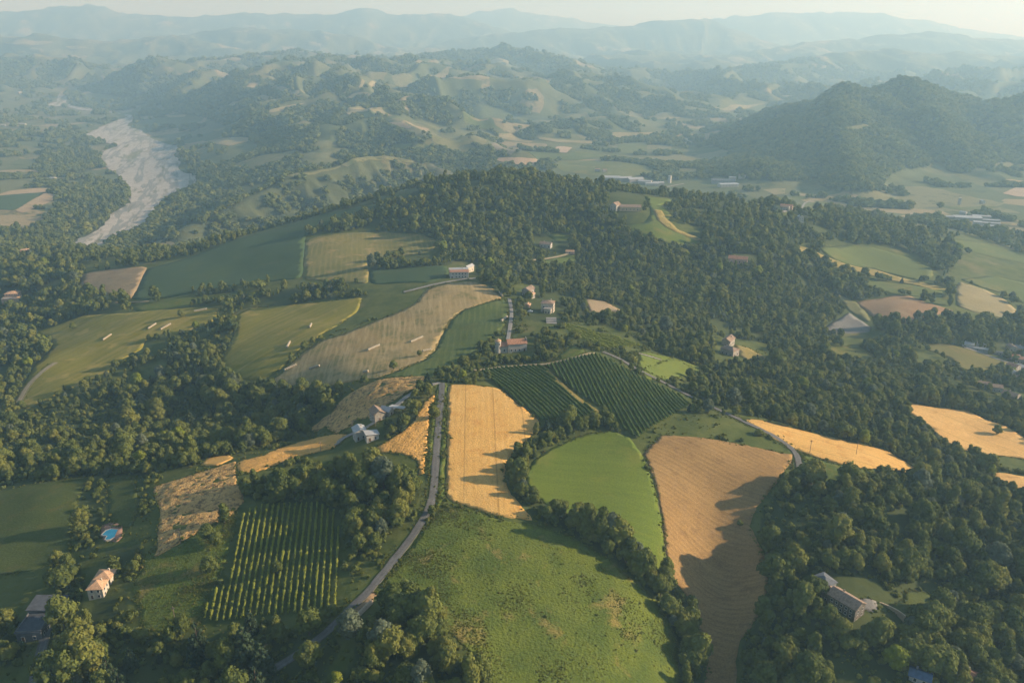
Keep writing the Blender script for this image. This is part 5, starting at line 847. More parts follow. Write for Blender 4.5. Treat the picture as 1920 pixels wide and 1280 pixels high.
def lobes_wide(seed):
    r = random.Random(seed); L = [(0, 0, .5, .25)]
    for i in range(12):
        a = i * 2.399; rr = .34 * math.sqrt((i + .6) / 12)
        L.append((rr * math.cos(a), rr * math.sin(a), .62 - .5 * rr + r.uniform(-.07, .1), r.uniform(.13, .20)))
    return L
def conifer(seed, tiers, n, size, width=.26):
    r = random.Random(seed); L = []
    for k in range(tiers):
        h = k / (tiers - 1); R = width * (1 - h) ** .85 + .02; m = max(1, int(7 * (1 - h)) + 1)
        for j in range(m):
            a = j * 6.283 / m + k * 1.1 + r.uniform(-.3, .3)
            L.append((R * .75 * math.cos(a), R * .75 * math.sin(a), .12 + .84 * h + r.uniform(-.02, .02), .045 + .055 * (1 - h)))
    return L
def trunk_mesh(name, seed, h=.5, r0=.028, limbs=4):
    r = random.Random(seed); V = []; F = []
    def tube(p, q, a, b, n=6):
        p, q = Vector(p), Vector(q); d = (q - p).normalized(); u = d.orthogonal().normalized(); w = d.cross(u); o = len(V)
        for c, rad in ((p, a), ((p + q) / 2 + u * a * .4, (a + b) / 2), (q, b)):
            for i in range(n):
                t = 6.2832 * i / n; V.append(tuple(c + u * math.cos(t) * rad + w * math.sin(t) * rad))
        for s in range(2):
            for i in range(n): F.append((o + s * n + i, o + s * n + (i + 1) % n, o + (s + 1) * n + (i + 1) % n, o + (s + 1) * n + i))
    tube((0, 0, -.06), (0, 0, h), r0, r0 * .45)
    for k in range(limbs):
        a = k * 2.4 + r.uniform(-.3, .3); z = h * r.uniform(.4, .85)
        tube((0, 0, z), (.17 * math.cos(a), .17 * math.sin(a), z + r.uniform(.12, .25)), r0 * .5, r0 * .18)
    return mesh_from(V, F, name, [M_BARK], True)
# three levels of detail
CR_NEAR = [crown_mesh('crown', M_LEAF, 100 + i, lobes_round(i, 10 + i % 4, .19 + .03 * (i % 3)), 1500, .040) for i in range(4)]
CR_NEAR += [crown_mesh('crown', M_LEAF, 120, lobes_tall(3), 1100, .034), crown_mesh('crown', M_LEAF, 121, lobes_wide(4), 1800, .042), crown_mesh('crown', M_LEAF, 122, lobes_wide(9), 1700, .040)]
CR_PINE = [crown_mesh('crown', M_PINE, 130, conifer(1, 11, 900, .03), 1500, .030, jit=.8, core=.7, up=-.1), crown_mesh('crown', M_PINE, 131, conifer(2, 9, 900, .03, .34), 1500, .034, jit=.8, core=.7, up=-.1)]
CR_CYP = crown_mesh('crown', M_PINE, 133, [(0, 0, .1 + .09 * i, .075 * (1 - .06 * i)) for i in range(10)], 900, .022, jit=.7)
CR_GREY = crown_mesh('crown', M_GREY, 134, lobes_round(14, 11, .22), 1500, .040)
CR_YEL = crown_mesh('crown', M_YEL, 135, lobes_round(15, 9, .2), 1200, .042)
CR_MID = [crown_mesh('crown', M_LEAF, 200 + i, lobes_round(20 + i, 7, .19 + .02 * i, (.15, .22)), 420, .072) for i in range(4)]
CR_MID += [crown_mesh('crown', M_LEAF, 220, lobes_tall(23), 360, .055), crown_mesh('crown', M_PINE, 221, conifer(5, 7, 0, 0), 330, .055, jit=.7, core=.8)]
CR_MID += [crown_mesh('crown', M_GREY, 222, lobes_round(29, 8, .2, (.14, .2)), 380, .07), crown_mesh('crown', M_YEL, 223, lobes_round(30, 7, .19), 360, .07), crown_mesh('crown', M_LEAF, 224, lobes_wide(31), 480, .07)]
CR_LOW = [crown_mesh('crown', M_LEAF, 240 + i, lobes_round(40 + i, 4, .20, (.18, .26)), 110, .13, core=.88) for i in range(3)]
CR_SHRUB = [crown_mesh('shrub', M_LEAF, 260 + i, [(0, 0, .42, .40), (.3, .1, .34, .3), (-.2, .25, .36, .3), (.05, -.3, .3, .28)], 150, .13) for i in range(2)]
TRUNKS = [trunk_mesh('trunk', i, .5 + .05 * i) for i in range(3)]
TRUNK_TALL = trunk_mesh('trunk', 8, .9, .022, 2)

def plant_tree(name, x, y, h, crown, trunk, label, group=None, rot=None, cat='tree', wide=1.):
    e = link(bpy.data.objects.new(name, None)); e.location = (x, y, gz(x, y)); e.empty_display_size = 1
    e.rotation_euler = (0, 0, rnd.uniform(0, 6.28) if rot is None else rot); e.scale = (h * wide, h * wide, h)
    link(bpy.data.objects.new('trunk', trunk), e); link(bpy.data.objects.new('crown', crown), e)
    tag(e, label, cat, group); return e

# scatter the woods: big trees near the lane and on the far hill, scrubbier growth on the slopes between
size_fac = lambda d: np.interp(d, [300, 360, 480, 720, 1000], [.84, .78, .58, .62, .92])
tx, ty, th_, tw = [], [], [], []
for wi, (nme, P, dens, sc) in enumerate(WOODS):
    A = np.array(P); x0, y0 = A.min(0) - 2; x1, y1 = A.max(0) + 2
    cell = 5.9 / math.sqrt(dens)
    gx, gy = np.meshgrid(np.arange(x0, x1, cell), np.arange(y0, y1, cell))
    gx = gx.ravel() + rng.uniform(-.46, .46, gx.size) * cell; gy = gy.ravel() + rng.uniform(-.46, .46, gy.size) * cell
    k = inside(gx, gy, P); gx, gy = gx[k], gy[k]
    if dens < 2.6:
        k = fbm(gx / 45, gy / 45, 91, 3) > (-.46 if nme.startswith('on the wooded') else -.27); gx, gy = gx[k], gy[k]
    f_ = size_fac(np.hypot(gx, gy)); k = rng.uniform(0, 1, gx.size) < (.62 / f_) ** 2; gx, gy, f_ = gx[k], gy[k], f_[k]
    base = 9.6 * sc * f_ * (1 + .30 * fbm(gx / 60, gy / 60, 93, 2))
    hh = base * np.exp(rng.normal(0, .38, gx.size)); hh = np.clip(hh, 2.2, 16)
    tx.append(gx); ty.append(gy); th_.append(hh); tw.append(np.full(gx.size, wi))
# the mixed woodland that fills the slopes between the fields
gx, gy = np.meshgrid(np.arange(-900, 1000, 6.4), np.arange(420, 1340, 6.4)); gx = gx.ravel() + rng.uniform(-2.6, 2.6, gx.size); gy = gy.ravel() + rng.uniform(-2.6, 2.6, gy.size)
k = (np.abs(gx) < .78 * gy + 40) & (fbm(gx / 70, gy / 70, 97, 3) > np.where(ground(gx, gy) < -90, .10, -.12))
for nme, P, dens, sc in WOODS: k &= ~inside(gx, gy, P)
gx, gy = gx[k], gy[k]; f_ = size_fac(np.hypot(gx, gy)); k = rng.uniform(0, 1, gx.size) < (.6 / f_) ** 2; gx, gy, f_ = gx[k], gy[k], f_[k]
tx.append(gx); ty.append(gy); th_.append(np.clip(9. * f_ * np.exp(rng.normal(0, .30, gx.size)), 2., 15)); tw.append(np.full(gx.size, -1))
tx, ty, th_, tw = map(np.concatenate, (tx, ty, th_, tw))
k = ~blocked(tx, ty, 1.5); tx, ty, th_, tw = tx[k], ty[k], th_[k], tw[k]
tz = ground(tx, ty)
def project(x, y, z):
    c, s = math.cos(PITCH), math.sin(PITCH); zz = z - CAM_Z
    dep = y * c - zz * s
    return x / dep * 1493.33 / 960, (y * s + zz * c) / dep * 1493.33 / 640, dep
ax_, ay_, dep = project(tx, ty, tz + th_ * .6)
infr = (tw >= 0) & (np.abs(ax_) < 1.01) & (np.abs(ay_) < 1.01)
# the 290 that show largest stand on their own; the rest of the woods is one mass
order = np.argsort(-np.where(infr, th_ / dep, 0)); NEAR_N = 270
single = order[:NEAR_N]; rest = np.ones(len(tx), bool); rest[single] = False
MARKS = [('manor', 'near the long villa'), ('wall', 'near the curved garden wall'), ('tr18', 'beside the shaded stubble'), ('pole3', 'below the grass bank'), ('redroof', 'near the bottom right houses'), ('tr8', 'near the yellow bush'),
 ('n10', 'near the village'), ('villa', 'near the tan house'), ('pool', 'near the pool'), ('darkhouse', 'near the dark house'), ('tr28', 'near the cedars'), ('wall2a', 'near the log pile'), ('tr33', 'near the silvery tree'), ('farm1', 'near the white farm'), ('tr10', 'above the near vineyard'),
 ('tr24', 'at the lower end'), ('jump1a', 'beside the meadow jump'), ('tr16', 'by the road bend'), ('tr34', 'at the stubble foot'), ('tr12', 'at the left edge'), ('tr4', 'below the hay field'), ('tr2', 'beside the rough wheat'), ('tr13', 'beside the pale wheat')]
SHORT = {'in the broad wood on the right slope': 'in the right-hand wood', 'in the wood between the road and the near vineyard': 'in the wood above the near vineyard', 'in the belt along the bottom edge below the near vineyard': 'in the bottom edge belt',
 'in the hedgerow between the wheat and the bright meadow': 'in the meadow hedgerow', 'in the big wood below the hay fields': 'in the big left wood', 'in the wood below the timber yard': 'in the wood below the log pile', 'beside the dark-roofed house at the lower left': 'at the lower left', 'beside the shaded lawn above the pool': 'beside the shaded lawn'}
for i in single:
    w = int(tw[i]); q = rnd.random(); phrase = WOODS[w][0]
    belt = phrase.startswith('in the belt along')
    if belt and q < .5: cr, tk, kind, nm = rnd.choice(CR_PINE), TRUNK_TALL, 'dark conifer', 'conifer_tree'; hh = th_[i] * 1.25
    elif q < .05: cr, tk, kind, nm = CR_GREY, TRUNKS[0], 'silvery green broadleaf tree', 'broadleaf_tree'; hh = th_[i]
    elif q < .16 and w > 4: cr, tk, kind, nm = CR_NEAR[4], TRUNK_TALL, 'narrow upright broadleaf tree', 'broadleaf_tree'; hh = th_[i] * 1.15
    else:
        j = rnd.choice([0, 1, 2, 3, 5, 6]); cr, tk, nm = CR_NEAR[j], rnd.choice(TRUNKS), 'broadleaf_tree'; hh = th_[i]
        kind = 'spreading green broadleaf tree' if j > 4 else 'round-crowned green broadleaf tree'
    size_ = 'tall' if hh > 9.6 else ('mid-sized' if hh > 7.2 else 'small')
    near_ = min(MARKS, key=lambda m: math.hypot(SPOTS[m[0]][0] - tx[i], SPOTS[m[0]][1] - ty[i]))[1]
    ph = SHORT.get(phrase, phrase); lab = size_ + ' ' + kind + ' ' + ph + ('' if near_ in ph else ', ' + near_)
    if len(lab.split()) > 16: lab = size_ + ' ' + kind + ' ' + ph
    plant_tree(nm, float(tx[i]), float(ty[i]), float(hh), cr, tk, lab, lab.replace(' tree', ' trees'), wide=rnd.uniform(.82, 1.12))

# isolated trees one can point at
def at(k): return SPOTS[k][0], SPOTS[k][1]
LONE = [
 ('tr1', 6.5, 3, 'round dark tree alone in the stubble below the striped field'), ('tr2', 6.2, 2, 'round tree at the upper edge of the rough wheat'),
 ('tr3', 8, 1, 'lone round tree between bale rows at the top of the hay field'), ('tr4', 7, 2, 'bushy tree casting a long shadow at the left end of the hay field'),
 ('tr5', 7.5, 0, 'round tree overhanging the road beside the wheat triangle'), ('tr6', 6, 1, 'small tree where the farm drive meets the road'),
 ('tr8', 4, 'y', 'bright yellow-green bush in the dark wood right of the stubble'), ('tr9', 11, 't', 'tall thin tree at the corner of the near vineyard'),
 ('tr10', 6, 1, 'dark tree standing inside the near vineyard'), ('tr11', 10.5, 'y', 'bright green sunlit tree below the long villa'),
 ('tr12', 7, 'y', 'bright yellow-green tree at the far left below the hay field'), ('tr13', 7, 2, 'tree with a long shadow at the edge of the pale wheat'),
 ('tr14', 14, 't', 'tall dark tree at the corner of the brown field'), ('tr15', 9, 'g', 'pale rounded tree on the straw-coloured field'),
 ('tr16', 4.5, 2, 'roadside bush where the track joins the road'), ('tr17', 4.5, 3, 'dark bush beside a bale row in the stubble'),
 ('tr18', 3.5, 0, 'small bush alone in the shaded stubble field'), ('tr19', 8, 0, 'tree on the shaded bank left of the near vineyard, upper one'),
 ('tr20', 7, 3, 'tree beside the upper corner of the near vineyard'), ('tr21', 8.5, 2, 'tree on the grassy bank left of the near vineyard, lower one'),
 ('tr22', 8, 'y2', 'light green tree in the hedge below the brown striped field'), ('tr23', 11, 'g', 'pale silvery tree in the wood below the timber yard'),
 ('tr24', 6, 't', 'slender tree standing out of the hedgerow below the meadow'), ('tr26', 9, 'g', 'pale grey-green tree in the shaded wood right of the stubble'),
 ('tr27', 5, 'g', 'pale grey-green tree below the tan hip-roofed house'), ('tr28', 15, 'p', 'tall blue-green cedar at the bottom edge, tallest of its group'),
 ('tr29', 13, 'p', 'blue-green cedar at the bottom edge, left of the tallest cedar'), ('tr30', 14, 'p', 'blue-green cedar at the bottom edge, right of the tallest cedar'),
 ('tr31', 12, 1, 'big sunlit tree beside the road at the lower vineyard corner'), ('tr32', 10, 2, 'sunlit tree near the track at the bottom edge'),
 ('tr33', 11, 'g', 'silvery tree at the middle of the wood below the timber yard'), ('tr34', 8, 3, 'sunlit tree on the left edge of the shaded stubble strip'), ('tr35', 9, 0, 'sunlit tree at the bottom of the shaded stubble strip'),
]
for k, h, v, lab in LONE:
    x, y = at(k)
    cr = {'y': CR_YEL, 'y2': CR_NEAR[2], 't': CR_NEAR[4], 'g': CR_GREY, 'p': CR_PINE[0]}.get(v) or CR_NEAR[v]
    plant_tree('conifer_tree' if v == 'p' else 'broadleaf_tree', x, y, h, cr, TRUNK_TALL if v in ('t', 'p') else TRUNKS[0], lab, wide=1.15)
x, y = at('tr7'); plant_tree('cypress_tree', x, y, 7, CR_CYP, TRUNK_TALL, 'dark narrow cypress by the junction of the farm drive')

# the mass of the woods and the distant forest
def scatter(name, P, H, variants, vid, label, sx=None):
    n = len(P)
    me = bpy.data.meshes.new(name); me.vertices.add(n); me.vertices.foreach_set('co', np.ascontiguousarray(P, np.float32).ravel())
    at_ = lambda nm, typ, arr, key='value': me.attributes.new(nm, typ, 'POINT').data.foreach_set(key, arr)
    at_('vid', 'INT', np.ascontiguousarray(vid, np.int32)); at_('spin', 'FLOAT', rng.uniform(0, 6.28, n).astype(np.float32))
    S = np.stack([H * (sx if sx is not None else 1)] * 2 + [H], 1) * rng.uniform(.9, 1.12, (n, 3))
    at_('size', 'FLOAT_VECTOR', np.ascontiguousarray(S, np.float32).ravel(), 'vector')
    o = link(bpy.data.objects.new(name, me))
    ng = bpy.data.node_groups.new(name, 'GeometryNodeTree')
    ng.interface.new_socket('Geometry', in_out='INPUT', socket_type='NodeSocketGeometry')
    ng.interface.new_socket('Geometry', in_out='OUTPUT', socket_type='NodeSocketGeometry')
    N = ng.nodes.new; K = ng.links.new
    gi = N('NodeGroupInput'); go = N('NodeGroupOutput'); ip = N('GeometryNodeInstanceOnPoints'); jn = N('GeometryNodeJoinGeometry')
    for m in variants[::-1]:
        src = bpy.data.objects.new(name + '_kind', m)
        oi = N('GeometryNodeObjectInfo'); oi.inputs['Object'].default_value = src; oi.inputs['As Instance'].default_value = True
        K(oi.outputs['Geometry'], jn.inputs[0])
    def named(nm, typ):
        a = N('GeometryNodeInputNamedAttribute'); a.data_type = typ; a.inputs['Name'].default_value = nm; return a.outputs['Attribute']
    cx = N('ShaderNodeCombineXYZ'); K(named('spin', 'FLOAT'), cx.inputs['Z'])
    K(gi.outputs[0], ip.inputs['Points']); K(jn.outputs[0], ip.inputs['Instance']); ip.inputs['Pick Instance'].default_value = True
    K(named('vid', 'INT'), ip.inputs['Instance Index']); K(cx.outputs[0], ip.inputs['Rotation']); K(named('size', 'FLOAT_VECTOR'), ip.inputs['Scale'])
    K(ip.outputs[0], go.inputs[0])
    o.modifiers.new('scatter', 'NODES').node_group = ng
    tag(o, label, None, None, 'stuff'); return o
rx, ry, rz, rh = tx[rest], ty[rest], tz[rest], th_[rest]
mid = np.hypot(rx, ry) < 700
P = np.stack([rx, ry, rz], 1)
vid = rng.choice(9, len(rx), p=[.18, .18, .16, .16, .12, .05, .035, .015, .10])
scatter('woodland', P[mid], rh[mid], [CR_NEAR[0], CR_NEAR[1], CR_NEAR[2], CR_NEAR[3], CR_NEAR[4], CR_PINE[0], CR_GREY, CR_YEL, CR_NEAR[5]], vid[mid], 'dense green broadleaf woodland around the fields', 1.0)
scatter('woodland', P[~mid], rh[~mid], CR_MID, vid[~mid], 'dense dark woodland covering the hill and slopes behind', 1.02)
# bushes and saplings under and between the near trees
ux, uy = [], []
for nme, P, dens, sc in WOODS:
    A = np.array(P)
    if np.hypot(*A.mean(0)) > 620: continue
    g_ = 2.9; gx, gy = np.meshgrid(np.arange(A[:, 0].min(), A[:, 0].max(), g_), np.arange(A[:, 1].min(), A[:, 1].max(), g_))
    gx = gx.ravel() + rng.uniform(-1.4, 1.4, gx.size); gy = gy.ravel() + rng.uniform(-1.4, 1.4, gy.size); k = inside(gx, gy, P) & (rng.uniform(0, 1, gx.size) < .62)
    ux.append(gx[k]); uy.append(gy[k])
gx = rng.uniform(-300, 430, 30000); gy = rng.uniform(190, 620, 30000); k = (fbm(gx / 16, gy / 16, 67, 3) > .16); ux.append(gx[k]); uy.append(gy[k])
ux, uy = np.concatenate(ux), np.concatenate(uy); k = ~blocked(ux, uy, .8); ux, uy = ux[k], uy[k]
uh = np.clip(2.1 * np.exp(rng.normal(0, .42, len(ux))), .8, 5)
scatter('undergrowth', np.stack([ux, uy, ground(ux, uy) - .1], 1), uh, CR_SHRUB, rng.integers(0, 2, len(ux)), 'low bushes and saplings filling the woods and banks', .95)
# distant forest
def polar_pts(n, r0, r1):
    r = np.sqrt(rng.uniform(r0 ** 2, r1 ** 2, n)); t = rng.uniform(math.radians(-37), math.radians(37), n)
    return r * np.sin(t), r * np.cos(t)
fx, fy, fh = [], [], []
for n, r0, r1, h0 in ((60000, 1240, 2600, 10.), (80000, 2600, 4300, 13.), (50000, 4300, 6400, 19.)):
    x, y = polar_pts(n, r0, r1); w = far_wood(x, y)
    w *= 1 - .1 * sstep(300, 160, edge_dist(x, y, [tuple(p) for p in blx] + [tuple(p) for p in blx[::-1]]))
    k = rng.uniform(0, 1, n) < w; x, y = x[k], y[k]
    k = ~blocked(x, y, 3); fx.append(x[k]); fy.append(y[k]); fh.append(h0 * np.exp(rng.normal(0, .2, k.sum())))
fx, fy, fh = map(np.concatenate, (fx, fy, fh))
scatter('distant_forest', np.stack([fx, fy, ground(fx, fy) - .1 * fh], 1), fh, CR_LOW, rng.integers(0, 3, len(fx)), 'hazy forest on the distant hills and valley sides', 1.35)

# rough tussocks and low scrub
def in_poly_pts(P, n):
    A = np.array(P); x = rng.uniform(A[:, 0].min(), A[:, 0].max(), n); y = rng.uniform(A[:, 1].min(), A[:, 1].max(), n)
    k = inside(x, y, P); return x[k], y[k]
sx_, sy_, sh_ = [], [], []
for f in FIELDS:
    if f[1] in ('scrubgrass', 'scrub'):
        x, y = in_poly_pts(f[2], 42000); m = fbm(x / 16, y / 16, 55, 3)
        k = rng.uniform(0, 1, len(x)) < sstep(-.05, .5, m) * .85 + .05; x, y = x[k], y[k]
        sx_.append(x); sy_.append(y); sh_.append(np.exp(rng.normal(-1.15, .36, len(x))))
x = rng.uniform(-190, 420, 60000); y = rng.uniform(190, 620, 60000)
k = ~blocked(x, y, .3) & (fbm(x / 22, y / 22, 57, 3) > -.05) & (rng.uniform(0, 1, 60000) < .45); sx_.append(x[k]); sy_.append(y[k]); sh_.append(np.exp(rng.normal(-.45, .5, k.sum())))
# ragged grassy margins along the near fields and lanes
for P in [f[2] for f in FIELDS if np.hypot(*np.array(f[2]).mean(0)) < 720] + [road_poly(r[2], r[3] / 2 + 1.5) for r in ROADS if np.hypot(*np.array(r[2]).mean(0)) < 720]:
    B = np.array(densify(P, .55)); B = B + rng.normal(0, .75, B.shape); k = fbm(B[:, 0] / 11, B[:, 1] / 11, 59, 2) > -.3; B = B[k]
    sx_.append(B[:, 0]); sy_.append(B[:, 1]); sh_.append(np.exp(rng.normal(-.75, .45, len(B))))
sx_, sy_, sh_ = map(np.concatenate, (sx_, sy_, sh_))
M_TUFT = leaf_mat('tussock', (.115, .14, .026), (.15, .17, .032), (.19, .16, .05), .4)
TUFT = [crown_mesh('tuft', M_TUFT, 280 + i, [(0, 0, .25, .42), (.3, .15, .2, .33), (-.25, .2, .2, .3)], 46, .2, core=.8) for i in range(2)]
scatter('rough_grass', np.stack([sx_, sy_, ground(sx_, sy_) + .05], 1), np.clip(sh_, .3, 2.4), TUFT, rng.integers(0, 2, len(sx_)), 'rough grass tussocks and low scrub on the meadow and banks', 1.1)

# ================================================================ vineyards: every row a thing
def ordinal(n):
    ones = ['', 'first', 'second', 'third', 'fourth', 'fifth', 'sixth', 'seventh', 'eighth', 'ninth', 'tenth', 'eleventh', 'twelfth', 'thirteenth', 'fourteenth', 'fifteenth', 'sixteenth', 'seventeenth', 'eighteenth', 'nineteenth']
    if n < 20: return ones[n]
    tens = {2: ('twentieth', 'twenty-'), 3: ('thirtieth', 'thirty-'), 4: ('fortieth', 'forty-')}[n // 10]
    return tens[0] if n % 10 == 0 else tens[1] + ones[n % 10]
ROWLAB = {'left': ('vine row from the wheat edge in the left dark vineyard', 'vine rows of the left vineyard'),
 'right': ('vine row from the left in the larger vineyard above the stubble', 'vine rows of the right vineyard'),
 'pale': ('row from the back among the pale wide-spaced vines behind the church', 'vine rows behind the church'),
 'near': ('row from the left in the bright near vineyard by the road', 'vine rows of the near vineyard')}
M_POST = flat('post_wood', (.2, .16, .12), var=.2, size=.4)
for vn, P, ang, sp, hgt, wid in VINEYARDS:
    ca, sa = math.cos(ang), math.sin(ang); A = np.array(P)
    U = A[:, 0] * ca + A[:, 1] * sa; W = -A[:, 0] * sa + A[:, 1] * ca
    young = vn in ('near', 'pale')
    w = W.min() + sp * .5; made = []
    while w < W.max():
        xs = []
        for i in range(len(A)):
            w0, w1 = W[i - 1], W[i]
            if (w0 > w) != (w1 > w): xs.append(U[i - 1] + (w - w0) / (w1 - w0) * (U[i] - U[i - 1]))
        xs.sort()
        for u0, u1 in zip(xs[::2], xs[1::2]):
            L = u1 - u0
            if L < 5: continue
            n = max(6, int(L / .8)); u = np.linspace(u0, u1, n)
            ww = w + .12 * vnoise(u / 6, u * 0 + w, 13)
            x = u * ca - ww * sa; y = u * sa + ww * ca; z = ground(x, y)
            vig = 1 + .25 * vnoise(u / 1.3, u * 0 + w * 3.7, 31) + .2 * vnoise(u / 7, u * 0 + w, 32)
            if young:
                gap = vnoise(u / 1.7, u * 0 + w * 5.1, 33); vig = vig * np.where(gap < -.45, .5, 1) * np.where(fbm(x / 22, y / 22, 35, 2) > .36, .5, 1)
            prof = [(-.5, .25), (-.55, .75), (-.22, 1.), (.22, 1.), (.55, .75), (.5, .25)]
            V = []; m = len(prof)
            for (a, b) in prof:
                jx = 1 + .3 * rng.normal(size=n); off = a * wid * vig * jx
                V.append(np.stack([x - sa * off, y + ca * off, z + np.where(b > .3, b, .3) * hgt * (.35 + .65 * vig) * (1 + .06 * rng.normal(size=n))], 1))
            V = np.concatenate(V)
            F = [(r * n + i, r * n + i + 1, (r + 1) * n + i + 1, (r + 1) * n + i) for r in range(m - 1) for i in range(n - 1)]
            nl = int(L * 5); lu = rng.uniform(u0, u1, nl); lo_ = rng.uniform(-.75, .75, nl) * wid; lh = rng.uniform(.4, 1.2, nl) * hgt
            vi = np.interp(lu, u, vig); lh = lh * (.3 + .7 * vi)
            lx = lu * ca - (w + lo_) * sa; ly = lu * sa + (w + lo_) * ca; lz = ground(lx, ly) + lh
            C = np.stack([lx, ly, lz], 1); T = rng.normal(size=(nl, 3)); T /= np.linalg.norm(T, axis=1)[:, None]
            B = np.cross(T, rng.normal(size=(nl, 3))); B /= np.linalg.norm(B, axis=1)[:, None]
            s = rng.uniform(.18, .42, nl)[:, None]
            LV = np.stack([C - T * s, C + B * s * .7, C + T * s, C - B * s * .7], 1).reshape(-1, 3)
            me = mesh_np(np.concatenate([V, LV]), np.concatenate([np.array(F), np.arange(4 * nl).reshape(-1, 4) + len(V)]), 'vine_row', [M_VINE2 if young else M_VINE])
            o = link(bpy.data.objects.new('vine_row', me)); tag(o, None, 'vine row', ROWLAB[vn][1]); made.append((float(x.mean() / y.mean()) if vn != 'pale' else -float(y.mean()), o))
        w += sp
    made.sort(key=lambda m: m[0])
    for i, (_, o) in enumerate(made): o['label'] = ordinal(i + 1) + ' ' + ROWLAB[vn][0]

# ================================================================ buildings
WHITE = flat('white_plaster', (.43, .41, .37), var=.08); CREAM = flat('cream_plaster', (.52, .46, .36), var=.1)
PINK = flat('pink_plaster', (.50, .33, .25), var=.1); STONE = flat('stone_wall', (.34, .31, .26), var=.25, size=.8, bump=.05)
TAN = flat('tan_plaster', (.48, .38, .25), var=.1); GREYW = flat('grey_wall', (.30, .31, .32), var=.12)
TILE = flat('roof_tiles', (.38, .20, .125), var=.28, size=.9, bump=.06); TILE2 = flat('pale_roof_tiles', (.55, .34, .20), var=.22, size=.9, bump=.06)
TILE3 = flat('brown_roof_tiles', (.30, .215, .155), var=.22, size=.9, bump=.06)
SHEET = flat('pale_sheet_roof', (.40, .40, .39), .45, .4, var=.07, size=3); SLATE = flat('grey_roof', (.15, .165, .18), var=.15)
BLUEROOF = flat('blue_roof', (.08, .13, .22), var=.15); DARKW = flat('window_glass', (.035, .045, .055), .12, .5, var=.1)
WOODD = flat('door_wood', (.14, .085, .05), var=.2, size=.3); CONC = flat('concrete', (.31, .295, .265), var=.12)
WFRAME = flat('window_frame', (.55, .53, .49), var=.05)
def box_geo(x0, x1, y0, y1, z0, z1):
    V = [(x, y, z) for z in (z0, z1) for y in (y0, y1) for x in (x0, x1)]
    return V, [(0, 2, 3, 1), (4, 5, 7, 6), (0, 1, 5, 4), (2, 6, 7, 3), (0, 4, 6, 2), (1, 3, 7, 5)]
def part(name, V, F, m, parent, loc=(0, 0, 0), rot=0, bevel=0):
    me = mesh_from(V, F, name, [m]); o = link(bpy.data.objects.new(name, me), parent); o.location = loc; o.rotation_euler = (0, 0, rot); return o
def boxp(name, x0, x1, y0, y1, z0, z1, m, parent): return part(name, *box_geo(x0, x1, y0, y1, z0, z1), m, parent)
_winmesh = {}
def window(parent, x, y, z, rot, w=1.0, h=1.3, name='window', m=None):
    key = (round(w, 2), round(h, 2), name, (m or DARKW).name)
    if key not in _winmesh:
        V = []; F = []
        for a in (box_geo(-w / 2, w / 2, -.06, .03, 0, h),):
            V += a[0]; F += a[1]
        me = mesh_from(V, F, name, [m or DARKW, WFRAME])
        fr = []; ff = []
        for a in (box_geo(-w / 2 - .12, -w / 2, -.1, .05, -.1, h + .1), box_geo(w / 2, w / 2 + .12, -.1, .05, -.1, h + .1), box_geo(-w / 2 - .22, w / 2 + .22, -.14, .05, -.22, -.1), box_geo(-w / 2 - .12, w / 2 + .12, -.1, .05, h + .1, h + .22)):
            o = len(fr); fr += a[0]; ff += [tuple(i + o for i in q) for q in a[1]]
        _winmesh[key] = (me, mesh_from(fr, ff, 'frame', [WFRAME]))
    o = link(bpy.data.objects.new(name, _winmesh[key][0]), parent); o.location = (x, y, z); o.rotation_euler = (0, 0, rot)
    link(bpy.data.objects.new('frame', _winmesh[key][1]), o); return o
def walls_geo(w, l, h, roof, rise, base=-3):
    V, F = box_geo(-w / 2, w / 2, -l / 2, l / 2, base, h)
    if roof == 'gable':      # ridge along y
        V += [(0, -l / 2, h + rise), (0, l / 2, h + rise)]; F = F[:1] + F[2:] + [(4, 5, 8), (7, 6, 9), (4, 8, 9, 6), (5, 7, 9, 8)]
    return V, F
def roof_geo(w, l, h, roof, rise, over=.5, th=.22):
    a, b = w / 2 + over, l / 2 + over; e = h - rise * over / (w / 2) if roof != 'flat' else h
    if roof == 'gable': T = [(-a, -b, e), (a, -b, e), (a, b, e), (-a, b, e), (0, -b, h + rise), (0, b, h + rise)]; F = [(0, 4, 5, 3), (1, 2, 5, 4)]
    elif roof == 'hip':
        r = max(.05, b - a * .95); T = [(-a, -b, e), (a, -b, e), (a, b, e), (-a, b, e), (0, -r, h + rise), (0, r, h + rise)]
        F = [(0, 1, 4), (1, 2, 5, 4), (2, 3, 5), (3, 0, 4, 5)]
    elif roof == 'shed': T = [(-a, -b, h + rise), (a, -b, h), (a, b, h), (-a, b, h + rise)]; F = [(0, 1, 2, 3)]
    else: T = [(-a, -b, h), (a, -b, h), (a, b, h), (-a, b, h)]; F = [(0, 1, 2, 3)]
    n = len(T); V = [(x, y, z + th) for x, y, z in T] + T
    G_ = list(F) + [tuple(i + n for i in f[::-1]) for f in F]
    cnt = {}
    for f in F:
        for i in range(len(f)): e_ = (f[i], f[(i + 1) % len(f)]); cnt[tuple(sorted(e_))] = cnt.get(tuple(sorted(e_)), 0) + 1
    for f in F:
        for i in range(len(f)):
            p, q = f[i], f[(i + 1) % len(f)]
            if cnt[tuple(sorted((p, q)))] == 1: G_.append((q, p, p + n, q + n))
    return V, G_
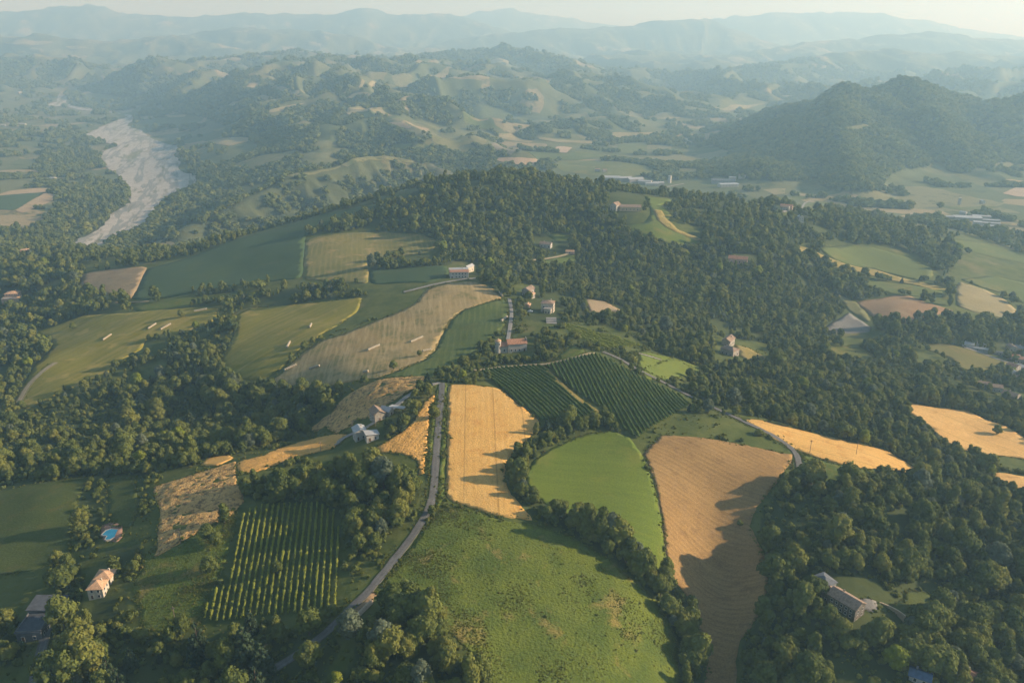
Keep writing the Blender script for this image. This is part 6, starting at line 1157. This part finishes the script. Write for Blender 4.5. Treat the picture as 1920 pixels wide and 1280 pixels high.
def wing(parent, w, l, h, roof, rise, wm, rm, x=0, y=0, rot=0, chimney=True, wins=(1, 2), door=True, over=.5, sides='SENW', storeys=None, z=0.):
    """walls + roof + windows (+ door, chimney) of one block of a building, as parts of it"""
    c, s = math.cos(rot), math.sin(rot)
    V, F = walls_geo(w, l, h, roof, rise); part('wall', V, F, wm, parent, (x, y, z), rot)
    r = part('roof', *roof_geo(w, l, h, roof, rise, over), rm, parent, (x, y, z + .02), rot)
    if chimney:
        ch = boxp('chimney', -.35, .35, -.35, .35, 0, 1.5, wm, r); ch.location = (w * .22, l * .2, h + rise * .5)
    st = storeys or max(1, int(h // 2.8))
    def wx(side, t, zz, ww=1.0, hh=1.3, name='window', m=None):
        if side in 'SN': lx, ly, ro = t * w / 2, (-l / 2 - .02) * (1 if side == 'S' else -1), 0 if side == 'S' else math.pi
        else: lx, ly, ro = (w / 2 + .02) * (1 if side == 'E' else -1), t * l / 2, math.pi / 2 if side == 'E' else -math.pi / 2
        return window(parent, x + lx * c - ly * s, y + lx * s + ly * c, z + zz, rot + ro, ww, hh, name, m)
    for side in sides:
        n = wins[0] if side in 'SN' else wins[1]
        for k in range(n):
            t = (k + .5) / n * 2 - 1
            for f in range(st):
                if door and f == 0 and side == sides[0] and k == 0:
                    wx(side, t, 0.05, 1.1, 2.1, 'door', WOODD)
                else: wx(side, t * .86, .95 + f * 2.8)
def building(name, key, label, cat='house', rot=0., dz=0., group=None):
    x, y, z = SPOTS[key]
    e = link(bpy.data.objects.new(name, None)); e.location = (x, y, gz(x, y) + dz); e.rotation_euler = (0, 0, rot); tag(e, label, cat, group); return e
R = math.radians
# --- the tan house by the pool
b = building('house', 'villa', 'tan two-part house with hipped tile roofs below the swimming pool', rot=R(4)); b.scale = (.86,) * 3
wing(b, 7.2, 7.0, 5.8, 'hip', 2.3, CREAM, TILE2, 0, 2.5, 0, wins=(2, 2)); wing(b, 7.8, 7.5, 5.0, 'hip', 1.9, CREAM, TILE2, -.2, 11.5, 0, wins=(2, 2), door=False)
# --- the dark house at the lower left
SHADE_GREY = flat('shaded_grey_wall', (.12, .125, .13), var=.15); SHADE_SLATE = flat('shaded_slate', (.075, .085, .10), var=.2)  # grey wall and roof colours darkened to stand for the shade here
b = building('house', 'darkhouse', 'grey house with a dark flat roof and walled terrace at lower left', rot=R(5))
wing(b, 9.5, 11, 4.2, 'flat', 0, SHADE_GREY, SHADE_SLATE, -.5, 2, 0, wins=(2, 3)); wing(b, 12, 9, 5.2, 'shed', .9, SHADE_GREY, SHADE_SLATE, .3, 12.5, 0, chimney=True, wins=(2, 2), door=False)
for q in ((-5.3, -5.0, -3.6, 7.4), (4.0, 4.3, -3.6, 7.4), (-5.0, 4.0, -3.6, -3.3)): boxp('parapet', *q[:4], 4.2, 5.1, SHADE_GREY, b)
# --- swimming pool
x, y, z = SPOTS['pool']; pl = link(bpy.data.objects.new('swimming_pool', None)); pl.location = (x, y, gz(x, y) + .72); pl.rotation_euler = (0, 0, R(-12))
tag(pl, 'turquoise swimming pool with a rounded bay and pale coping', 'swimming pool')
out = [(-4.2, -2.2), (-1.2, -2.4), (-.6, -4.6), (.8, -5.2), (2.0, -4.3), (2.6, -2.4), (4.4, -2.0), (4.6, 2.2), (3.2, 3.2), (-3.2, 3.0), (-4.6, 1.4)]
WATER = flat('pool_water', (.02, .21, .34), .06, .5, var=.12, size=2.5)
part('water', [(a, c, -.12) for a, c in out], [tuple(range(len(out)))], WATER, pl)
V = []; F = []; n = len(out)
for kx, zz in ((1.0, -.2), (1.0, .0), (1.13, .0), (1.13, -.9)): V += [(a * kx, c * kx, zz) for a, c in out]
for r_ in range(3):
    for i in range(n): F.append((r_ * n + i, r_ * n + (i + 1) % n, (r_ + 1) * n + (i + 1) % n, (r_ + 1) * n + i))
part('coping', V, F, CONC, pl)
# --- white farm at the end of the drive
b = building('farmhouse', 'farm1', 'small white farmhouse with a pale pitched roof beside the drive', rot=R(24)); wing(b, 6, 6.5, 5, 'gable', 1.2, WHITE, SHEET, 0, 2, 0, wins=(2, 2))
b = building('farm_annex', 'farm2', 'low white annex with a pale lean-to roof right of the farmhouse', 'house', rot=R(24)); wing(b, 6.5, 5, 3.4, 'shed', .9, WHITE, SHEET, 0, 2, 0, wins=(2, 1), chimney=False)
b = building('stone_barn', 'farm3', 'dark stone barn with a tiled roof halfway up the drive', 'barn', rot=R(30)); wing(b, 6, 8, 4.6, 'gable', 1.8, STONE, TILE3, 0, 2, 0, wins=(1, 2), chimney=False)
b = building('stone_barn', 'farm4', 'small barn with a pale gable roof above the dark stone barn', 'barn', rot=R(60)); wing(b, 4.5, 6, 3.4, 'gable', 1.4, STONE, SHEET, 0, 1, 0, wins=(1, 1), chimney=False)
b = building('open_shed', 'shed', 'open shed with a pale sheet roof beside the drive', 'shed', rot=R(70))
for px_ in (-1.6, 1.6):
    for py_ in (-4, 0, 4): boxp('post', px_ - .1, px_ + .1, py_ - .1, py_ + .1, -1.5, 2.6, WOODD, b)
part('roof', *roof_geo(3.6, 8.6, 2.6, 'shed', .5, .3), SHEET, b)
# --- church
b = building('church', 'church', 'small white church with a red tiled roof and round bell tower', 'church', rot=R(100))
wing(b, 7.5, 13, 6.2, 'gable', 2.2, WHITE, TILE, 3, -2, 0, wins=(1, 4), chimney=False, sides='WESN', storeys=1); wing(b, 6, 5, 4.8, 'gable', 1.8, WHITE, TILE, 3, 7, 0, wins=(1, 1), chimney=False, door=False, storeys=1)
def drum(r, z0, z1, n=16, cone=0.):
    V = [(r * math.cos(6.2832 * i / n), r * math.sin(6.2832 * i / n), z) for z in (z0, z1) for i in range(n)]; F = [(i, (i + 1) % n, n + (i + 1) % n, n + i) for i in range(n)]
    V.append((0, 0, z1 + cone)); F += [(n + i, n + (i + 1) % n, 2 * n) for i in range(n)]; return V, F
part('tower', *drum(1.9, -3, 8.6), WHITE, b, (1.2, 11.2, 0)); tr = part('tower_roof', *drum(2.3, 8.5, 8.8, 16, 1.3), TILE2, b, (1.2, 11.2, 0))
part('finial', *drum(.16, 10.0, 10.9, 6, .2), CONC, tr)
boxp('gable_cross_wall', .6, 5.4, -8.9, -8.6, -3, 8.9, WHITE, b)
for k in range(4):
    a = k * math.pi / 2 + .4; window(b, 1.2 + 1.93 * math.cos(a), 11.2 + 1.93 * math.sin(a), 5.6, a + math.pi / 2, .7, 1.7, 'arch_opening')
# --- farmhouse by the bend
b = building('farmhouse', 'farmhouse', 'white farmhouse with a reddish roof beside the road bend', rot=R(3)); wing(b, 17, 8, 6, 'gable', 0.1, WHITE, TILE, 0, 3, 0, wins=(5, 2), chimney=False); wing(b, 17.2, 6, 6.4, 'shed', -.3, WHITE, SHEET, -1, 10.4, 0, wins=(4, 1), door=False)
b = building('barn', 'farmhouse2', 'narrow barn with a pale gable roof behind the white farmhouse', 'barn', rot=R(-28)); wing(b, 4.5, 11, 5, 'gable', 1.6, CREAM, SHEET, 0, 2, 0, wins=(1, 2), chimney=False)
# --- houses above the church
b = building('house', 'houseA', 'stone house with stepped brown roofs among trees above the church', rot=R(-30)); wing(b, 8, 10, 5.5, 'gable', 2, STONE, TILE3, 0, 2, 0, wins=(2, 3)); wing(b, 6, 6, 3.6, 'gable', 1.4, STONE, TILE2, 5.5, -4.5, 0, wins=(1, 2), door=False)
b = building('house', 'houseB', 'cream two-storey house with a flat terrace roof left of the pale vines', rot=R(-12)); wing(b, 10, 8, 7.5, 'hip', 1.5, CREAM, TILE3, 0, 3, 0, wins=(3, 2)); wing(b, 5.5, 5, 4.6, 'flat', 0, CREAM, CONC, 1, -3.5, 0, wins=(2, 1), chimney=False, door=False)
x, y, z = SPOTS['terrace']; tg = link(bpy.data.objects.new('garden_steps', None)); tg.location = (x, y, gz(x, y)); tag(tg, 'stepped pale garden terraces in front of the cream house', 'terrace')
for k in range(4): boxp('step', -4, 4, k * 2.6 - 3, k * 2.6 - .6, -2, .5 + k * .5, CONC, tg)
b = building('garden_hut', 'hut', 'small pink hut with a tiled roof on the lawn above the church', 'hut', rot=R(-10)); wing(b, 4, 4.5, 3, 'gable', 1, PINK, TILE2, 0, 0, 0, wins=(1, 1), chimney=False)
# --- parked car
def parked_car(key, rot, paint, label):
    e = building('parked_car', key, label, 'car', rot)
    prof = [(-2.1, .35), (-2.15, .75), (-1.9, .95), (-1.2, 1.02), (-.7, 1.45), (.8, 1.48), (1.5, 1.0), (2.05, .9), (2.15, .55), (2.1, .3)]
    V = [(s * w_, a, c) for s in (-1, 1) for a, c in prof for w_ in ((.86 if c < 1.2 else .68),)]; n = len(prof)
    F = [tuple(range(n))[::-1], tuple(range(n, 2 * n))] + [(i, (i + 1) % n, n + (i + 1) % n, n + i) for i in range(n)]
    part('body', V, F, paint, e)
    for s in (-.88, .88):
        for a in (-1.3, 1.3):
            W_, WF = drum(.32, -.1, .1, 12); part('wheel', [(c2 + s, a + p, q + .32) for p, q, c2 in W_], WF, SLATE, e)
    part('windscreen', [(-.62, -1.18, 1.06), (.62, -1.18, 1.06), (.58, -.74, 1.43), (-.58, -.74, 1.43)], [(0, 1, 2, 3)], DARKW, e)
parked_car('car', R(80), flat('white_paint', (.7, .7, .7), .3, .5, .03), 'white car parked on the lawn above the church')
# --- hill-top group, white cottage
b = building('house', 'hill1', 'white gabled house on top of the wooded hill', rot=R(-40)); wing(b, 9, 10, 7, 'gable', 3, WHITE, TILE3, 0, 3, 0, wins=(2, 2))
b = building('house', 'hill2', 'long low brown-roofed house on top of the wooded hill', rot=R(85)); wing(b, 9, 26, 4.5, 'gable', 2.2, TAN, TILE3, 0, 0, 0, wins=(2, 5), chimney=False)
b = building('house', 'white', 'white cottage with a brown roof in the clearing of the wooded hill', rot=R(70)); wing(b, 7, 13, 4, 'gable', 2, WHITE, TILE3, 3, 0, 0, wins=(1, 3), sides='WSE')
b = building('shed', 'whiteb', 'small reddish roofed shed at the end of the dirt track', 'shed', rot=R(80)); wing(b, 4, 9, 2.8, 'gable', 1.2, PINK, TILE2, 0, 0, 0, wins=(1, 1), chimney=False)
b = building('house', 'red', 'red tiled house half hidden in the wood on the right slope', rot=R(70)); wing(b, 9, 20, 5, 'gable', 2.4, PINK, TILE, 0, 0, 0, wins=(2, 4)); 
# --- long villa at the lower right
SHADE_STONE = flat('shaded_stone', (.17, .155, .13), var=.25, size=.8, bump=.05)  # stone colour darkened to put the wall's shade into it
b = building('villa', 'manor', 'long stone villa with a brown tiled roof among the dark trees', 'villa', rot=R(36)); b.scale = (.82,) * 3; wing(b, 8.5, 15, 6.5, 'gable', 2.4, SHADE_STONE, TILE3, 0, 5.5, 0, wins=(2, 5)); wing(b, 7, 9, 5.2, 'gable', 1.9, SHADE_STONE, TILE3, .3, 17.2, 0, wins=(1, 3), door=False)
b = building('house', 'manor3', 'grey roofed outbuilding behind the long villa', 'house', rot=R(25)); wing(b, 6.5, 7, 3.8, 'hip', 1.4, GREYW, SLATE, 0, 0, 0, wins=(1, 2), chimney=False)
x, y, z = SPOTS['wall']; wl_ = link(bpy.data.objects.new('garden_wall', None)); wl_.location = (x, y, gz(x, y)); tag(wl_, 'curved pale garden wall beside the lawn right of the villa', 'wall')
V = []; F = []
for k in range(9):
    a = R(20 + k * 6); cx, cyy = 16 * math.cos(a) - 12, 16 * math.sin(a) - 9
    V += [(cx - .3 * math.cos(a), cyy - .3 * math.sin(a), -1.5), (cx - .3 * math.cos(a), cyy - .3 * math.sin(a), 1.9), (cx + .3 * math.cos(a), cyy + .3 * math.sin(a), 1.9), (cx + .3 * math.cos(a), cyy + .3 * math.sin(a), -1.5)]
    if k: o_ = 4 * k; F += [(o_ - 4 + i, o_ - 4 + (i + 1) % 4, o_ + (i + 1) % 4, o_ + i) for i in range(4)]
part('wall', V, F + [(0, 1, 2, 3), (32, 35, 34, 33)], TAN, wl_)
b = building('house', 'blueroof', 'small house with a blue roof at the bottom edge', rot=R(60)); wing(b, 5, 7, 3, 'gable', 1.2, GREYW, BLUEROOF, 0, 0, 0, wins=(1, 2))
b = building('house', 'redroof', 'small house with a dull red roof at the bottom right edge', rot=R(50)); wing(b, 6, 8, 3, 'gable', 1.5, STONE, TILE, 0, 0, 0, wins=(1, 2))
# --- isolated farm on the right slope
b = building('farmhouse', 'iso1', 'stone farmhouse with a brown roof on the dry bank, rear one', rot=R(-35)); wing(b, 7, 11, 5, 'gable', 2, STONE, TILE3, 0, 2, 0, wins=(1, 3))
b = building('farmhouse', 'iso2', 'stone farmhouse with a brown roof on the dry bank, front one', rot=R(40)); wing(b, 8, 12, 5, 'hip', 1.8, STONE, TILE3, 0, 2, 0, wins=(2, 3))
b = building('shed', 'iso3', 'low shed in the trees left of the isolated farm', 'shed', rot=R(75)); wing(b, 5, 11, 2.8, 'shed', .8, STONE, SHEET, 0, 0, 0, wins=(1, 2), chimney=False)
# --- left edge houses
b = building('house', 'lh1', 'tan house with a flat tiled roof standing above the trees at far left', rot=R(20)); wing(b, 10, 9, 8, 'hip', .9, TAN, TILE2, 0, 3, 0, wins=(2, 2))
b = building('villa', 'lh2', 'pink villa with stacked roofs and balconies at the left edge', 'villa', rot=R(8)); wing(b, 14, 10, 8.5, 'hip', 2, PINK, TILE2, 0, 4, 0, wins=(4, 2)); wing(b, 17, 6, 4.5, 'flat', 0, PINK, CONC, 0, -4, 0, wins=(4, 1), chimney=False, door=False)
for k in (-5.5, 5.5): boxp('pillar', k - .3, k + .3, -7.6, -7.2, 4.7, 7.4, PINK, b)
b = building('house', 'lh3', 'small tan wing house right of the pink villa', rot=R(-20)); wing(b, 6, 7, 5.5, 'hip', 1.4, TAN, TILE2, 0, 0, 0, wins=(1, 2))
b = building('house', 'lh4', 'white house cut by the left edge among dark trees', rot=R(10)); wing(b, 9, 10, 5, 'gable', 2, WHITE, TILE3, 0, 0, 0, wins=(2, 2))
b = building('house', 'lh5', 'low grey house in the shaded wood above the pink villa', rot=R(85)); wing(b, 7, 18, 4, 'gable', 1.8, GREYW, SLATE, 0, 0, 0, wins=(1, 4))
# --- factory and valley sheds
def hall(key, w, l, h, rot, wm, rm, label, roof='gable', rise=1.6, cat='factory'):
    e = building('factory_hall' if cat == 'factory' else 'house', key, label, cat, R(rot)); e.scale = (.74,) * 3; wing(e, w, l, h, roof, rise, wm, rm, 0, 0, 0, wins=(2, 5) if cat == 'factory' else (2, 2), chimney=cat != 'factory', over=.3); return e
hall('fac1', 30, 70, 9, 80, GREYW, SLATE, 'long grey-roofed factory hall with pale edges in the right valley')
hall('fac2', 26, 58, 9, 98, WHITE, SHEET, 'bright white factory hall in front of the grey-roofed hall')
hall('fac3', 14, 20, 13, 90, WHITE, SHEET, 'tall white block joined to the factory halls', 'flat', 0)
hall('facold', 16, 20, 9, 60, WHITE, TILE3, 'white house among trees behind the factory', cat='house')
for k, w, l, h, ro, lab in (('v1', 30, 62, 8, 75, 'largest pale-roofed hall of the industrial yard in the right valley'), ('v2', 22, 42, 8, 78, 'pale hall behind the largest hall of the industrial yard'), ('v3', 16, 18, 10, 70, 'bright white block at the front of the industrial yard'),
    ('v4', 14, 40, 6, 72, 'rearmost of the narrow pale sheds at the right of the industrial yard'), ('v5', 14, 44, 6, 72, 'middle one of the narrow pale sheds at the right of the industrial yard'), ('v6', 14, 34, 6, 72, 'front one of the narrow pale sheds at the right of the industrial yard'),
    ('v7', 10, 16, 8, 40, 'white house behind the industrial yard'), ('v8', 12, 30, 6, 85, 'low pale shed left of the industrial yard'), ('v9', 12, 14, 8, 30, 'white house at the edge of the wood left of the industrial yard'),
    ('v10', 10, 12, 8, 0, 'small white house beyond the valley meadow'), ('v11', 6, 6, 18, 0, 'slim white tower beyond the valley meadow'), ('v12', 10, 14, 5, 60, 'bluish white shed at the front corner of the industrial yard')):
    hall(k, w, l, h, ro, WHITE if k in ('v3', 'v7', 'v9', 'v10', 'v11', 'v12') else CONC, SHEET, lab, 'flat' if k in ('v3', 'v11') else 'gable', 1.5)
for k, w, l, h, ro, wm, rm, lab in (('n1', 8, 12, 4, 70, WHITE, SHEET, 'white house at the top of the olive meadow, left one'), ('n2', 8, 10, 4.5, 70, WHITE, SHEET, 'white house at the top of the olive meadow, right one'), ('n3', 5, 22, 3, 62, CONC, SHEET, 'long pale shed at the edge of the olive meadow'),
    ('n4', 8, 14, 4, 80, PINK, TILE, 'reddish roofed house at the end of the olive meadow'), ('n5', 10, 11, 6, 30, WHITE, TILE, 'white house with a red roof below the olive meadow'), ('n6', 8, 12, 5, 65, WHITE, SHEET, 'white house with a pale roof at the right edge of the village'),
    ('n7', 9, 10, 5, 10, WHITE, SHEET, 'pale bluish house in front of the red-roofed village house'), ('n8', 8, 10, 5, 60, CREAM, TILE3, 'cream house lowest at the right edge of the village'), ('n9', 9, 14, 5, 70, GREYW, TILE3, 'brown-roofed house in the dark trees below the village'),
    ('n10', 11, 13, 5.5, 35, STONE, TILE3, 'large brown-roofed house in the trees above the pale wheat'), ('n11', 10, 14, 5, 40, WHITE, SLATE, 'dark-roofed house with white gable edge at the right edge'), ('n12', 8, 10, 4.5, 0, CREAM, TILE3, 'small cream house above the end of the olive meadow'),
    ('n13', 5, 12, 3, 65, CONC, SLATE, 'low dark shed beside the village road'), ('n14', 9, 12, 5, 70, STONE, TILE, 'red-roofed house at the right edge beside the village road'), ('n15', 8, 11, 4.5, 70, GREYW, TILE3, 'grey house half hidden in the trees left of the brown-roofed house'),
    ('kh1', 9, 14, 6, 60, WHITE, TILE3, 'white house at the lower end of the pale road on the ridge'), ('kh2', 8, 9, 8, 0, WHITE, SHEET, 'white house standing out of the wood below the pale road'), ('kh3', 9, 20, 5, 65, PINK, TILE, 'long reddish house beside the pale road on the ridge')):
    e = building('house', k, lab, rot=R(ro)); e.scale = (.82,) * 3; wing(e, w, l, h, 'gable', w * .2, wm, rm, wins=(2, 3), over=.4)
# distant buildings of the valleys and hills
FARB = [('tA', 34, 20, 14, 'bright white block on the left hillside below the hazy hills'), ('tB', 22, 30, 8, 'white hall at the left edge of the river plain'), ('tC', 18, 40, 7, 'long white roof on the river plain at the left'), ('tD', 16, 30, 7, 'pale hall below the long white roof on the river plain'),
 ('tE', 14, 14, 8, 'small white house among the riverside trees'), ('tF', 14, 18, 7, 'pale house by the riverside fields, lower one'), ('tG', 16, 20, 9, 'white house on the slope left of the river head, left one'), ('tH', 12, 16, 7, 'pale house by the riverside fields, upper one'),
 ('tI', 16, 18, 9, 'white house on the slope left of the river head, right one'), ('tJ', 14, 26, 6, 'pale shed beneath the white hall on the river plain'),
 ('i1', 30, 50, 9, 'leftmost grey hall of the works behind the wooded hill'), ('i2', 26, 46, 9, 'second grey hall of the works behind the wooded hill'), ('i3', 26, 50, 9, 'third grey hall of the works behind the wooded hill'), ('i4', 20, 40, 8, 'white hall at the right part of the works behind the wooded hill'),
 ('i5', 16, 40, 7, 'long low white hall at the front of the works behind the wooded hill'), ('i6', 18, 34, 8, 'rightmost grey hall of the works behind the wooded hill'), ('i7', 8, 8, 22, 'slim white silo right of the works behind the wooded hill'),
 ('c1', 12, 16, 8, 'pale farmhouse in the tree clump on the valley floor, left one'), ('c2', 12, 14, 8, 'pale farmhouse in the tree clump on the valley floor, right one'), ('c3', 16, 26, 7, 'pale barn on the valley floor right of the tree clump'),
 ('b1', 22, 26, 12, 'white house of the hill village, left one'), ('b2', 22, 26, 12, 'white house of the hill village, right one'), ('b5', 20, 24, 10, 'white house on the crest of the hazy range')]
for k, w, l, h, lab in FARB:
    e = building('far_building', k, lab, 'building', rot=R(60 + (ord(k[0]) * 7 + ord(k[1]) * 13) % 50))
    e.scale = (.74,) * 3
    wing(e, w, l, h, 'gable', w * .14, WHITE if k not in ('i1', 'i2', 'i3', 'i6', 'c1', 'c2') else CONC, TILE3 if k[0] in 'bc' else SHEET, wins=(2, 4), chimney=False, over=.4, storeys=1)
# --- timber-edged yard wall, jumps, poles
def seg(ka, kb): a = np.array(SPOTS[ka][:2]); c = np.array(SPOTS[kb][:2]); return a, c, float(np.linalg.norm(c - a)), math.atan2(*(c - a)[::-1])
a, c, L, an = seg('wall2a', 'wall2b'); m_ = (a + c) / 2
lg = link(bpy.data.objects.new('log_pile', None)); lg.location = (*m_, gz(*m_) + .2); lg.rotation_euler = (0, 0, an); tag(lg, 'long pale log pile along the edge of the roadside yard', 'log pile')
LOGM = flat('cut_timber', (.46, .37, .26), var=.2, size=.5); k_ = 0
V0, F0 = drum(.26, 0, 1, 8); nlog = int(L / 4.4)
logme = mesh_from([(q * 4.2, p, r_) for p, r_, q in V0], F0, 'log', [LOGM], False)
for i in range(nlog):
    for row in range(3):
        for j in range(3 - row // 2):
            o = link(bpy.data.objects.new('log', logme), lg); o.location = (-L / 2 + i * 4.4, -.6 + j * .55 + row * .2, .25 + row * .46); o.rotation_euler = (0, 0, rnd.uniform(-.02, .02))
WPAINT = flat('pale_pole_wood', (.55, .50, .40), var=.1, size=.4)
a, c, L, an = seg('jump1a', 'jump1b')
j = link(bpy.data.objects.new('jump_fence', None)); j.location = (*((a + c) / 2), gz(*((a + c) / 2)) + .25); j.rotation_euler = (0, 0, an); tag(j, 'low pale pole jump with a white end block on the bright meadow', 'jump')
boxp('end_block', -L / 2 - .6, -L / 2 + .6, -.5, .5, 0, 1.3, WHITE, j); boxp('end_post', L / 2 - .15, L / 2 + .15, -.4, .4, 0, 1.1, WPAINT, j)
for z_ in (.4, .8): boxp('pole', -L / 2 + .6, L / 2 - .15, -.08, .08, z_ - .08, z_ + .08, WPAINT, j)
x, y, z = SPOTS['jump2']; j = link(bpy.data.objects.new('jump_fence', None)); j.location = (x, y, gz(x, y) + .25); tag(j, 'pale wooden frames leaning together on the lower meadow', 'jump')
for k, (ox, oy, rt) in enumerate(((-.9, 1.6, .25), (.9, 1.2, -.2), (-.2, -1.4, .5), (1.1, -1.6, -.3))):
    V, F = box_geo(-.12, .12, -1.3, 1.3, 0, .9); part('frame', V, F, WPAINT, j, (ox, oy, 0), rt)
for k, h, lab in (('pole1', 8, 'thin utility pole in the long wheat strip, left one'), ('pole2', 8, 'thin utility pole in the long wheat strip, right one'), ('pole3', 8, 'utility pole at the edge of the grass bank under the wheat strip'), ('pole4', 9, 'pale utility pole beside the white farmhouse'), ('pole5', 8, 'utility pole beside the stone barn'),
                  ('pole6', 7, 'pole at the lower edge of the shaded rough wheat'), ('pole7', 7, 'pole on the grassy bank below the near vineyard corner'), ('pole8', 6, 'thin pole in front of the narrow wheat strip')):
    x, y, z = SPOTS[k]; e = link(bpy.data.objects.new('utility_pole', None)); e.location = (x, y, gz(x, y)); tag(e, lab, 'utility pole', 'utility poles')
    part('shaft', *drum(.14, -.5, h, 8), M_POST, e); boxp('crossarm', -.9, .9, -.08, .08, h - .9, h - .7, M_POST, e)
# --- rows of wrapped bales
BALEM = flat('bale_wrap', (.40, .345, .25), .55, .3, var=.1, size=1.2)
BLAB = ['pale bale row at the lower left of the hay field', 'left one of two neighbouring bale rows in the hay field', 'right one of two neighbouring bale rows in the hay field', 'bale row at the top edge of the hay field beside a round tree', 'short bale stack at the right border of the second hay field', 'short bale row in the lower part of the second hay field',
 'long bale row where the second hay field meets the stubble', 'long thin bale row at the foot of the striped field', 'bale row low on the striped field', 'bale row on the boundary of striped and green crop', 'bale row at the top right of the green striped crop', 'bale row at the upper right corner of the striped field', 'dark short bale row above the rough wheat', 'bale row in the stubble beside a dark bush']
n = 14; V = []; F = []
prof = [(0., -.62), (.6, -.62), (.74, -.5), (.76, 0), (.74, .5), (.6, .62), (0., .62)]
for (r_, q) in prof: V += [(q, r_ * math.cos(6.2832 * i / n), r_ * math.sin(6.2832 * i / n)) for i in range(n)]
for k in range(len(prof) - 1): F += [(k * n + i, k * n + (i + 1) % n, (k + 1) * n + (i + 1) % n, (k + 1) * n + i) for i in range(n)]
balme = mesh_from(V, F, 'bale', [BALEM], True)
for i, lab in enumerate(BLAB):
    a, c, L, an = seg('bale%da' % i, 'bale%db' % i); m_ = (a + c) / 2; L = min(L, 34)
    e = link(bpy.data.objects.new('bale_row', None)); e.location = (*m_, gz(*m_) + .3); e.rotation_euler = (0, 0, an); tag(e, lab, 'bale row', 'rows of wrapped bales')
    nb = max(2, int(L / 1.3))
    for k in range(nb):
        u = (k + .5 - nb / 2) * 1.3; wx, wy = m_[0] + u * math.cos(an), m_[1] + u * math.sin(an)
        o = link(bpy.data.objects.new('bale', balme), e); o.location = (u, rnd.uniform(-.06, .06), gz(wx, wy) - gz(*m_) + .78); o.scale = (1, 1.15, 1.15)


# ================================================================ the hazy air
hz = bpy.data.materials.new('haze'); hz.use_nodes = True; nt = hz.node_tree; nt.nodes.remove(nt.nodes['Principled BSDF'])
pv = nt.nodes.new('ShaderNodeVolumePrincipled')
pv.inputs['Color'].default_value = HAZE_COLOR; pv.inputs['Absorption Color'].default_value = (.68, .68, .68, 1)
pv.inputs['Density'].default_value = HAZE_DENSITY; pv.inputs['Anisotropy'].default_value = HAZE_ANISO
nt.links.new(pv.outputs[0], nt.nodes['Material Output'].inputs['Volume'])
x0, x1, y0, y1, z0, z1 = -15600, 15600, -900, 15900, float(GZ.min()) - 2, max(float(GZ.max()) + 40, 260)
V = [(x, y, z) for z in (z0, z1) for y in (y0, y1) for x in (x0, x1)]
me = mesh_from(V, [(0, 2, 3, 1), (4, 5, 7, 6), (0, 1, 5, 4), (2, 6, 7, 3), (0, 4, 6, 2), (1, 3, 7, 5)], 'haze', [hz])
tag(link(bpy.data.objects.new('haze', me)), kind='stuff')
